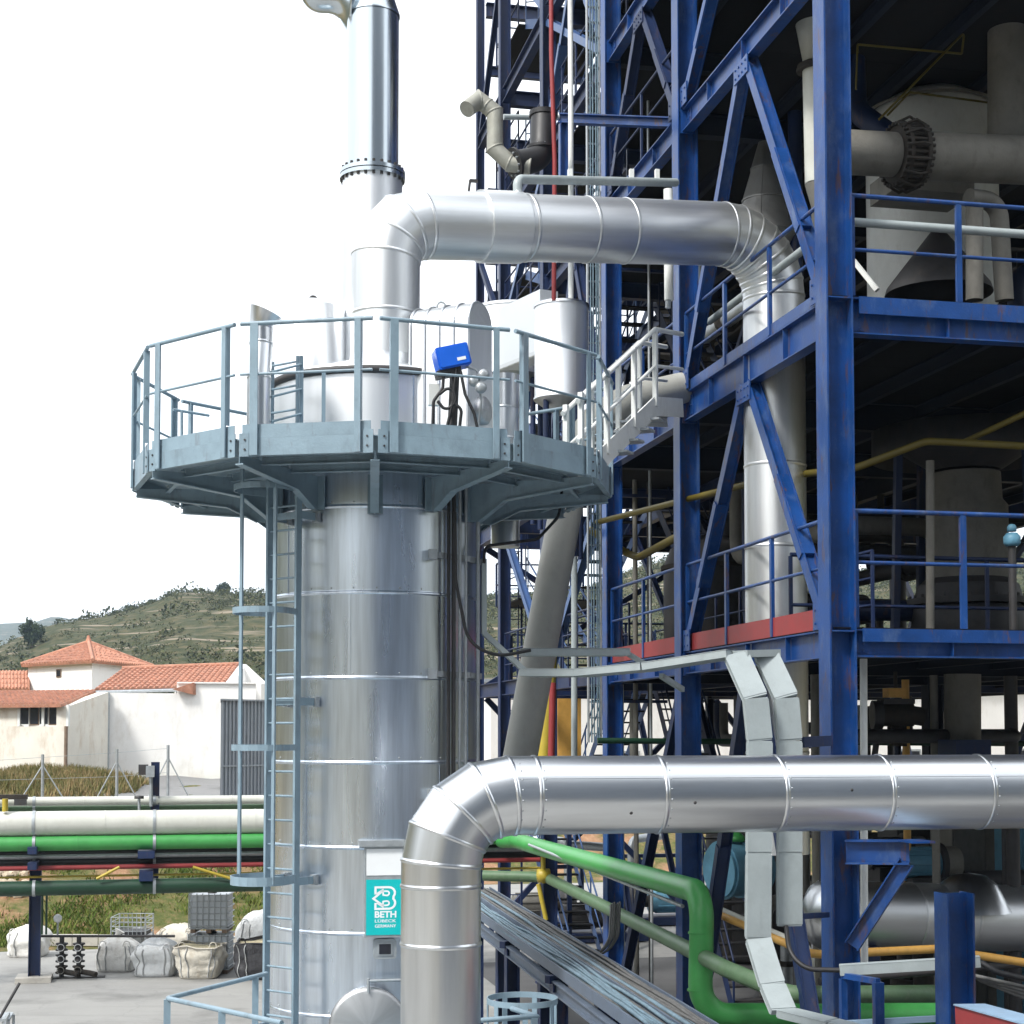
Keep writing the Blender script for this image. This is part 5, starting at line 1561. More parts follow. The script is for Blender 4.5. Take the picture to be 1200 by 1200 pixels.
MB().gbox(V((P(862, 1060, 26.3).x, P(862, 1060, 26.3).y, 0.35)), 0.5, 0.5, 0.34).obj('plinth', m_dark, bp_)
# dark cabinets and machinery behind
def cabinet(px, py0, py1, Y, w, name, label, mat, cat='cabinet', doors=2):
    a_ = P(px, py1, Y); z0, z1 = 0.0, P(px, py0, Y).z
    b_ = V((a_.x, a_.y, 0))
    t = thing(name, label, cat, b_)
    h = z1
    MB().gbox(b_ + UZ * (h / 2 + 0.02), w / 2, 0.4, h / 2 - 0.02).obj('body', mat, t)
    for k in range(doors):
        c = b_ + W * (w * ((k + .5) / doors - .5)) - U * 0.41 + UZ * h / 2
        d = MB().gbox(c, w / doors / 2 - 0.03, 0.012, h / 2 - 0.08).obj('door', mat, t)
        MB().gbox(c - U * 0.03 + W * (w / doors * .36), 0.02, 0.02, 0.1).obj('handle', m_galv, d)
    return t
cabinet(1140, 965, 1030, 27.5, 1.15, 'switch_cabinet', 'dusty brown grey cabinet on the ground beneath the big silver pipe', m_dust)
cabinet(1062, 960, 1030, 28.5, 0.7, 'switch_cabinet', 'narrow dark grey cabinet left of the dusty brown one', m_dark, doors=1)
cabinet(1195, 950, 1030, 26.5, 0.45, 'switch_cabinet', 'light blue cabinet cut by the right edge of the picture', m_lblue, doors=1)
for k, (px, py, Y, mt, lab) in enumerate(((1083, 1012, 25.6, m_lblue, 'grey blue motor with a dark flange behind the silver drum'), (1045, 1000, 26.4, m_dark, 'dark motor behind the bracket arm of the front column'))):
    q = P(px, py, Y); t = thing('electric_motor', lab, 'motor', V((q.x, q.y, 0)))
    MB().tube([q - W * 0.42, q + W * 0.2], 0.24, 22).obj('housing', mt, t)
    MB().tube([q + W * 0.2, q + W * 0.28], 0.33, 22).obj('flange', m_dark, t)
    MB().tube([q + W * 0.28, q + W * 0.55], 0.27, 22).obj('gearbox', m_dust, t)
    for kk in range(10):
        aa = 2 * PI * kk / 10
        o_ = (U * math.cos(aa) + UZ * math.sin(aa)) * 0.25
        MB().box(q - W * 0.1 + o_, W * 0.28, o_.normalized() * 0.025, o_.normalized().cross(W) * 0.008).obj('cooling_fin', mt, t)
    MB().gbox(V((q.x, q.y, (q.z - .2) / 2)), 0.35, 0.3, (q.z - .2) / 2 - 0.01).obj('plinth', m_dark, t)
q = P(1063, 965, 25.5)
pipe('vertical_pipe', [V((q.x, q.y, 0.5)), V((q.x, q.y, zA0 - .05))], 0.06, m_ora, 'orange vertical pipe beneath the big silver pipe right of the front column', n=10)
# bulky dark vessels added deeper in the bays to keep the interior black
blk = [(2.4, 11.5, zA1, 0.9, 2.6, m_dark, 'added dark vertical vessel deep inside the lower deck left of the thick column'),
       (5.0, 12.0, zB1, 1.0, 3.0, m_dark, 'added dark vertical vessel deep inside the middle deck'),
       (4.6, 8.0, zC1, 1.1, 2.6, m_dust, 'added grey vertical vessel deep inside the upper deck'),
       (4.5, 15.0, zA1, 1.1, 3.2, m_dark, 'added dark vertical vessel at the back of the lower deck'),
       (7.5, 9.5, zB1, 1.3, 3.4, m_dark, 'added broad dark vertical vessel deep behind the dusty pipe'),
       (5.6, 17.5, 0.02, 1.2, 4.8, m_dark, 'added dark vertical vessel on the ground at the back of the frame'),
       (8.5, 8.0, 0.02, 1.2, 4.4, m_dark, 'added broad dark vertical vessel on the ground behind the silver drum'),
       (5.5, 14.0, zC1, 1.0, 2.2, m_navy, 'added dark blue vertical vessel far back on the upper deck'),
       (4.6, 18.5, zB1, 0.9, 3.0, m_dark, 'added slim dark vertical vessel far back on the middle deck')]
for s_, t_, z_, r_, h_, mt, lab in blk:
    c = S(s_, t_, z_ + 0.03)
    tt = thing('added_vessel', lab, 'vessel', c)
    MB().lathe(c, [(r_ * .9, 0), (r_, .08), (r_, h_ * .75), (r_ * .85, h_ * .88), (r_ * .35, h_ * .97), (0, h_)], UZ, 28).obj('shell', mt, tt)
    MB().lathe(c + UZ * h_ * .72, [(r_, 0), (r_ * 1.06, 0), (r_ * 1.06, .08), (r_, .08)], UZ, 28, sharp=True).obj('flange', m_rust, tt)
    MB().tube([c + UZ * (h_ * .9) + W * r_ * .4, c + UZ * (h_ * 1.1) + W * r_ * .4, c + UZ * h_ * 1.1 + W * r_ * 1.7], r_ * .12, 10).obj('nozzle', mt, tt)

# tangles of dark process piping deep inside each deck
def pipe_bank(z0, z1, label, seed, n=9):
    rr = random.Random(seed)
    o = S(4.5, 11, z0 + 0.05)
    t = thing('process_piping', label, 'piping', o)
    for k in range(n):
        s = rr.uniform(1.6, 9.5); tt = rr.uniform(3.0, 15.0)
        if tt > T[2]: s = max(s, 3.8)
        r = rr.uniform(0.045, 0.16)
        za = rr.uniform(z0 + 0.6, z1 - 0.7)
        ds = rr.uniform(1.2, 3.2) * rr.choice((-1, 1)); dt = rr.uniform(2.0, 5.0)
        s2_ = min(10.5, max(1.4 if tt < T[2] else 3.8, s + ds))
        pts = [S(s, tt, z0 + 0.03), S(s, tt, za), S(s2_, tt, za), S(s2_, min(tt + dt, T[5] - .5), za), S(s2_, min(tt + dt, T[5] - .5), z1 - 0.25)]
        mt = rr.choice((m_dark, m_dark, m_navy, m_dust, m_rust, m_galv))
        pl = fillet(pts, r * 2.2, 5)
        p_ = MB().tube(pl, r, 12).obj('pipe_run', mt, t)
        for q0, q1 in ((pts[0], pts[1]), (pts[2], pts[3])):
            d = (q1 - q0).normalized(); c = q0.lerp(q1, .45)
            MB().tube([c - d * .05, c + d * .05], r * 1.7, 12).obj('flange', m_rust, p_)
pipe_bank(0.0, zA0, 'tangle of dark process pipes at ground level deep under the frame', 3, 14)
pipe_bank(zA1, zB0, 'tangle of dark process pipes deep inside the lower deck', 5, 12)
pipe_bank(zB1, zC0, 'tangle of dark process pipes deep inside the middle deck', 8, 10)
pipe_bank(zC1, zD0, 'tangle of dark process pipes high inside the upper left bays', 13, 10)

# rails, ladders and thin risers that fill the open stair well
for z1 in (zA1, zB1, zC1, zD1):
    for i in (2, 3):
        rl([S(-0.02, T[i] + 0.2), S(-0.02, T[i + 1] - 0.2)], z1, h=1.1, mids=(0.7, 0.36), mat=m_navy, r=0.022, spacing=1.2)
    rl([S(0.2, T[4] + 0.1), S(3.1, T[4] + 0.1)], z1, h=1.1, mids=(0.55,), mat=m_navy, r=0.022, spacing=1.0)
    rl([S(3.2, T[2] + 0.2), S(3.2, T[5] - 0.2)], z1, h=1.1, mids=(0.55,), mat=m_navy, r=0.022, spacing=1.5)
def well_ladder(s, t, z0, z1, label):
    c = S(s, t, z0)
    o = thing('access_ladder', label, 'ladder', c)
    for sg in (-1, 1):
        MB().gbox(S(s + .22 * sg, t, (z0 + z1) / 2), 0.025, 0.02, (z1 - z0) / 2).obj('stile', m_navy, o)
    r0 = None; z = z0 + .25
    while z < z1:
        if r0 is None: r0 = MB().gbox(S(s, t, z), 0.19, 0.012, 0.012).obj('rung', m_navy, o); zz0 = z
        else: again(r0, (0, 0, z - zz0))
        z += 0.29
    for k in range(5):
        a = PI * (k + .5) / 5
        q = S(s + math.cos(a) * .36, t - .02 - math.sin(a) * .62, 0)
        MB().gbox(q + UZ * ((z0 + z1) / 2 + 1.0), 0.012, 0.012, (z1 - z0) / 2 - 1.1).obj('cage_bar', m_navy, o)
    z = z0 + 2.2
    while z < z1:
        MB().tube([S(s + math.cos(a) * .36, t - .02 - math.sin(a) * .62, z) for a in np.linspace(0, PI, 9)], 0.014, 6).obj('cage_hoop', m_navy, o); z += 1.1
well_ladder(0.75, T[5] - 0.6, 0.03, zB1 + .9, 'dark caged ladder beside the outermost blue column behind the tower')
well_ladder(2.6, T[3] + 0.3, zB1, zD1 + .9, 'dark caged ladder high in the stair well above the overhead duct')
tb = thing('riser_bundle', 'bundle of thin vertical pipes between the third and fourth blue columns', 'pipes', S(0.5, T[2] + 2.2, 0.03))
for k in range(7):
    s_, t_ = 0.35 + 0.17 * k, T[2] + 1.6 + 0.22 * ((k * 3) % 5)
    top_ = (zB1, zC1, zA1, zC1, zB1, zD1, zB1)[k] - 0.3
    MB().tube([S(s_, t_, 0.03), S(s_, t_, top_)], (0.03, 0.045, 0.04, 0.025, 0.05, 0.03, 0.035)[k], 8).obj('riser', (m_galv, m_dark, m_tray, m_navy, m_dust, m_galv, m_dark)[k], tb)
for k in range(3):
    z = (zA1, zB1, zC1)[k] - 0.62
    MB().gbox(S(0.9, T[2] + 2.0, z), 0.75, 0.04, 0.03).obj('support_bar', m_navy, tb)
for k, (ta, tb_) in enumerate(((T[2], T[3]), (T[3], T[4]), (T[4], T[5]))):
    diag(S(3.2, ta + .1, zA1), S(3.2, tb_ - .1, zB0), m_navy, 0.12)
    diag(S(3.2, tb_ - .1, zB1), S(3.2, ta + .1, zC0), m_navy, 0.12)
    diag(S(3.2, ta + .1, 0.1), S(3.2, tb_ - .1, zA0), m_navy, 0.12)
for z1 in (zA1, zB1, zC1):
    beam(S(3.2, T[2] + .1), S(3.2, T[5] - .1), z1 - .3, z1, m_navy)
# ------------------------------------------------------------------ big silver pipe in front
def big_front_pipe():
    Y0 = 14.5
    base = P(517, 1100, Y0); r = M(Y0, 46.5)
    c = P(517, 933, Y0)
    far = c + W * 7.6
    t = thing('silver_elbow_pipe', 'big shiny silver pipe rising in front of the tower and turning right', 'pipe', V((base.x, base.y, 0)))
    up0 = V((c.x, c.y, 0.02))
    e = elbow_pts(c, UZ, W, 0.62, 4)
    z1 = e[0].z
    cuts = [V((c.x, c.y, z)) for z in (0.02, 0.75, 1.5, 2.25, P(517, 1108, Y0).z, P(517, 1040, Y0).z) if z < z1 - 0.1]
    hor = e[-1]
    L = (far - hor).length
    xs = [P(px, 933, 15).x for px in (622, 766, 908, 1038, 1165, 1300)]
    hpts = [hor + W * ((x - hor.x) / W.x) for x in xs if x > hor.x + 0.05]
    clad_segments(t, cuts + e + hpts, r, m_alu, n=56, lip=0.010, lipw=0.04)
    # screws round every joint of the horizontal run
    r0 = None
    for c in [hor] + hpts[:-1]:
        for an in range(-50, 66, 15):
            o_ = -U * math.cos(math.radians(an)) + UZ * math.sin(math.radians(an))
            q = c + W * 0.06 + o_ * r
            MB().lathe(q, [(0.009, 0), (0.007, 0.005), (0, 0.006)], o_, 7).obj('screw', m_galv, t)
    # longitudinal lock seam along the horizontal run and up the bend
    rng_pts = [hor, hpts[-1]]
    s_ = MB()
    for q0, q1 in zip([hor] + hpts[:-1], hpts):
        an = math.radians(28)
        off = (-U * math.cos(an) + UZ * math.sin(an)) * (r + 0.002)
        s_.box((q0 + q1) / 2 + off, (q1 - q0) / 2 * 0.97, off.normalized() * 0.003, off.normalized().cross(W) * 0.011)
    s_.obj('lock_seam', m_alu, t)
    for px, py in ((997, 923), (730, 945), (805, 940)):
        q = P(px, py, 15.0 - r * 1.0)
        ax = hor + W * ((q.x - hor.x) / W.x); o_ = (q - ax); o_ = (o_ - W * o_.dot(W)).normalized()
        MB().lathe(ax + o_ * r, [(0.016, 0), (0.011, 0.007), (0, 0.009)], o_, 10).obj('rivet', m_dark, t)
    # saddle support out of the frame at the right end
    q = far - W * 0.6
    MB().ibeam(V((q.x, q.y, 0.02)), V((q.x, q.y, q.z - r - 0.03)), 0.2, 0.2).obj('support', m_blue, t)
    MB().gbox(V((q.x, q.y, q.z - r - 0.015)), 0.2, 0.2, 0.014).obj('saddle', m_blue, t)
big_front_pipe()

# ------------------------------------------------------------------ upper duct from the tower over into the frame
def upper_duct():
    A_ = P(452, 262, 19.5); B_ = P(906, 276, 22.0)
    r = 0.425
    d = (B_ - A_).normalized()
    foot = V((A_.x, A_.y, ztop + 0.02))
    t = thing('overhead_duct', 'silver duct rising off the tower and bridging right into the blue frame', 'duct', foot)
    e0 = elbow_pts(A_, UZ, d, 0.52, 3)
    e1 = elbow_pts(B_, d, -UZ, 0.78, 7)
    zs_ = [ztop + 0.02, P(455, 372, 19.5).z]
    up = [V((A_.x, A_.y, z)) for z in zs_ if z < e0[0].z - .1]
    hx = [P(px, 265, 20.5).x for px in (565, 606, 614, 686, 733)]
    hor = [A_ + d * ((x - A_.x) / d.x) for x in hx]
    down = [V((B_.x, B_.y, P(906, py, 22.0).z)) for py in (345, 545, 640, 740, 880, 1000)]
    down = [q for q in down if q.z < e1[-1].z - 0.12]
    clad_segments(t, up + e0 + hor + e1 + down, r, m_alu2, n=48, lip=0.010)
    # wide collar in the run
    c0, c1 = A_ + d * ((P(562, 262, 20).x - A_.x) / d.x), A_ + d * ((P(608, 262, 20).x - A_.x) / d.x)
    MB().tube([c0, c1], r + 0.03, 48).obj('collar', m_alu2, t)
    # conical foot on the tower roof
    MB().lathe(V((A_.x, A_.y, ztop)), [(r + 0.16, 0.0), (r + 0.05, 0.10), (r + 0.008, 0.30)], UZ, 48).obj('foot_cone', m_alu, t)
    # small support bracket and pin on top
    sp = P(607, 222, 20.1)
    MB().tube([sp - UZ * 0.30, sp + UZ * 0.12], 0.05, 12, radii=[0.10, 0.04]).obj('support_leg', m_galv, t)
    MB().tube([P(549, 226, 20.0), P(551, 211, 20.0)], 0.016, 6).obj('instrument_stub', m_dark, t)
    MB().box(P(555, 212, 20.0), W * 0.05, U * 0.02, UZ * 0.018).obj('lever', m_dark, t)
upper_duct()

# ------------------------------------------------------------------ grey stack with flange
def stack():
    Y = 20.6
    b = P(436, 300, Y); r = M(Y, 31)
    t = thing('exhaust_stack', 'slim grey chimney stack with a bolted flange rising above the tower', 'chimney', V((b.x, b.y, ztop + 0.3)))
    zf_ = P(436, 207, Y).z; zt = P(436, 18, Y).z
    MB().tube([V((b.x, b.y, zf_ + .03)), V((b.x, b.y, zt))], r, 44).obj('stack_section', m_stack, t)
    MB().lathe(V((b.x, b.y, zt)), [(r + 0.012, -0.03), (r + 0.012, 0.0), (r * 0.62, 0.42), (r * 0.62, 1.6)], UZ, 44).obj('reducing_cone', m_stack, t)
    MB().tube([V((b.x, b.y, ztop + 0.3)), V((b.x, b.y, zf_ - .03))], r + 0.05, 44).obj('lower_section', m_bright, t)
    for dz in (-0.032, 0.032):
        flange(t, V((b.x, b.y, zf_ + dz)), UZ, r, M(Y, 39), 0.05, m_stack, 0)
    b0 = None
    for k in range(24):
        a = 2 * PI * (k + .5) / 24
        q = V((b.x + math.cos(a) * M(Y, 36), b.y + math.sin(a) * M(Y, 36), zf_))
        if b0 is None: b0 = MB().tube([q - UZ * 0.09, q + UZ * 0.10], 0.02, 6, smooth=False).obj('bolt', m_dark, t); q0 = q
        else: again(b0, q - q0)
    # gooseneck outlet at the top left, only its lower lip is in view
    g = thing('rain_hood', 'upturned grey sheet hood poking in at the top edge left of the stack', 'hood', P(380, 0, Y))
    MB().tube(fillet([V((b.x, b.y, zt + 1.55)), P(436, -110, Y), P(366, -110, Y), P(366, 0, Y), P(390, 0, Y)], 0.19, 8), 0.165, 30).obj('elbow', m_stack, g)
    MB().lathe(P(386, 0, Y), [(0.167, 0.0), (0.18, 0.07), (0.225, 0.15), (0.36, 0.235), (0.42, 0.26), (0.40, 0.262), (0.2, 0.14)], W, 30).obj('bell_mouth', m_stack, g)
stack()

# ------------------------------------------------------------------ equipment on the round platform
def platform_kit():
    # vent pipe with slanted mouth left
    vb_ = P(303, 500, 18.0); vb_.z = floorz + 0.013
    t = thing('vent_pipe', 'short silver vent pipe with a slanted open mouth at the platform rail', 'pipe', vb_)
    pts = [vb_, P(299, 440, 18.0), P(305, 412, 18.0), P(306, 368, 18.0)]
    pts = [vb_, V((vb_.x, vb_.y, P(300, 445, 18).z)), P(306, 405, 18.1), P(306, 382, 18.1)]
    clad_segments(t, pts, 0.135, m_alu, n=28, lip=0.006, lipw=0.03)
    mo = P(306, 369, 18.1)
    mdir = (W * 0.55 + UZ * 1.0 - U * 0.5).normalized()
    MB().tube([P(306, 384, 18.1), P(307, 377, 18.1), P(312, 366, 18.1)], 0.14, 28, caps=False, radii=[0.137, 0.145, 0.20]).obj('flared_mouth', m_alu, t)
    # ribbed fan housing right of the duct
    c = P(528, 500, 19.0); c.z = floorz + 0.013
    f = thing('ribbed_fan_housing', 'rounded silver housing with raised ribs standing on the platform beside the blue box', 'fan housing', c)
    zt = P(525, 360, 19).z - c.z
    w = M(19, 30)
    n = 26
    prof = []
    for k in range(n + 1):
        a = PI * k / n
        prof.append((w * math.cos(a), zt - w * 0.9 + w * 0.9 * math.sin(a)))
    D = 0.8
    AX = (W * 0.80 - U * 0.60).normalized(); SD = UZ.cross(AX).normalized()
    ring = [V((c.x, c.y, c.z)) + SD * w] + [V((c.x, c.y, c.z + z)) + SD * x for x, z in prof] + [V((c.x, c.y, c.z)) - SD * w]
    mb = MB()
    m_ = len(ring)
    front = [q + AX * D * 0.5 for q in ring]; back = [q - AX * D * 0.5 for q in ring]
    mb.add(front + back, [(i, i + 1, m_ + i + 1, m_ + i) for i in range(m_ - 1)], True, [[(i * .08, 0), (i * .08 + .08, 0), (i * .08 + .08, D), (i * .08, D)] for i in range(m_ - 1)])
    mb.add(front, [tuple(range(m_))]); mb.add(back, [tuple(range(m_))[::-1]])
    mb.obj('shell', m_bright, f)
    for k in range(5):
        off = AX * D * (-0.5 + 0.02 + 0.24 * k)
        MB().tube([q + off for q in ring], 0.022, 8).obj('rib', m_alu, f)
    for q in (P(517, 357, 19.0),):
        MB().tube(fillet([q - UZ * 0.12 - W * .05, q + UZ * .03 - W * .05, q + UZ * .03 + W * .05, q - UZ * 0.12 + W * .05], 0.05, 4), 0.014, 8).obj('lifting_eye', m_galv, f)
    MB().lathe(V((c.x, c.y, c.z + 0.62)) + AX * D * 0.5, [(0.17, 0), (0.17, 0.06), (0.13, 0.09), (0, 0.09)], AX, 28).obj('inspection_hatch', m_aluD, f)
    # actuator on the housing
    ac = P(529, 420, 17.9)
    at = thing('blue_actuator_box', 'bright blue tilted actuator box with black cables on the platform', 'actuator', V((ac.x, ac.y, floorz + .013)))
    ax = (W * math.cos(0.25) + UZ * math.sin(0.25)); az = (UZ * math.cos(0.25) - W * math.sin(0.25))
    bev = MB()
    w2, h2, d2 = 0.19, 0.125, 0.13
    bev.poly([ac + ax * x + az * y + U * d2 for x, y in rrect(w2, h2, 0.025, 3)], -U * 2 * d2)
    body = bev.obj('housing', m_act, at)
    MB().poly([ac + ax * x + az * y - U * d2 for x, y in rrect(w2 * .9, h2 * .86, 0.02, 3)], -U * 0.02).obj('cover', m_act, body)
    MB().box(ac + ax * 0.08 - az * 0.05 - U * (d2 + 0.021), ax * 0.05, U * 0.002, az * 0.018).obj('label_plate', m_sigw, body)
    MB().box(ac - az * 0.16 - ax * 0.08, ax * 0.14, U * 0.1, az * 0.035).obj('bracket', m_dark, at)
    fz = floorz + 0.02
    MB().tube([ac - az * .16, V((ac.x, ac.y, fz))], 0.055, 10).obj('stand', m_dark, at)
    for pts in ([(520, 436), (519, 455), (508, 470), (507, 500)], [(527, 436), (533, 462), (524, 500), (520, 505)], [(540, 436), (545, 462), (556, 485), (560, 505)], [(535, 432), (530, 470), (541, 480), (538, 506)], [(515, 462), (527, 452), (536, 470), (522, 482), (513, 470)]):
        q = [P(x, y, 17.8) for x, y in pts]
        MB().tube(fillet(q, 0.08, 5), 0.018, 8).obj('cable', m_black, at)
    for (x, y) in ((555, 447), (563, 455), (566, 440)):
        MB().lathe(P(x, y, 17.9), [(0.05, 0), (.065, .01), (.065, .05), (.03, .07), (0, .07)], -U, 16).obj('gauge', m_galv, at)
    MB().tube(fillet([P(541, 428, 17.95), P(560, 434, 17.95), P(564, 470, 17.95), P(561, 498, 18.0)], 0.06, 4), 0.014, 8).obj('tubing', m_galv, at)
    # little grey junction box and posts
    jb = P(508, 463, 18.0)
    j = thing('junction_box', 'small pale junction box on a stem left of the blue actuator', 'junction box', V((jb.x, jb.y, floorz + .013)))
    MB().box(jb, W * 0.06, U * 0.05, UZ * 0.12).obj('box', m_white, j)
    MB().tube([V((jb.x, jb.y, floorz + .013)), jb - UZ * .12], 0.02, 8).obj('stem', m_galv, j)
    # low silver duct stub by the housing
    st = P(592, 500, 20.2); st.z = floorz + 0.013
    s_ = thing('silver_stub', 'short upright silver pipe between the platform rail and the clad tanks', 'pipe', V((st.x, st.y, P(592, 512, 21.5).z - 1.2)))
    q0 = P(592, 516, 22.2)
    clad_segments(s_, [V((q0.x, q0.y, q0.z - 1.5)), q0, P(592, 480, 22.2), P(592, 440, 22.2)], 0.20, m_alu, n=28, lip=0.006, lipw=0.03)
    # little ladder-like frame left on the deck
    fr = P(345, 495, 17.9)
    lf = thing('rung_stand', 'small grey rung stand on the platform deck left of the duct', 'steps', V((fr.x, fr.y, floorz + .013)))
    for px, top in ((353, 417), (379, 437)):
        a_ = P(px, 500, 18.3); a_.z = floorz + 0.013
        MB().box((a_ + V((a_.x, a_.y, P(px, top, 18.3).z))) / 2, W * 0.022, U * 0.015, UZ * (P(px, top, 18.3).z - a_.z) / 2).obj('upright', m_grey, lf)
    for py in (430, 459, 488):
        MB().tube([P(318, py + 6, 18.0), P(353, py - 3, 18.28)], 0.014, 8).obj('rung', m_grey, lf)
platform_kit()

# ------------------------------------------------------------------ clad tanks behind the platform
def clad_tank(px, py0, py1, Y, rpx, label, skirt=None, mat=None):
    r = M(Y, rpx); z1, z0 = P(px, py0, Y).z, P(px, py1, Y).z
    c = P(px, py1, Y)
    t = thing('clad_tank', label, 'tank', V((c.x, c.y, z0)))
    for k in range(6):
        a0 = k * PI / 3 + 0.2
        MB().lathe(V((c.x, c.y, z0)), [(r + .012, 0.0), (r + .012, 0.03), (r, 0.04), (r, z1 - z0)], UZ, 10, a0=a0, a1=a0 + PI / 3 + 0.01).obj('cladding_panel', mat or m_alu, t)
    MB().lathe(V((c.x, c.y, z1)), [(r + 0.01, -0.05), (r + 0.015, 0.0), (r * .5, 0.05), (0, 0.06)], UZ, 60).obj('lid', m_alu, t)
    MB().lathe(V((c.x, c.y, z0)), [(r + 0.012, 0.0), (r * .7, -0.10), (r * 0.25, -.22), (0, -.22)], UZ, 60).obj('bottom', m_aluD, t)
    for a in (0.5, 2.2, 3.9, 5.4):
        q = V((c.x + math.cos(a) * r * .8, c.y + math.sin(a) * r * .8, z0))
        MB().tube([q - UZ * 2.4, q - UZ * 0.02], 0.045, 8).obj('leg', m_navy, t)
    return t
clad_tank(600, 364, 445, 25.6, 48, 'wide silver clad tank behind the platform, partly hidden by its neighbour', mat=m_bright)
tk_ = clad_tank(658, 358, 469, 24.0, 32, 'narrower silver clad tank in front, closest to the white stair', mat=m_bright)

def tank_link():
    A_, B_ = P(600, 445, 25.6), P(658, 445, 24.0)
    z0, z1 = A_.z, P(600, 374, 25.6).z
    d = (B_ - A_); d.z = 0; n_ = d.cross(UZ).normalized()
    if n_.y > 0: n_ = -n_
    a0, b0 = V((A_.x, A_.y, z0)) + n_ * 0.5, V((B_.x, B_.y, z0)) + n_ * 0.36
    tk_['label'] = 'narrower silver clad tank joined to its wide neighbour, closest to the white stair'
    MB().poly([a0, b0, b0 - n_ * .3, a0 - n_ * .3], UZ * (z1 - z0)).obj('link_casing', m_bright, tk_)
    MB().box((a0 + b0) / 2 + n_ * .006 + UZ * .04, (b0 - a0) / 2, n_ * .012, UZ * .03).obj('edge_band', m_bright, tk_)
tank_link()

# ------------------------------------------------------------------ leaning grey duct
def leaning():
    Y0, Y1 = 22.6, 24.2
    b = P(597, 930, Y0)
    t = thing('leaning_duct', 'thick grey duct leaning up behind the tower platform towards the white stair', 'duct', V((b.x, b.y, P(590, 960, Y0).z)))
    pl = fillet([P(598, 950, Y0), P(668, 570, 23.4), P(690, 498, 23.6), P(735, 470, 23.9), P(800, 455, 24.4)], 0.9, 10)
    MB().tube(pl[:2], 0.245, 32).obj('straight_section', m_duct, t)
    MB().tube(pl[1:], 0.245, 32).obj('bend', m_duct, t)
    d = (pl[1] - pl[0]).normalized()
    MB().tube([pl[1] - d * .03, pl[1] + d * .03], 0.258, 32).obj('weld_band', m_duct, t)
    MB().tube(fillet([pl[0] + d * 0.5, pl[0] - d * .05, P(700, 938, 22.4), P(830, 938, 23.5)], 0.3, 8), 0.24, 28).obj('lower_bend', m_duct, t)
leaning()

# ------------------------------------------------------------------ white stair from platform up to the frame
def white_stair():
    a, b = P(703, 540, 19.6), P(768, 476, 21.4)
    top = P(800, 478, 22.4)
    t = thing('white_stair', 'short white stair and landing bridging from the platform into the blue frame', 'stair', a)
    side = U
    d = b - a
    for off, nm in ((-0.0, 'stringer'), (0.75, 'stringer')):
        MB().bar(a + side * off, b + side * off, 0.02, 0.26).obj(nm, m_white, t)
        MB().bar(b + side * off, top + side * off, 0.02, 0.26).obj('landing_edge', m_white, t)
    hd = V((d.x, d.y, 0)).normalized()
    t0 = None
    for i in range(1, 5):
        c = a + d * (i / 5) + side * 0.375
        if t0 is None: t0 = MB().box(c, hd.cross(UZ) * 0.36, hd * 0.12, UZ * 0.015).obj('tread', m_galv, t); c0 = c
        else: again(t0, c - c0)
    MB().poly([b, top, top + side * .75, b + side * .75], UZ * 0.02).obj('landing_deck', m_galv, t)
    for off in (0.0, 0.75):
        o = side * off
        h = 1.05
        MB().tube([a - d * 0.35 + o + UZ * h * .93, b + o + UZ * h, top + o + UZ * h], 0.033, 10).obj('handrail', m_white, t)
        MB().tube([a - d * 0.35 + o + UZ * .5, b + o + UZ * .55, top + o + UZ * .55], 0.024, 10).obj('mid_rail', m_white, t)
        for f in (-0.3, 0.12, 0.6, 1.0):
            q = a + d * f + o
            MB().box(q + UZ * h * .5, hd * 0.035, hd.cross(UZ) * 0.03, UZ * (h * .5)).obj('post', m_white, t)
white_stair()

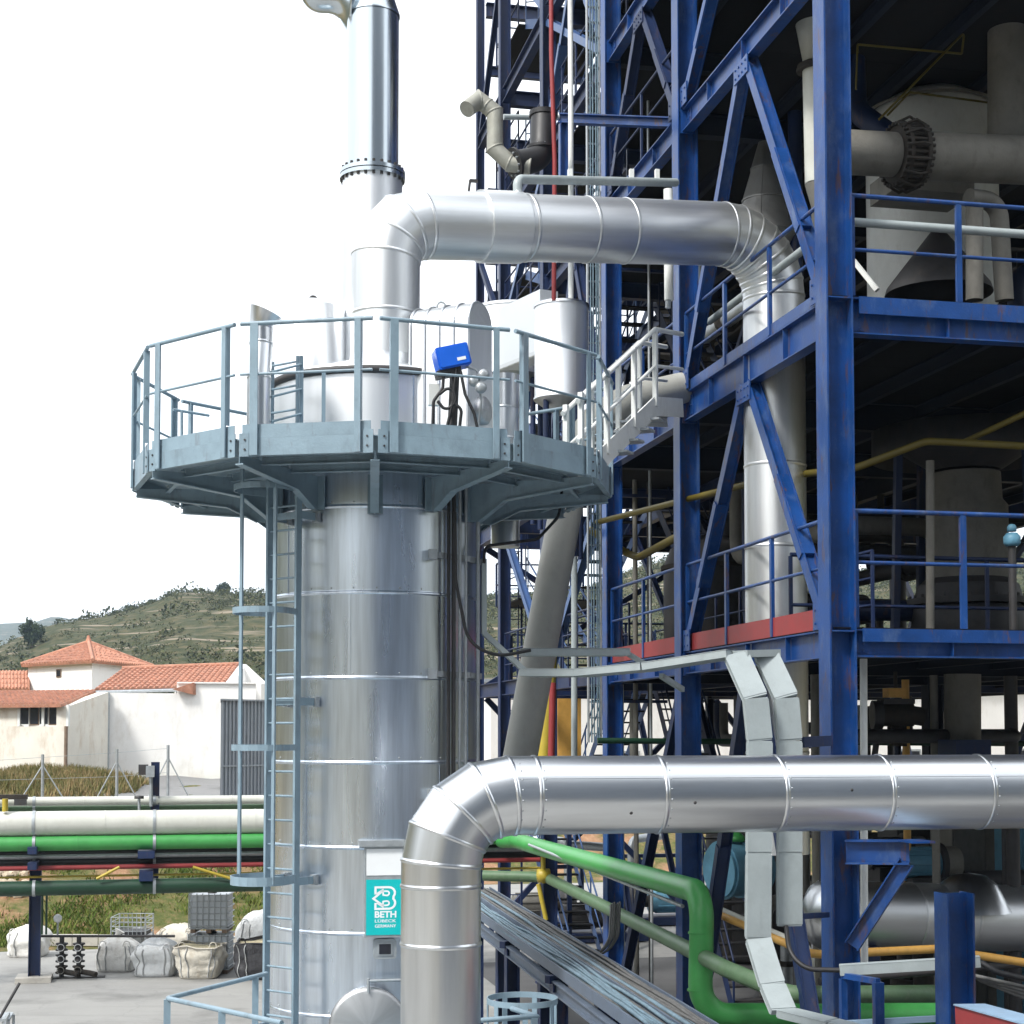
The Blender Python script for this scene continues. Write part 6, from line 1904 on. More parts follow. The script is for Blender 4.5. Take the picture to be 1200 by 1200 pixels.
# ------------------------------------------------------------------ light grey rail pipe above the duct, black elbow, gooseneck, thin risers
def uppers():
    Y = 21.4
    t = thing('condensate_pipe', 'pale grey horizontal pipe above the overhead duct with a drop leg', 'pipe', P(606, 212, 20.2))
    MB().tube(fillet([P(607, 228, 20.1), P(606, 210, 20.1), P(700, 212, 21.4), P(792, 214, 22.7)], 0.12, 6), 0.06, 16).obj('pipe_run', m_tray, t)
    for px in (668, 740, 770):
        MB().box(P(px, 206, 21.1 + (px - 668) * .014), W * 0.03, U * 0.03, UZ * 0.09).obj('pipe_clamp', m_white, t)
    MB().tube([P(783, 222, 22.0), P(784, 352, 22.0)], 0.065, 14).obj('drop_leg', m_white, t)
    MB().tube([P(783, 352, 22.0), P(783, 361, 22.0)], 0.04, 12).obj('drain_cap', m_galv, t)
    # beige jacketed gooseneck
    g = thing('gooseneck_vent', 'beige jacketed vent pipe bent like a gooseneck in front of the far columns', 'pipe', P(600, 200, 23))
    pts = [P(622, 195, 23.0), P(598, 192, 23.0), P(580, 175, 23), P(580, 132, 23.0), P(572, 125, 23), P(561, 117, 23.0), P(547, 128, 22.8)]
    clad_segments(g, pts, 0.12, m_beige, n=22, lip=0.008, lipw=0.03)
    # black elbow
    e = thing('black_duct_elbow', 'matt black flanged pipe elbow joining the beige gooseneck', 'pipe', P(636, 190, 23.2))
    pl = fillet([P(603, 192, 23.0), P(635, 186, 23.2), P(637, 135, 23.4)], 0.34, 10)
    MB().tube(pl, 0.185, 28).obj('elbow', m_black, e)
    flange(e, pl[0], pl[0] - pl[1], 0.1, 0.235, 0.04, m_black, 10, m_galv, bolt_r=0.016)
    flange(e, pl[-3], UZ, 0.1, 0.235, 0.04, m_black, 10, m_galv, bolt_r=0.016)
    MB().tube([pl[-1] - UZ * 0.02, pl[-1] + UZ * 0.05], 0.215, 24).obj('end_collar', m_black, e)
    pipe('red_riser', [P(649, 352, 23.0), P(650, 190, 23.0), P(646, 60, 23.0), P(646, -60, 23)], 0.034, m_red, 'thin red vertical pipe rising past the black elbow', n=10)
    pipe('white_riser', [P(669, 352, 24.0), P(669, 120, 24.0), P(668, -60, 24)], 0.042, m_white, 'thin white vertical pipe right of the red one', n=10)
    MB().tube([P(590, 137, 25.5), P(655, 138, 25.8)], 0.045, 10).top('grey_tube', m_tray, 'short pale grey tube crossing beside the black elbow', 'pipe', loc=P(590, 137, 25.5))
    b = thing('blue_cross_beam', 'thin bright blue beam crossing level in front of the upper columns', 'beam', P(655, 140, 25.8))
    MB().ibeam(P(655, 139, 25.8), P(786, 144, 25.4), 0.16, 0.12).obj('beam', m_blue, b)
    MB().ibeam(P(660, 142, 25.8), P(660, 212, 25.8), 0.13, 0.13, up=W).obj('post', m_blue, b)
    # vertical cable ladder beside the third column
    cl = thing('cable_ladder', 'tall galvanised vertical cable ladder fixed left of the third blue column', 'cable ladder', P(696, 870, 27.0))
    zt, zb_ = P(696, -60, 27.4).z, P(696, 870, 27.4).z
    q = P(696, 500, 27.4)
    for o_ in (-0.11, 0.11):
        MB().gbox(V((q.x, q.y, (zt + zb_) / 2)) + W * o_, 0.012, 0.04, (zt - zb_) / 2).obj('side_rail', m_galv, cl)
    r0 = None
    for k in range(58):
        z = zb_ + 0.15 + k * 0.27
        if z > zt: break
        if r0 is None: r0 = MB().gbox(V((q.x, q.y, z)), 0.098, 0.02, 0.012).obj('rung', m_galv, cl); z0_ = z
        else: again(r0, (0, 0, z - z0_))
    for o_ in (-0.06, -0.015, 0.04, 0.075):
        MB().tube([V((q.x, q.y, zb_)) + W * o_ - U * .035, V((q.x, q.y, zt)) + W * o_ - U * .035], 0.014, 6).obj('cable', m_cable, cl)
uppers()

# ------------------------------------------------------------------ conduits on the tower's right side
def tower_conduits():
    t = thing('conduit_bundle', 'dark vertical conduits clamped up the right side of the silver tower', 'conduit', tpt(TR + .1, 46, 3))
    z0, z1 = P(540, 1000, 19).z, zb - 0.02
    for dg, mt, rr in ((44, m_black, 0.022), (47.5, m_dark, 0.026), (52, m_galv, 0.02), (57, m_galv, 0.018), (70, m_galv, 0.024)):
        a = tpt(TR + 0.09, dg, z0)
        MB().tube([a, V((a.x, a.y, z1))], rr, 8).obj('conduit', mt, t)
    for py in (651, 790, 930):
        z = P(540, py, 19).z
        for d0_, d1_ in ((36, 62), (62, 80)):
            p, q = tpt(TR + 0.06, d0_, z), tpt(TR + 0.06, d1_, z)
            MB().bar(p, q, 0.03, 0.07).obj('clamp_bar', m_galv, t)
        MB().box(tpt(TR + 0.06, 35, z), W * 0.05, U * 0.05, UZ * 0.06).obj('clamp_foot', m_galv, t)
    # grey edge tray down the right flank
    ct = thing('cable_drop', 'narrow grey cable duct on the right flank of the tower bending off to the frame', 'cable duct', tpt(TR + .2, 84, 3))
    pts = [P(567, 655, 19.6), P(567, 742, 19.6), P(617, 788, 19.3), P(680, 787, 19.0)]
    for a, b in zip(pts[:-1], pts[1:]):
        MB().bar(a, b, 0.06, 0.085, up=-U).obj('duct_section', m_tray, ct)
    c = thing('black_cable', 'black cable looping from the tower flank to the grey tray', 'cable', P(545, 735, 19.2))
    MB().tube(fillet([P(533, 600, 18.9), P(534, 680, 18.9), P(548, 752, 18.9), P(580, 770, 18.9), P(622, 762, 19.0)], 0.5, 8), 0.02, 8).obj('cable', m_black, c)
    MB().tube(fillet([P(567, 660, 19.5), P(568, 640, 19.5), P(630, 632, 20.2), P(655, 605, 20.8), P(660, 560, 21)], 0.3, 8), 0.02, 8).obj('cable', m_black, c)
tower_conduits()

# ------------------------------------------------------------------ pair of light grey cable trays
def trays():
    def tray_run(pts, w, label, closed=True):
        t = thing('cable_tray', label, 'cable tray', pts[-1])
        for i, (a, b) in enumerate(zip(pts[:-1], pts[1:])):
            d = (b - a).normalized()
            up = UZ if abs(d.z) < 0.55 else (-U if d.z < 0 else U)
            # flat lidded tray: width across W-ish, thin along view
            side = d.cross(-U).normalized() if abs(d.z) > 0.3 else (UZ.cross(d)).normalized()
            nrm = side.cross(d).normalized()
            mb = MB()
            hw = w / 2
            mb.extrude([(-hw, -0.035), (hw, -0.035), (hw, 0.035), (-hw, 0.035)], a, b, side, nrm)
            sec = mb.obj('tray_section', m_tray, t)
            MB().extrude([(-hw - .006, 0.036), (hw + .006, 0.036), (hw + .006, 0.042), (-hw - .006, 0.042)], a + d * .02, b - d * .02, side, nrm).obj('lid', m_tray, sec)
            MB().extrude([(-hw - .006, -0.042), (hw + .006, -0.042), (hw + .006, -0.036), (-hw - .006, -0.036)], a + d * .02, b - d * .02, side, nrm).obj('lid', m_tray, sec)
        return t
    Y = 17.8
    # two drops: near one continues to the ground tray, far one stops at a stub
    a = [P(862, 767, Y + .25), P(885, 818, Y), P(890, 868, Y), P(889, 1000, Y), P(888, 1100, Y), P(905, 1155, Y - .3), P(918, 1186, Y - .6), P(975, 1200, Y - 1.0), P(1040, 1216, Y - 1.3)]
    tray_run(a, 0.27, 'light grey cable tray dropping past the big silver pipe and kicking out at its foot')
    b = [P(897, 767, Y + .5), P(921, 818, Y + .25), P(925, 868, Y + .25), P(925, 1000, Y + .25), P(925, 1085, Y + .25)]
    tray_run(b, 0.27, 'light grey cable tray dropping past the big silver pipe and ending in a cut')
    # bridge from tower: upper flat tray and long arm
    t1 = thing('cable_tray', 'flat pale cable tray crossing level from the leaning duct to the blue frame', 'cable tray', P(612, 768, 20))
    p, q = P(612, 765, 20.5), P(734, 765, 20.9)
    d = (q - p).normalized()
    MB().bar(p, q, 0.3, 0.085).obj('tray_section', m_tray, t1)
    MB().bar(p - d * .02 + UZ * .05, q + UZ * .05, 0.31, 0.008).obj('lid', m_tray, t1)
    MB().bar(q, P(762, 782, 20.6), 0.05, 0.06).obj('strut', m_tray, t1)
    t2 = thing('cable_tray', 'long pale cable tray running from the tower flank across to the two drops', 'cable tray', P(660, 788, 19))
    pts = [P(617, 789, 19.25), P(682, 789, 19.0), P(760, 782, 18.6), P(858, 767, 18.2)]
    for a_, b_ in zip(pts[:-1], pts[1:]):
        sec = MB().bar(a_, b_, 0.5, 0.08).obj('tray_section', m_tray, t2)
        MB().bar(a_ + UZ * .045, b_ + UZ * .045, 0.51, 0.006).obj('lid', m_tray, sec)
    MB().bar(P(858, 767, 18.2), P(897, 766, 18.5), 0.5, 0.08).obj('tray_section', m_tray, t2)
    for px, py in ((773, 795), (800, 800)):
        pass
    MB().bar(P(775, 792, 18.7), P(800, 808, 19.5), 0.05, 0.06).obj('strut', m_tray, t2)
    # stub cable out of the right drop to the grey conduit in front
    c = thing('black_cable', 'black cable curving out of the right tray end into the grey conduit', 'cable', P(925, 1090, Y))
    MB().tube(fillet([P(921, 1085, Y + .2), P(925, 1118, Y + .1), P(945, 1136, Y - .1), P(990, 1137, 17.4)], 0.4, 8), 0.028, 8).obj('cable', m_black, c)
    # brackets tying the drops to the column
    br = thing('tray_bracket', 'short dark blue bracket tying the right cable tray to the front column', 'bracket', P(950, 1074, 18.4))
    MB().bar(P(938, 1074, 18.1), P(970, 1072, 18.75), 0.05, 0.06).obj('arm', m_navy, br)
    MB().bar(P(940, 870, 18.2), P(972, 868, 18.75), 0.06, 0.12).obj('arm', m_navy, br)
trays()

# ------------------------------------------------------------------ pipes that leave the rack and run along the frame
def run_pipes():
    # bright green: from the rack, towards the camera, down, then right
    t = thing('green_pipe', 'bright green pipe stepping down from the rack and bending right near the ground', 'pipe', P(600, 985, 35.2))
    a = P(588, 985, 35.2)
    pts = [a, P(612, 984, 34.9), P(800, 1040, 22.9), P(822, 1052, 22.0), P(820, 1180, 21.8), P(1000, 1192, 22.2), P(1180, 1192, 22.9)]
    q = [a, P(604, 985, 34.6), P(823, 1046, 22.0), P(820, 1190, 21.9), P(1110, 1189, 22.9)]
    pl = fillet(q, 0.42, 10)
    MB().tube(pl, 0.165, 24).obj('pipe_run', m_grn, t)
    for f in (P(821, 1093, 21.97), P(820, 1160, 21.93)):
        MB().tube([f - UZ * .012, f + UZ * .012], 0.171, 24).obj('weld_ring', m_grn, t)
    pipe('faded_green_pipe', [P(566, 1026, 33.4), P(640, 1028, 33.2), P(806, 1112, 22.6), P(850, 1135, 21.0), P(925, 1166, 20.0), P(1110, 1164, 20.8)], 0.11, m_olive, 'faded olive green pipe running beneath the bright green one', R=0.3, n=18)
    d2 = thing('yellow_valve', 'small yellow valve on a vertical yellow pipe at the end of the rack', 'valve', P(637, 1030, 32.8))
    MB().tube([P(636, 984, 32.8), P(637, 1035, 32.8)], 0.05, 10).obj('pipe_run', m_yel, d2)
    MB().tube([P(631, 1036, 32.8), P(640, 1078, 32.8)], 0.05, 10).obj('drop', m_yel, d2)
    MB().tube([P(637, 1078, 32.8), P(636, 1165, 32.8)], 0.04, 10).obj('drop', m_ora, d2)
    MB().lathe(P(637, 1026, 32.8), [(0, -.15), (.14, -.12), (.14, .12), (0, .15)], W, 12).obj('valve_body', m_yel, d2)
    pipe('ochre_pipe', [P(820, 1062, 24.5), P(952, 1119, 20.6), P(1098, 1112, 21.2), P(1290, 1090 + 52, 22.0)], 0.055, m_ora, 'ochre yellow pipe sloping down then level behind the short blue post', R=0.2, n=14)
    pipe('white_pipe', [P(820, 1056, 24.6), P(950, 1112, 20.9), P(952, 1200, 20.9)], 0.05, m_offw, 'pale thin pipe running along the ochre pipe and turning down', R=0.2, n=14)
    pipe('black_pipe', [P(960, 1150, 21.6), P(1290, 1122, 23)], 0.05, m_dark, 'dark thin pipe low behind the short blue post', n=10)
    pipe('rod', [P(620, 990, 32), P(800, 1062, 23.5)], 0.03, m_galv, 'thin grey rod sloping just under the bright green pipe', n=8)
run_pipes()

# ------------------------------------------------------------------ pipe rack across the yard
def rack():
    A0, dd = P(600, 985, 35.3), W
    def rk(px, py, dy=0.0):
        """Point on the rack plane (offset dy in depth) seen at pixel column px."""
        base = V((0, 35.3 + dy, 0))
        k = (px - 600) / FPX
        s = (k * base.y - base.x) / (W.x - k * W.y)
        q = base + W * s
        return P(px, py, q.y)
    specs = [('white_pipe', 937, 0.095, m_offw, 'thin white pipe along the top of the yard pipe rack', 0.9, 1),
             ('grey_green_pipe', 946, 0.075, m_olive, 'thin grey green pipe just below the thin white one on the rack', 1.1, 1),
             ('white_pipe', 962.5, 0.26, m_offw, 'thick off white pipe, largest on the yard pipe rack', 0.1, 1),
             ('green_pipe', 985, 0.155, m_grn, 'bright green pipe directly below the thick white one on the rack', 0.0, 0),
             ('grey_pipe', 1000, 0.045, m_galv, 'thin silver pipe in the dark gap below the green rack pipe', 0.3, 1),
             ('black_pipe', 995.5, 0.06, m_black, 'upper of two black pipes under the green rack pipe', 0.35, 1),
             ('black_pipe', 1006.5, 0.075, m_black, 'lower of two black pipes, just above the red rack pipe', 0.35, 1),
             ('red_pipe', 1013, 0.05, m_red, 'thin red pipe across the yard pipe rack', 0.1, 1),
             ('yellow_pipe', 1023, 0.025, m_yel, 'very thin yellow pipe below the red rack pipe', 0.3, 1),
             ('dark_green_pipe', 1036, 0.155, m_dgrn, 'dark green pipe lowest on the yard pipe rack', -0.1, 1)]
    for nm, py, r, mt, lab, dy, full in specs:
        z = rk(300, py, dy).z
        p, q = rk(-160, py, dy), rk(640 if full else 592, py, dy)
        p.z = q.z = z
        if nm == 'dark_green_pipe': q = rk(560, py, dy); q.z = z
        po = MB().tube([p, q], r, 24).top(nm, mt, lab, 'pipe', loc=p)
        if r > 0.07:
            st = random.uniform(1.0, 2.0); w0 = None
            while st < (q - p).length - 0.5:
                c = p + (q - p).normalized() * st
                if w0 is None: w0 = MB().tube([c - W * 0.014, c + W * 0.014], r + 0.006, 24).obj('weld_ring', mt, po); cw0 = c
                else: again(w0, c - cw0)
                st += 3.1
            for px in (40, 181):
                c = rk(px, py, dy); c.z = z
                MB().tube([c - W * 0.03, c + W * 0.03], r + 0.012, 24).obj('pipe_clamp', m_galv, po)
        if nm == 'dark_green_pipe':
            pass
    # rack portal: column, cross beam, plus the short post with the flood lamp
    t = thing('pipe_rack', 'dark blue pipe rack column and cross arms carrying the yard pipes', 'pipe rack', G(40, 1150))
    b = G(40, 1150)
    ztop_ = P(40, 1012, b.y).z
    MB().ibeam(V((b.x, b.y, 0.12)), V((b.x, b.y, ztop_)), 0.24, 0.22, 0.02, 0.014, up=W).obj('column', m_navy, t)
    MB().box(V((b.x, b.y, 0.065)), W * 0.36, U * 0.36, UZ * 0.055).obj('footing', m_wallc, t)
    for py in (1012, 994):
        c = rk(40, py, 0.4)
        MB().gbox(V((c.x, c.y + .1, c.z)), 0.09, 0.9, 0.07).obj('cross_arm', m_navy, t)
    for k, px in enumerate((181, 330, 500)):
        c = rk(px, 1000, 0.9)
        zz0 = P(px, 1046, c.y).z; zz1 = P(px, 893 if k == 0 else 950, c.y).z
        if k == 0:
            MB().ibeam(V((c.x, c.y, zz0)), V((c.x, c.y, zz1)), 0.18, 0.16, 0.016, 0.012, up=W).obj('column', m_navy, t)
            MB().gbox(V((c.x, c.y - 0.75, P(px, 997, c.y).z)), 0.17, 0.5, 0.07).obj('cross_arm', m_navy, t)
            MB().gbox(V((c.x, c.y - 0.75, P(px, 1021, c.y).z)), 0.14, 0.5, 0.10).obj('cross_arm', m_navy, t)
        else:
            MB().ibeam(V((c.x, c.y, 0.02)), V((c.x, c.y, zz1)), 0.22, 0.2, up=W).obj('column', m_navy, t)
            MB().gbox(V((c.x, c.y - 0.6, P(px, 1020, c.y).z)), 0.1, 0.6, 0.07).obj('cross_arm', m_navy, t)
    for x0, x1 in ((113, 140), (226, 272)):
        q0, q1 = rk(x0, 1030 if x0 < 200 else 1016, -0.3), rk(x1, 1016 if x0 < 200 else 1030, -0.3)
        MB().tube([q0, q1], 0.03, 8).obj('yellow_strut', m_yel, t)
    lp = rk(168, 902, 0.7)
    fl = thing('flood_lamp', 'small dark flood lamp on a grey stem beside the short rack post', 'lamp', rk(177, 945, 0.7))
    MB().tube([rk(177, 945, .7), rk(177, 900, .7)], 0.04, 8).obj('stem', m_galv, fl)
    MB().box(rk(176, 904, .6), W * 0.09, U * 0.06, UZ * 0.12).obj('control_box', m_galv, fl)
    MB().box(lp, W * 0.10, U * 0.13, UZ * 0.11).obj('lamp_head', m_dark, fl)
    MB().tube([rk(150, 944, -.2), rk(144, 944, -.2)], 0.03, 8).obj('stub', m_dark, fl) if False else None
    # small vent stub and yellow tag at the left edge
    vs_ = thing('valve', 'small valve with a black lever lying on the thin white rack pipe', 'valve', rk(18, 940, 0.3))
    MB().box(rk(12, 934, 0.5), W * 0.35, U * 0.08, UZ * 0.05).obj('lever', m_rust, vs_)
    MB().box(rk(24, 940, .4), W * 0.12, U * 0.1, UZ * 0.06).obj('valve_body', m_dark, vs_)
    MB().tube([rk(6, 936, -.05), rk(6, 951, -.05)], 0.06, 8).obj('yellow_stem', m_yel, vs_)
    st = thing('vent_stub', 'tiny black topped vent stub on the rack left of the flood lamp', 'vent', rk(163, 950, .5))
    MB().tube([rk(163, 952, .5), rk(163, 936, .5)], 0.03, 8).obj('stem', m_galv, st)
    MB().lathe(rk(163, 936, .5), [(0, 0), (.1, 0), (.1, .06), (0, .07)], UZ, 12).obj('cap', m_dark, st)
    # two thin drops by the column
    for k, px in enumerate((49, 54)):
        q = rk(px, 1100, 0.2)
        pipe('thin_drop_pipe', [V((q.x, q.y, P(px, 1046, q.y).z)), V((q.x, q.y, P(px, 1095, q.y).z))], 0.022, m_dgrn, ['thin green pipe dropping just right of the rack column', 'second thin green pipe dropping right of the rack column'][k], n=6)
rack()

# ------------------------------------------------------------------ open cable tray rack running towards the camera
def cable_rack():
    # far end and near end centre lines of two trays
    fa, na = P(560, 1044, 30.5), P(842, 1225, 16.0)
    fb, nb_ = P(555, 1058, 29.0), P(795, 1222, 15.9)
    za = min(fa.z, na.z)
    t = thing('cable_tray_bridge', 'two side by side open trays full of blue grey cables sloping past the tower foot', 'cable tray', V((na.x, na.y, 0)))
    for (f_, n_, w, mt, nm) in ((fa, na, 0.46, m_cable2, 0), (fb, nb_, 0.40, m_cable, 1)):
        d = (n_ - f_).normalized(); sd_ = d.cross(UZ).normalized()
        tr = MB()
        for sg in (-1, 1):
            tr.box((f_ + n_) / 2 + sd_ * sg * w / 2, (n_ - f_) / 2, sd_ * 0.012, UZ * 0.07)
        tr = tr.obj('tray', m_slate, t)
        L_ = (n_ - f_).length
        r0 = None
        k = 0.3
        while k < L_:
            c = f_ + d * k - UZ * 0.055
            if r0 is None: r0 = MB().box(c, d * 0.025, sd_ * w * 0.48, UZ * 0.012).obj('rung', m_galv, tr); c0 = c
            else: again(r0, c - c0)
            k += 0.4
        ncab = 15 if nm == 0 else 12
        for i in range(ncab):
            off0 = (i + .5) / ncab * 0.9 - 0.45
            pts = []
            ph = random.uniform(0, 6); am = random.uniform(0.01, 0.05)
            for j in range(15):
                x = j / 14
                pts.append(f_.lerp(n_, x) + sd_ * (off0 * w + am * math.sin(ph + x * 9)) + UZ * (-0.01 + 0.03 * random.random() + (0.04 if i % 3 == 0 else 0)))
            MB().tube(pts, random.uniform(0.016, 0.034), 6).obj('cable', mt if random.random() < .75 else (m_cable2 if mt is m_cable else m_cable), tr)
    # legs and cross braces
    for k, f in enumerate((0.1, 0.36, 0.62, 0.9)):
        c0_, c1_ = fb.lerp(nb_, f), fa.lerp(na, f)
        for q in (c0_ - W * 0.15, c1_ + W * 0.2):
            MB().ibeam(V((q.x, q.y, 0.02)), V((q.x, q.y, q.z - 0.16)), 0.2, 0.2, up=W).obj('leg', m_navy, t)
        MB().bar(V((c0_.x, c0_.y, c0_.z - 0.13)) - W * .3, V((c1_.x, c1_.y, c1_.z - 0.13)) + W * .35, 0.1, 0.1).obj('cross_bar', m_navy, t)
    d = (nb_ - fb).normalized()
    MB().ibeam(fb - UZ * 0.22 - W * 0.2, nb_ - UZ * 0.22 - W * 0.2, 0.16, 0.1).obj('side_beam', m_slate, t)
    # a loop of loose cable lifted out of the tray
    lp = thing('cable_loop', 'bundle of loose grey cables curving up out of the tray towards the frame', 'cable', P(690, 1120, 25))
    for i in range(6):
        o = V((0.03 * i, 0.02 * i, 0.015 * (i % 3)))
        MB().tube(fillet([P(668, 1118, 25) + o, P(700, 1122, 24.6) + o, P(714, 1100, 24.8) + o, P(716, 1060, 25.2) + o], 0.4, 7), 0.018, 6).obj('cable', m_cable2, lp)
m_slate = paint('grey_steel_beam', (0.11, 0.14, 0.19), 0.45, var=0.2, scale=2, bump=0.003, dirt=(.07, .07, .07))
cable_rack()
# ------------------------------------------------------------------ yard: bags, totes, wall, valves
m_bag = paint('white_woven_plastic', (0.70, 0.69, 0.66), 0.7, var=0.10, scale=3.5, bump=0.05, dirt=(0.36, 0.31, 0.24), dirt_amt=0.6, fine=9)
m_bag2 = paint('greyish_woven_plastic', (0.58, 0.60, 0.61), 0.7, var=0.10, scale=3.5, bump=0.05, dirt=(0.33, 0.30, 0.26), dirt_amt=0.5, fine=9)
m_bag3 = paint('cream_woven_plastic', (0.56, 0.53, 0.46), 0.75, var=0.12, scale=3.0, bump=0.05, dirt=(0.38, 0.30, 0.20), dirt_amt=0.6, fine=9)
m_bag4 = paint('black_woven_plastic', (0.030, 0.030, 0.034), 0.6, var=0.3, scale=4, bump=0.02, dirt=(0.10, 0.10, 0.11), fine=18)
m_strap = paint('grey_webbing', (0.33, 0.34, 0.34), 0.8, var=0.2, scale=8, bump=0.004)
m_fill = paint('pale_dry_filling', (0.42, 0.37, 0.24), 0.95, var=0.25, scale=12, bump=0.03)
m_tote = paint('milky_plastic', (0.50, 0.54, 0.58), 0.4, var=0.08, scale=2, bump=0.003)
def bag(px, pyb, wpx, hpx, mat, label, top='tied', taper=0.0, yaw=0.0, seed=1, depth=0.9, lean=0.0):
    b = G(px, pyb); Y = b.y
    w = M(Y, wpx) / 2; h = M(Y, hpx) * 0.97; dp = w * depth
    b = b + V((0, dp, 0)); 
    t = thing('bulk_bag', label, 'bulk bag', V((b.x, b.y, 0.008)))
    n, m_ = 40, 18
    ca, sa = math.cos(yaw), math.sin(yaw)
    vs = []
    for j in range(m_ + 1):
        v = j / m_
        for i in range(n):
            a = 2 * PI * i / n
            ex = 0.45
            x = math.copysign(abs(math.cos(a)) ** ex, math.cos(a)); y = math.copysign(abs(math.sin(a)) ** ex, math.sin(a))
            bul = 1.0 + 0.10 * math.sin(PI * min(1, v * 1.05)) - (0.07 if v < 0.05 else 0)
            bul *= 1 + taper * (v - 0.5)
            if top == 'tied':
                bul *= 1 - 0.62 * max(0, (v - 0.72) / 0.28) ** 1.6
            elif top == 'round':
                bul *= math.sqrt(max(0.02, 1 - max(0, (v - 0.62) / 0.38) ** 2 * 0.92))
            nz = mnoise.noise(V((x * 1.7 + seed * 5.1, y * 1.7, v * 2.4))) * 0.24 + mnoise.noise(V((x * 4 + seed * 3.3, y * 4, v * 5.5))) * 0.11 - abs(mnoise.noise(V((x * 5 + seed, y * 5, v * 1.6)))) * 0.13
            r = bul * (1 + nz * (0.35 + 0.65 * min(1, v * 3)))
            X, Yy = x * w * 0.94 * r, y * dp * 0.94 * r
            z = h * v * (1 + (0.16 * mnoise.noise(V((x * 1.6 + seed * 2.3, y * 1.6, 9))) * (v - .4) if v > .4 else 0))
            if top == 'open' and v > 0.95: z -= 0.02
            vs.append((b.x + X * ca - Yy * sa + lean * v * w, b.y + X * sa + Yy * ca, 0.01 + z))
    fs = [(j * n + i, j * n + (i + 1) % n, (j + 1) * n + (i + 1) % n, (j + 1) * n + i) for j in range(m_) for i in range(n)]
    mb = MB(); mb.add(vs, fs, True)
    mb.add(vs[:n], [tuple(range(n))[::-1]])
    topc = V((b.x + lean * w, b.y, 0.01 + h * (0.90 if top == 'open' else 1.02)))
    if top != 'open':
        mb.add(vs[-n:] + [tuple(topc)], [(i, (i + 1) % n, n) for i in range(n)], True)
    body = mb.obj('bag_body', mat, t)
    for ad in (236, 262, 292, 312):
        i_ = int(ad / 360 * n)
        col_ = [V(vs[j * n + i_]) + V((0, -0.012, 0.0)) for j in range(1, m_ - (3 if top != 'open' else 0))]
        MB().tube(col_, 0.013, 5).obj('sewn_strap', m_strap, t)
    if top == 'open':
        MB().add([tuple(V(q) * 1.0 - UZ * h * 0.07 + (topc - V(q)) * 0.04) for q in vs[-n:]] + [tuple(topc + UZ * 0.06)], [(i, (i + 1) % n, n) for i in range(n)], True).obj('filling', m_fill, t)
        rim = [V(q) for q in vs[-n:]]
        MB().tube(rim + [rim[0]], 0.016, 6, caps=False).obj('rolled_rim', mat, t)
    if top == 'tied':
        MB().tube([topc - UZ * 0.05, topc + UZ * 0.05, topc + UZ * 0.12 + W * .04], 0.08, 10, radii=[0.14 * w / .45, 0.05, 0.12]).obj('tied_neck', mat, t)
    for sx in (-0.62, 0.62):
        c = b + V((sx * w * (1 + taper * .4), -dp * 0.82, h * (0.80 if top != 'open' else 0.98)))
        MB().tube(fillet([c - W * .09 - UZ * .05, c - W * .05 + UZ * .09, c + W * .05 + UZ * .09, c + W * .09 - UZ * .05], 0.05, 4), 0.013, 6).obj('lifting_loop', mat, t)
    return t
bag(27, 1123, 44, 37, m_bag, 'white bulk bag standing alone beyond the rack column at far left', 'round', seed=1)
bag(133, 1140, 45, 40, m_bag, 'slumped tied white bulk bag, leftmost of the row by the wire crate', 'tied', seed=2)
bag(178, 1146, 50, 43, m_bag2, 'wide greyish bulk bag with a folded top, left of the open cream bag', 'round', seed=3)
bag(230, 1149, 53, 40, m_bag3, 'open cream bulk bag filled to the brim in front of the stacked totes', 'open', taper=0.28, seed=4)
bag(155, 1118, 38, 28, m_bag2, 'low pale bulk bag behind the wire crate and slumped bags', 'round', seed=6)
bag(205, 1120, 48, 34, m_bag3, 'low cream bulk bag lying behind the greyish one', 'round', seed=7)
bag(300, 1150, 54, 46, m_bag4, 'black bulk bag beside the ladder foot', 'open', taper=0.12, seed=5)
b6 = bag(300, 1128, 46, 58, m_bag2, 'tall pale bulk bag with a dark fold behind the black bag', 'round', seed=8)
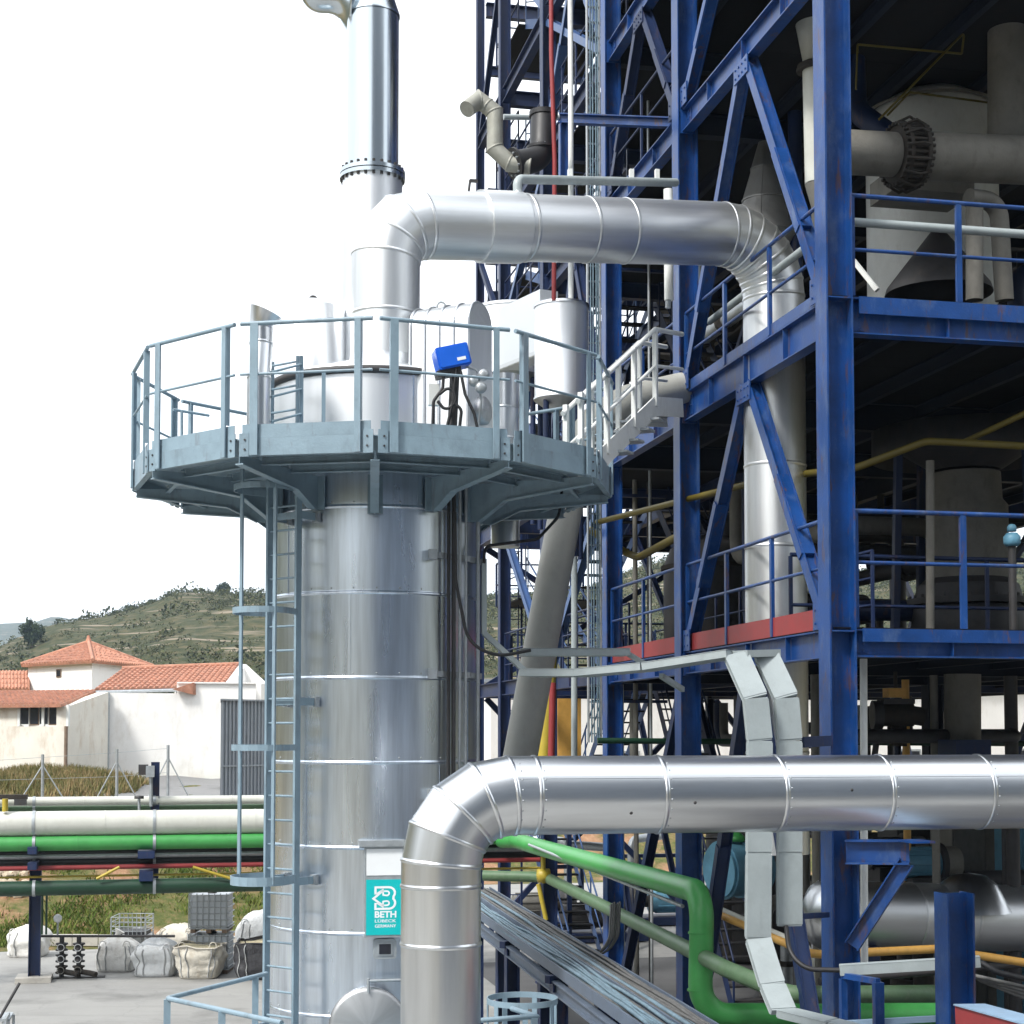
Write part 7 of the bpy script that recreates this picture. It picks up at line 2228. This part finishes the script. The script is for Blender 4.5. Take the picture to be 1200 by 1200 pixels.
def tote(px, pyb, wpx, hpx, label, zbase=0.008, Yd=None):
    b = G(px, pyb) if Yd is None else P(px, pyb, Yd)
    Y = b.y; w = M(Y, wpx) / 2; h = M(Y, hpx)
    b = V((b.x, b.y + w, zbase))
    t = thing('plastic_tote', label, 'tote', b)
    d = w * 0.95
    pal = 0.12 * h / 1.0
    for sx in (-0.8, 0, 0.8):
        MB().box(b + V((sx * w, 0, pal * .4)), V((w * .12, 0, 0)), V((0, d * .98, 0)), UZ * pal * .4).obj('pallet_block', m_wood, t)
    MB().box(b + V((0, 0, pal * .9)), V((w, 0, 0)), V((0, d, 0)), UZ * pal * .1).obj('pallet_deck', m_galv, t)
    z0, z1 = pal + 0.01, h
    MB().poly([b + V((x, y, z0)) for x, y in rrect(w * .93, d * .93, w * .14)], UZ * (z1 - z0 - .03)).obj('plastic_tank', m_tote, t)
    MB().lathe(b + UZ * (z1 - .03), [(0, .05), (.09, .05), (.1, 0)], UZ, 16).obj('screw_cap', m_dark, t)
    for k in range(6):
        z = z0 + (z1 - z0) * (k + .3) / 5.6
        loop = [b + V((x, y, z)) for x, y in rrect(w * .985, d * .985, w * .1, 2)]
        MB().tube(loop + [loop[0]], 0.012, 5, caps=False).obj('cage_bar', m_galv, t)
    for k in range(7):
        x = -w * .9 + 1.8 * w * k / 6
        MB().tube([b + V((x, -d * 1.0, z0)), b + V((x, -d * 1.0, z1))], 0.012, 5).obj('cage_bar', m_galv, t)
        MB().tube([b + V((-w, -d + 2 * d * k / 6, z0)), b + V((-w, -d + 2 * d * k / 6, z1))], 0.012, 5).obj('cage_bar', m_galv, t)
    return t, h
_, th = tote(244, 1142, 47, 46, 'lower caged plastic tote on the ground, half hidden by the cream bag')
bq = G(244, 1142)
tote(244, 1092, 46, 46, 'upper caged plastic tote stacked on another behind the bags', zbase=0.008 + th + 0.02, Yd=bq.y)
def wire_crate():
    b = G(150, 1122); Y = b.y
    w, d = M(Y, 20), 0.4
    z0, z1 = P(150, 1097, Y).z, P(150, 1075, Y).z
    t = thing('wire_crate', 'small open galvanised wire crate standing above the slumped white bags', 'crate', V((b.x, b.y, 0.01)))
    b = V((b.x, b.y + d, 0))
    for z in np.linspace(z0, z1, 5):
        q = [b + V((sx * w, sy * d, z)) for sx, sy in ((-1, -1), (1, -1), (1, 1), (-1, 1), (-1, -1))]
        MB().tube(q, 0.009, 5).obj('wire', m_galv, t)
    for k in range(9):
        x = -w + 2 * w * k / 8
        for sy in (-1, 1): MB().tube([b + V((x, sy * d, z0)), b + V((x, sy * d, z1))], 0.008, 5).obj('wire', m_galv, t)
    for sx in (-1, 1):
        for sy in (-1, 1): MB().tube([b + V((sx * w, sy * d, 0.01)), b + V((sx * w, sy * d, z1))], 0.018, 6).obj('leg', m_galv, t)
    MB().box(b + UZ * (z0 + .04), V((w * .9, 0, 0)), V((0, d * .9, 0)), UZ * 0.05).obj('folded_liner', m_bag4, t)
wire_crate()
# low concrete wall and dark rail before the bank
def low_wall():
    a, b = G(54, 1109), G(330, 1112)
    t = thing('low_wall', 'low pale concrete block wall at the foot of the grassy bank', 'wall', a)
    d = b - a; L = d.length; d.normalize()
    n = int(L / 0.62)
    b0 = None
    for k in range(n):
        c = a + d * (L * (k + .5) / n) + UZ * 0.145 + U * 0.12
        if b0 is None: b0 = MB().box(c, d * (L / n / 2 - 0.008), U * 0.1, UZ * 0.13).obj('concrete_block', m_wallc, t); c0 = c
        else:
            o = again(b0, c - c0 + V((0, random.uniform(-.012, .012), random.uniform(-.008, .008))))
low_wall()
def manifold():
    b = G(92, 1146)
    Y = b.y
    t = thing('valve_manifold', 'pair of upright valve stacks with handwheels on the yard beside the rack column', 'valves', V((b.x, b.y, 0.01)))
    zr = P(92, 1097, Y).z
    MB().tube([V((P(48, 1097, Y).x, Y, zr)), V((P(205, 1097, Y).x, Y, zr))], 0.028, 8).obj('header_pipe', m_dark, t)
    for px in (72, 92):
        x = P(px, 1146, Y).x
        MB().tube([V((x, Y, 0.02)), V((x, Y, zr))], 0.05, 10).obj('riser', m_dark, t)
        for zz in (0.18, 0.42, 0.66):
            MB().lathe(V((x, Y, zz)), [(.06, -.09), (.13, -.08), (.13, -.05), (.08, -.03), (.09, .03), (.13, .05), (.13, .08), (.06, .09)], UZ, 12).obj('valve_body', m_rust if zz < .3 else m_dark, t)
            MB().lathe(V((x + 0.02, Y - 0.16, zz)), [(.065, 0), (.08, 0), (.08, .02), (.065, .02), (.065, 0)], -U, 12).obj('handwheel', m_bag2 if zz > .3 else m_dust, t)
        MB().tube(fillet([V((x, Y, .14)), V((x + .28, Y - .12, .12)), V((x + .42, Y - .2, .1))], .1, 4), 0.06, 8).obj('outlet', m_rust, t)
    MB().tube([V((P(68, 1060, Y).x, Y, zr)), V((P(68, 1064, Y).x, Y, P(68, 1078, Y).z))], 0.02, 6).obj('gauge_stem', m_galv, t)
    MB().lathe(V((P(68, 1080, Y).x, Y - .02, P(68, 1076, Y).z)), [(0, 0), (.09, 0), (.09, .04), (0, .05)], -U, 14).obj('gauge', m_sigw, t)
    MB().box(V((b.x, b.y, 0.02)), W * 0.55, U * 0.12, UZ * 0.014).obj('base_frame', m_dark, t)
manifold()
# pale rubble heap behind at the left edge
def rubble():
    t = thing('rubble_heap', 'heap of pale broken rubble at the foot of the bank by the left edge', 'rubble', G(5, 1112))
    for k in range(46):
        px, py = random.uniform(-40, 30), random.uniform(1050, 1075)
        q = P(px, py, 43.5 + random.uniform(-.6, .8)); q.z = float(terr(q.x, q.y)) + 0.05
        r = random.uniform(0.08, 0.24)
        mb = MB()
        bm = bmesh.new(); bmesh.ops.create_icosphere(bm, subdivisions=1, radius=r)
        vs = [q + V((v.co.x * random.uniform(.7, 1.25), v.co.y * random.uniform(.7, 1.2), v.co.z * random.uniform(.5, .9))) for v in bm.verts]
        fs = [tuple(v.index for v in f.verts) for f in bm.faces]; bm.free()
        mb.add(vs, fs); mb.obj('stone', m_rock, t)
rubble()
# handle and tray corner poking in at the bottom left
def trolley():
    b = P(8, 1196, 20.0)
    t = thing('hand_trolley', 'thin dark slanted bar and grey tray corner at the bottom left edge', 'trolley', V((b.x, b.y, 0.01)))
    MB().tube([P(-8, 1206, 20), P(23, 1152, 20.2)], 0.02, 8).obj('handle', m_dark, t)
    MB().box(P(-4, 1192, 20.2), W * 0.18, U * 0.25, UZ * 0.015).obj('tray', m_galv, t)
    MB().box(P(8, 1202, 20.0), W * 0.015, U * 0.25, UZ * 0.13).obj('tray_side', m_galv, t)
    z0 = P(-4, 1192, 20.2).z
    q = P(-4, 1192, 20.2)
    for sx in (-.15, .15):
        for sy in (-.2, .2):
            MB().tube([V((q.x + sx, q.y + sy, 0.012)), V((q.x + sx, q.y + sy, z0))], 0.018, 6).obj('leg', m_galv, t)
trolley()

# ------------------------------------------------------------------ bottom right: short blue post, red beam, conduit, stand
def near_right():
    Y = 16.5
    a = P(1118, 1046, Y); 
    t = thing('short_blue_post', 'short thick bright blue steel post with an open top at the lower right', 'post', V((a.x, a.y, 0.02)))
    MB().ibeam(V((a.x, a.y, 0.02)), a, 0.30, 0.29, 0.02, 0.016, up=W).obj('column', m_blue, t)
    MB().gbox(V((a.x, a.y, .03)), .24, .24, .012).obj('base_plate', m_navy, t)
    r = thing('red_beam', 'red painted steel beam with a pale blue top face at the bottom right corner', 'beam', P(1115, 1180, 15.9))
    p, q = P(1136, 1196, 16.0), P(1262, 1234, 13.4)
    MB().bar(p, q, 0.28, 0.30).obj('beam', m_red, r)
    MB().bar(p + UZ * .158, q + UZ * .158, 0.32, 0.014).obj('top_plate', m_tray2, r)
    MB().gbox(V((q.x, q.y, (q.z - .16) / 2)), 0.1, 0.1, (q.z - .16) / 2 - 0.01).obj('leg', m_blue, r)
    q2 = p + (q - p) * 0.12
    MB().gbox(V((q2.x, q2.y, (q2.z - .16) / 2)), 0.1, 0.1, (q2.z - .16) / 2 - 0.01).obj('leg', m_blue, r)
    c = thing('grey_conduit_arm', 'pale grey cable channel held level behind the short blue post', 'cable channel', P(985, 1137, 17.4))
    p, q = P(984, 1137, 17.4), P(1148, 1127, 17.2)
    MB().bar(p, q, 0.12, 0.105).obj('channel', m_tray, c)
    MB().bar(p + UZ * 0.057, q + UZ * 0.057, 0.125, 0.006).obj('lid', m_tray, c)
    MB().tube(fillet([q, P(1170, 1140, 17.0), P(1215, 1150, 16.8)], .2, 5), 0.035, 8).obj('cable', m_black, c)
    for i in range(4):
        MB().tube([P(1140 + 3 * i, 1143 + i * 2, 17.6), P(1215, 1160 + 5 * i, 16.9)], 0.022, 7).obj('cable', m_cable2, c)
    s = thing('blue_stand', 'small blue angle iron stand carrying the grey cable channel', 'stand', P(1028, 1200, 17.2))
    MB().bar(P(988, 1143, 17.4), P(1029, 1150, 16.9), 0.06, 0.06).obj('top_bar', m_blue, s)
    e = P(1029, 1150, 16.9)
    MB().gbox(V((e.x, e.y, e.z / 2)), 0.05, 0.04, e.z / 2 - 0.01).obj('leg', m_blue, s)
    e = P(988, 1146, 17.4)
    MB().gbox(V((e.x, e.y, e.z / 2)), 0.035, 0.035, e.z / 2 - 0.01).obj('leg', m_blue, s)
    MB().bar(P(980, 1200, 17.2), P(1110, 1193, 16.8), 0.06, 0.06).obj('foot_bar', m_tray2, s)
m_tray2 = paint('pale_blue_steel_paint', (0.26, 0.38, 0.52), 0.45, var=0.12, scale=3, bump=0.003, dirt=(.2, .22, .25))
near_right()
# ring guard and rails at the bottom, right of the big vertical pipe
def ring_guard():
    Y = 17.0
    c = P(612, 1172, Y)
    t = thing('ring_guard', 'grey hoop guard on flat bars with a handrail at the bottom beside the silver pipe', 'guard', V((c.x, c.y, 0.012)))
    r = M(Y, 40)
    MB().lathe(c, [(r, -.03), (r + .012, -.03), (r + .012, .03), (r, .03), (r, -.03)], UZ, 40, sharp=True).obj('hoop', m_grey, t)
    for k in range(7):
        a = 2 * PI * k / 7 + 0.3
        q = c + V((math.cos(a) * (r + .006), math.sin(a) * (r + .006), 0))
        MB().box(V((q.x, q.y, c.z / 2)), V((-math.sin(a), math.cos(a), 0)) * 0.028, V((math.cos(a), math.sin(a), 0)) * 0.006, UZ * (c.z / 2 - .01)).obj('upright', m_grey, t)
    MB().tube([P(560, 1196, 15.8), P(628, 1191, 15.8), P(600, 1182, 16.4)], 0.026, 10).obj('handrail', m_grey, t)
    e = P(626, 1191, 15.8)
    MB().gbox(V((e.x, e.y, e.z / 2)), 0.03, 0.03, e.z / 2 - .01).obj('post', m_grey, t)
ring_guard()
# orange panel and yellow post far behind under the frame
cab2 = P(668, 905, 36)
op = thing('orange_panel', 'flat orange board standing behind the leaning duct under the frame', 'panel', V((cab2.x, cab2.y, P(668, 905, 36).z - 3)))
MB().gbox(P(667, 853, 36), 0.27, 0.03, 0.66).obj('board', m_ora, op)
MB().gbox(V((P(667, 853, 36).x, P(667, 853, 36).y + .08, (P(667, 880, 36).z) / 2)), 0.05, 0.04, P(667, 880, 36).z / 2 - .01).obj('leg', m_navy, op)
pipe('yellow_post', [P(636, 905, 30), P(642, 830, 30), P(651, 640, 30)], 0.13, m_yel, 'yellow pipe peeping out behind the right side of the leaning duct', n=14)
pipe('red_riser', [P(646, 888, 27), P(648, 800, 27)], 0.06, m_red, 'red vertical pipe below the pale tray right of the leaning duct', n=10)
pipe('grey_riser', [P(673, 888, 27.5), P(673, 650, 27.5)], 0.055, m_tray, 'pale grey vertical pipe right of the leaning duct', n=10)
# long white shed beyond the frame
def back_shed():
    a, b = P(575, 905, 68), P(1330, 905, 86)
    a.z = b.z = 2.0
    t = thing('white_shed', 'long low white shed standing beyond the blue frame on the terrace', 'shed', a)
    d = b - a; n_ = V((-d.y, d.x, 0)).normalized()
    MB().poly([a, b, b + n_ * 6, a + n_ * 6], UZ * (P(600, 800, 68).z - 2.0)).obj('wall', m_stucco, t)
    zt = P(600, 800, 68).z
    MB().poly([a - n_ * .2 - d * .01, b - n_ * .2, b + n_ * 6.2, a + n_ * 6.2 - d * .01], UZ * 0.15).obj('roof', m_rib, t).location.z += zt - 2.0
    for k in range(9):
        c = a + d * ((k + .6) / 9.5) - n_ * 0.02 + UZ * 1.9
        w_ = MB().box(c, d.normalized() * 0.9, n_ * 0.05, UZ * 0.55).obj('window', m_galv, t)
        MB().box(c - n_ * .055, d.normalized() * 0.8, n_ * 0.01, UZ * 0.45).obj('pane', m_glass, w_)
back_shed()

# pump skids standing behind the frame under the lower deck
def skid(px, py, Y, label, mat, flip=1):
    b = P(px, py, Y); b.z = 0.02
    t = thing('pump_skid', label, 'pump', b)
    MB().gbox(b + UZ * 0.12, 1.2, 0.5, 0.1).obj('base_frame', m_navy, t)
    MB().tube([b + W * -.9 * flip + UZ * .62, b + W * 0.1 * flip + UZ * .62], 0.30, 22).obj('motor', mat, t)
    MB().tube([b + W * 0.1 * flip + UZ * .62, b + W * .4 * flip + UZ * .62], 0.16, 16).obj('coupling', m_rust, t)
    MB().lathe(b + W * .4 * flip + UZ * .62, [(0, 0), (.42, 0), (.46, .1), (.46, .25), (.3, .38), (0, .38)], W * flip, 26).obj('pump_casing', m_dark, t)
    MB().tube(fillet([b + W * .6 * flip + UZ * .9, b + W * .6 * flip + UZ * 2.3, b + W * -.6 * flip + UZ * 2.35 + U * .8], .25, 6), 0.11, 14).obj('discharge_pipe', m_galv, t)
    for k in range(9):
        a = 2 * PI * k / 9; o = (U * math.cos(a) + UZ * math.sin(a)) * 0.31
        MB().box(b + W * -.45 * flip + UZ * .62 + o, W * .38, o.normalized() * .03, o.normalized().cross(W) * .01).obj('cooling_fin', mat, t)
    for sx in (-1.1, 1.1):
        MB().gbox(b + W * sx + UZ * .9 + U * .45, .05, .05, .9).obj('upright', m_navy, t)
    MB().gbox(b + UZ * 1.82 + U * .45, 1.15, .06, .05).obj('cross_bar', m_navy, t)
skid(700, 1090, 40.5, 'dark pump skid with a grey discharge pipe seen beyond the third blue column', m_dark)
skid(765, 1075, 44, 'blue motor pump skid between the second and third blue columns at ground level', m_lblue, -1)
skid(640, 1095, 43, 'dark pump skid behind the yellow valve pipe', m_dust)

# ------------------------------------------------------------------ air
def haze():
    m = bpy.data.materials.new('thin_haze')
    m.use_nodes = True
    n, l = m.node_tree.nodes, m.node_tree.links
    n.remove(n['Principled BSDF'])
    pv = n.new('ShaderNodeVolumePrincipled')
    pv.inputs['Color'].default_value = (0.62, 0.80, 1.0, 1)
    pv.inputs['Density'].default_value = 0.00021
    l.new(pv.outputs[0], n['Material Output'].inputs['Volume'])
    MB().abox(-1150, 900, -900, 2050, -75, 175).top('haze', m, kind='stuff')
haze()
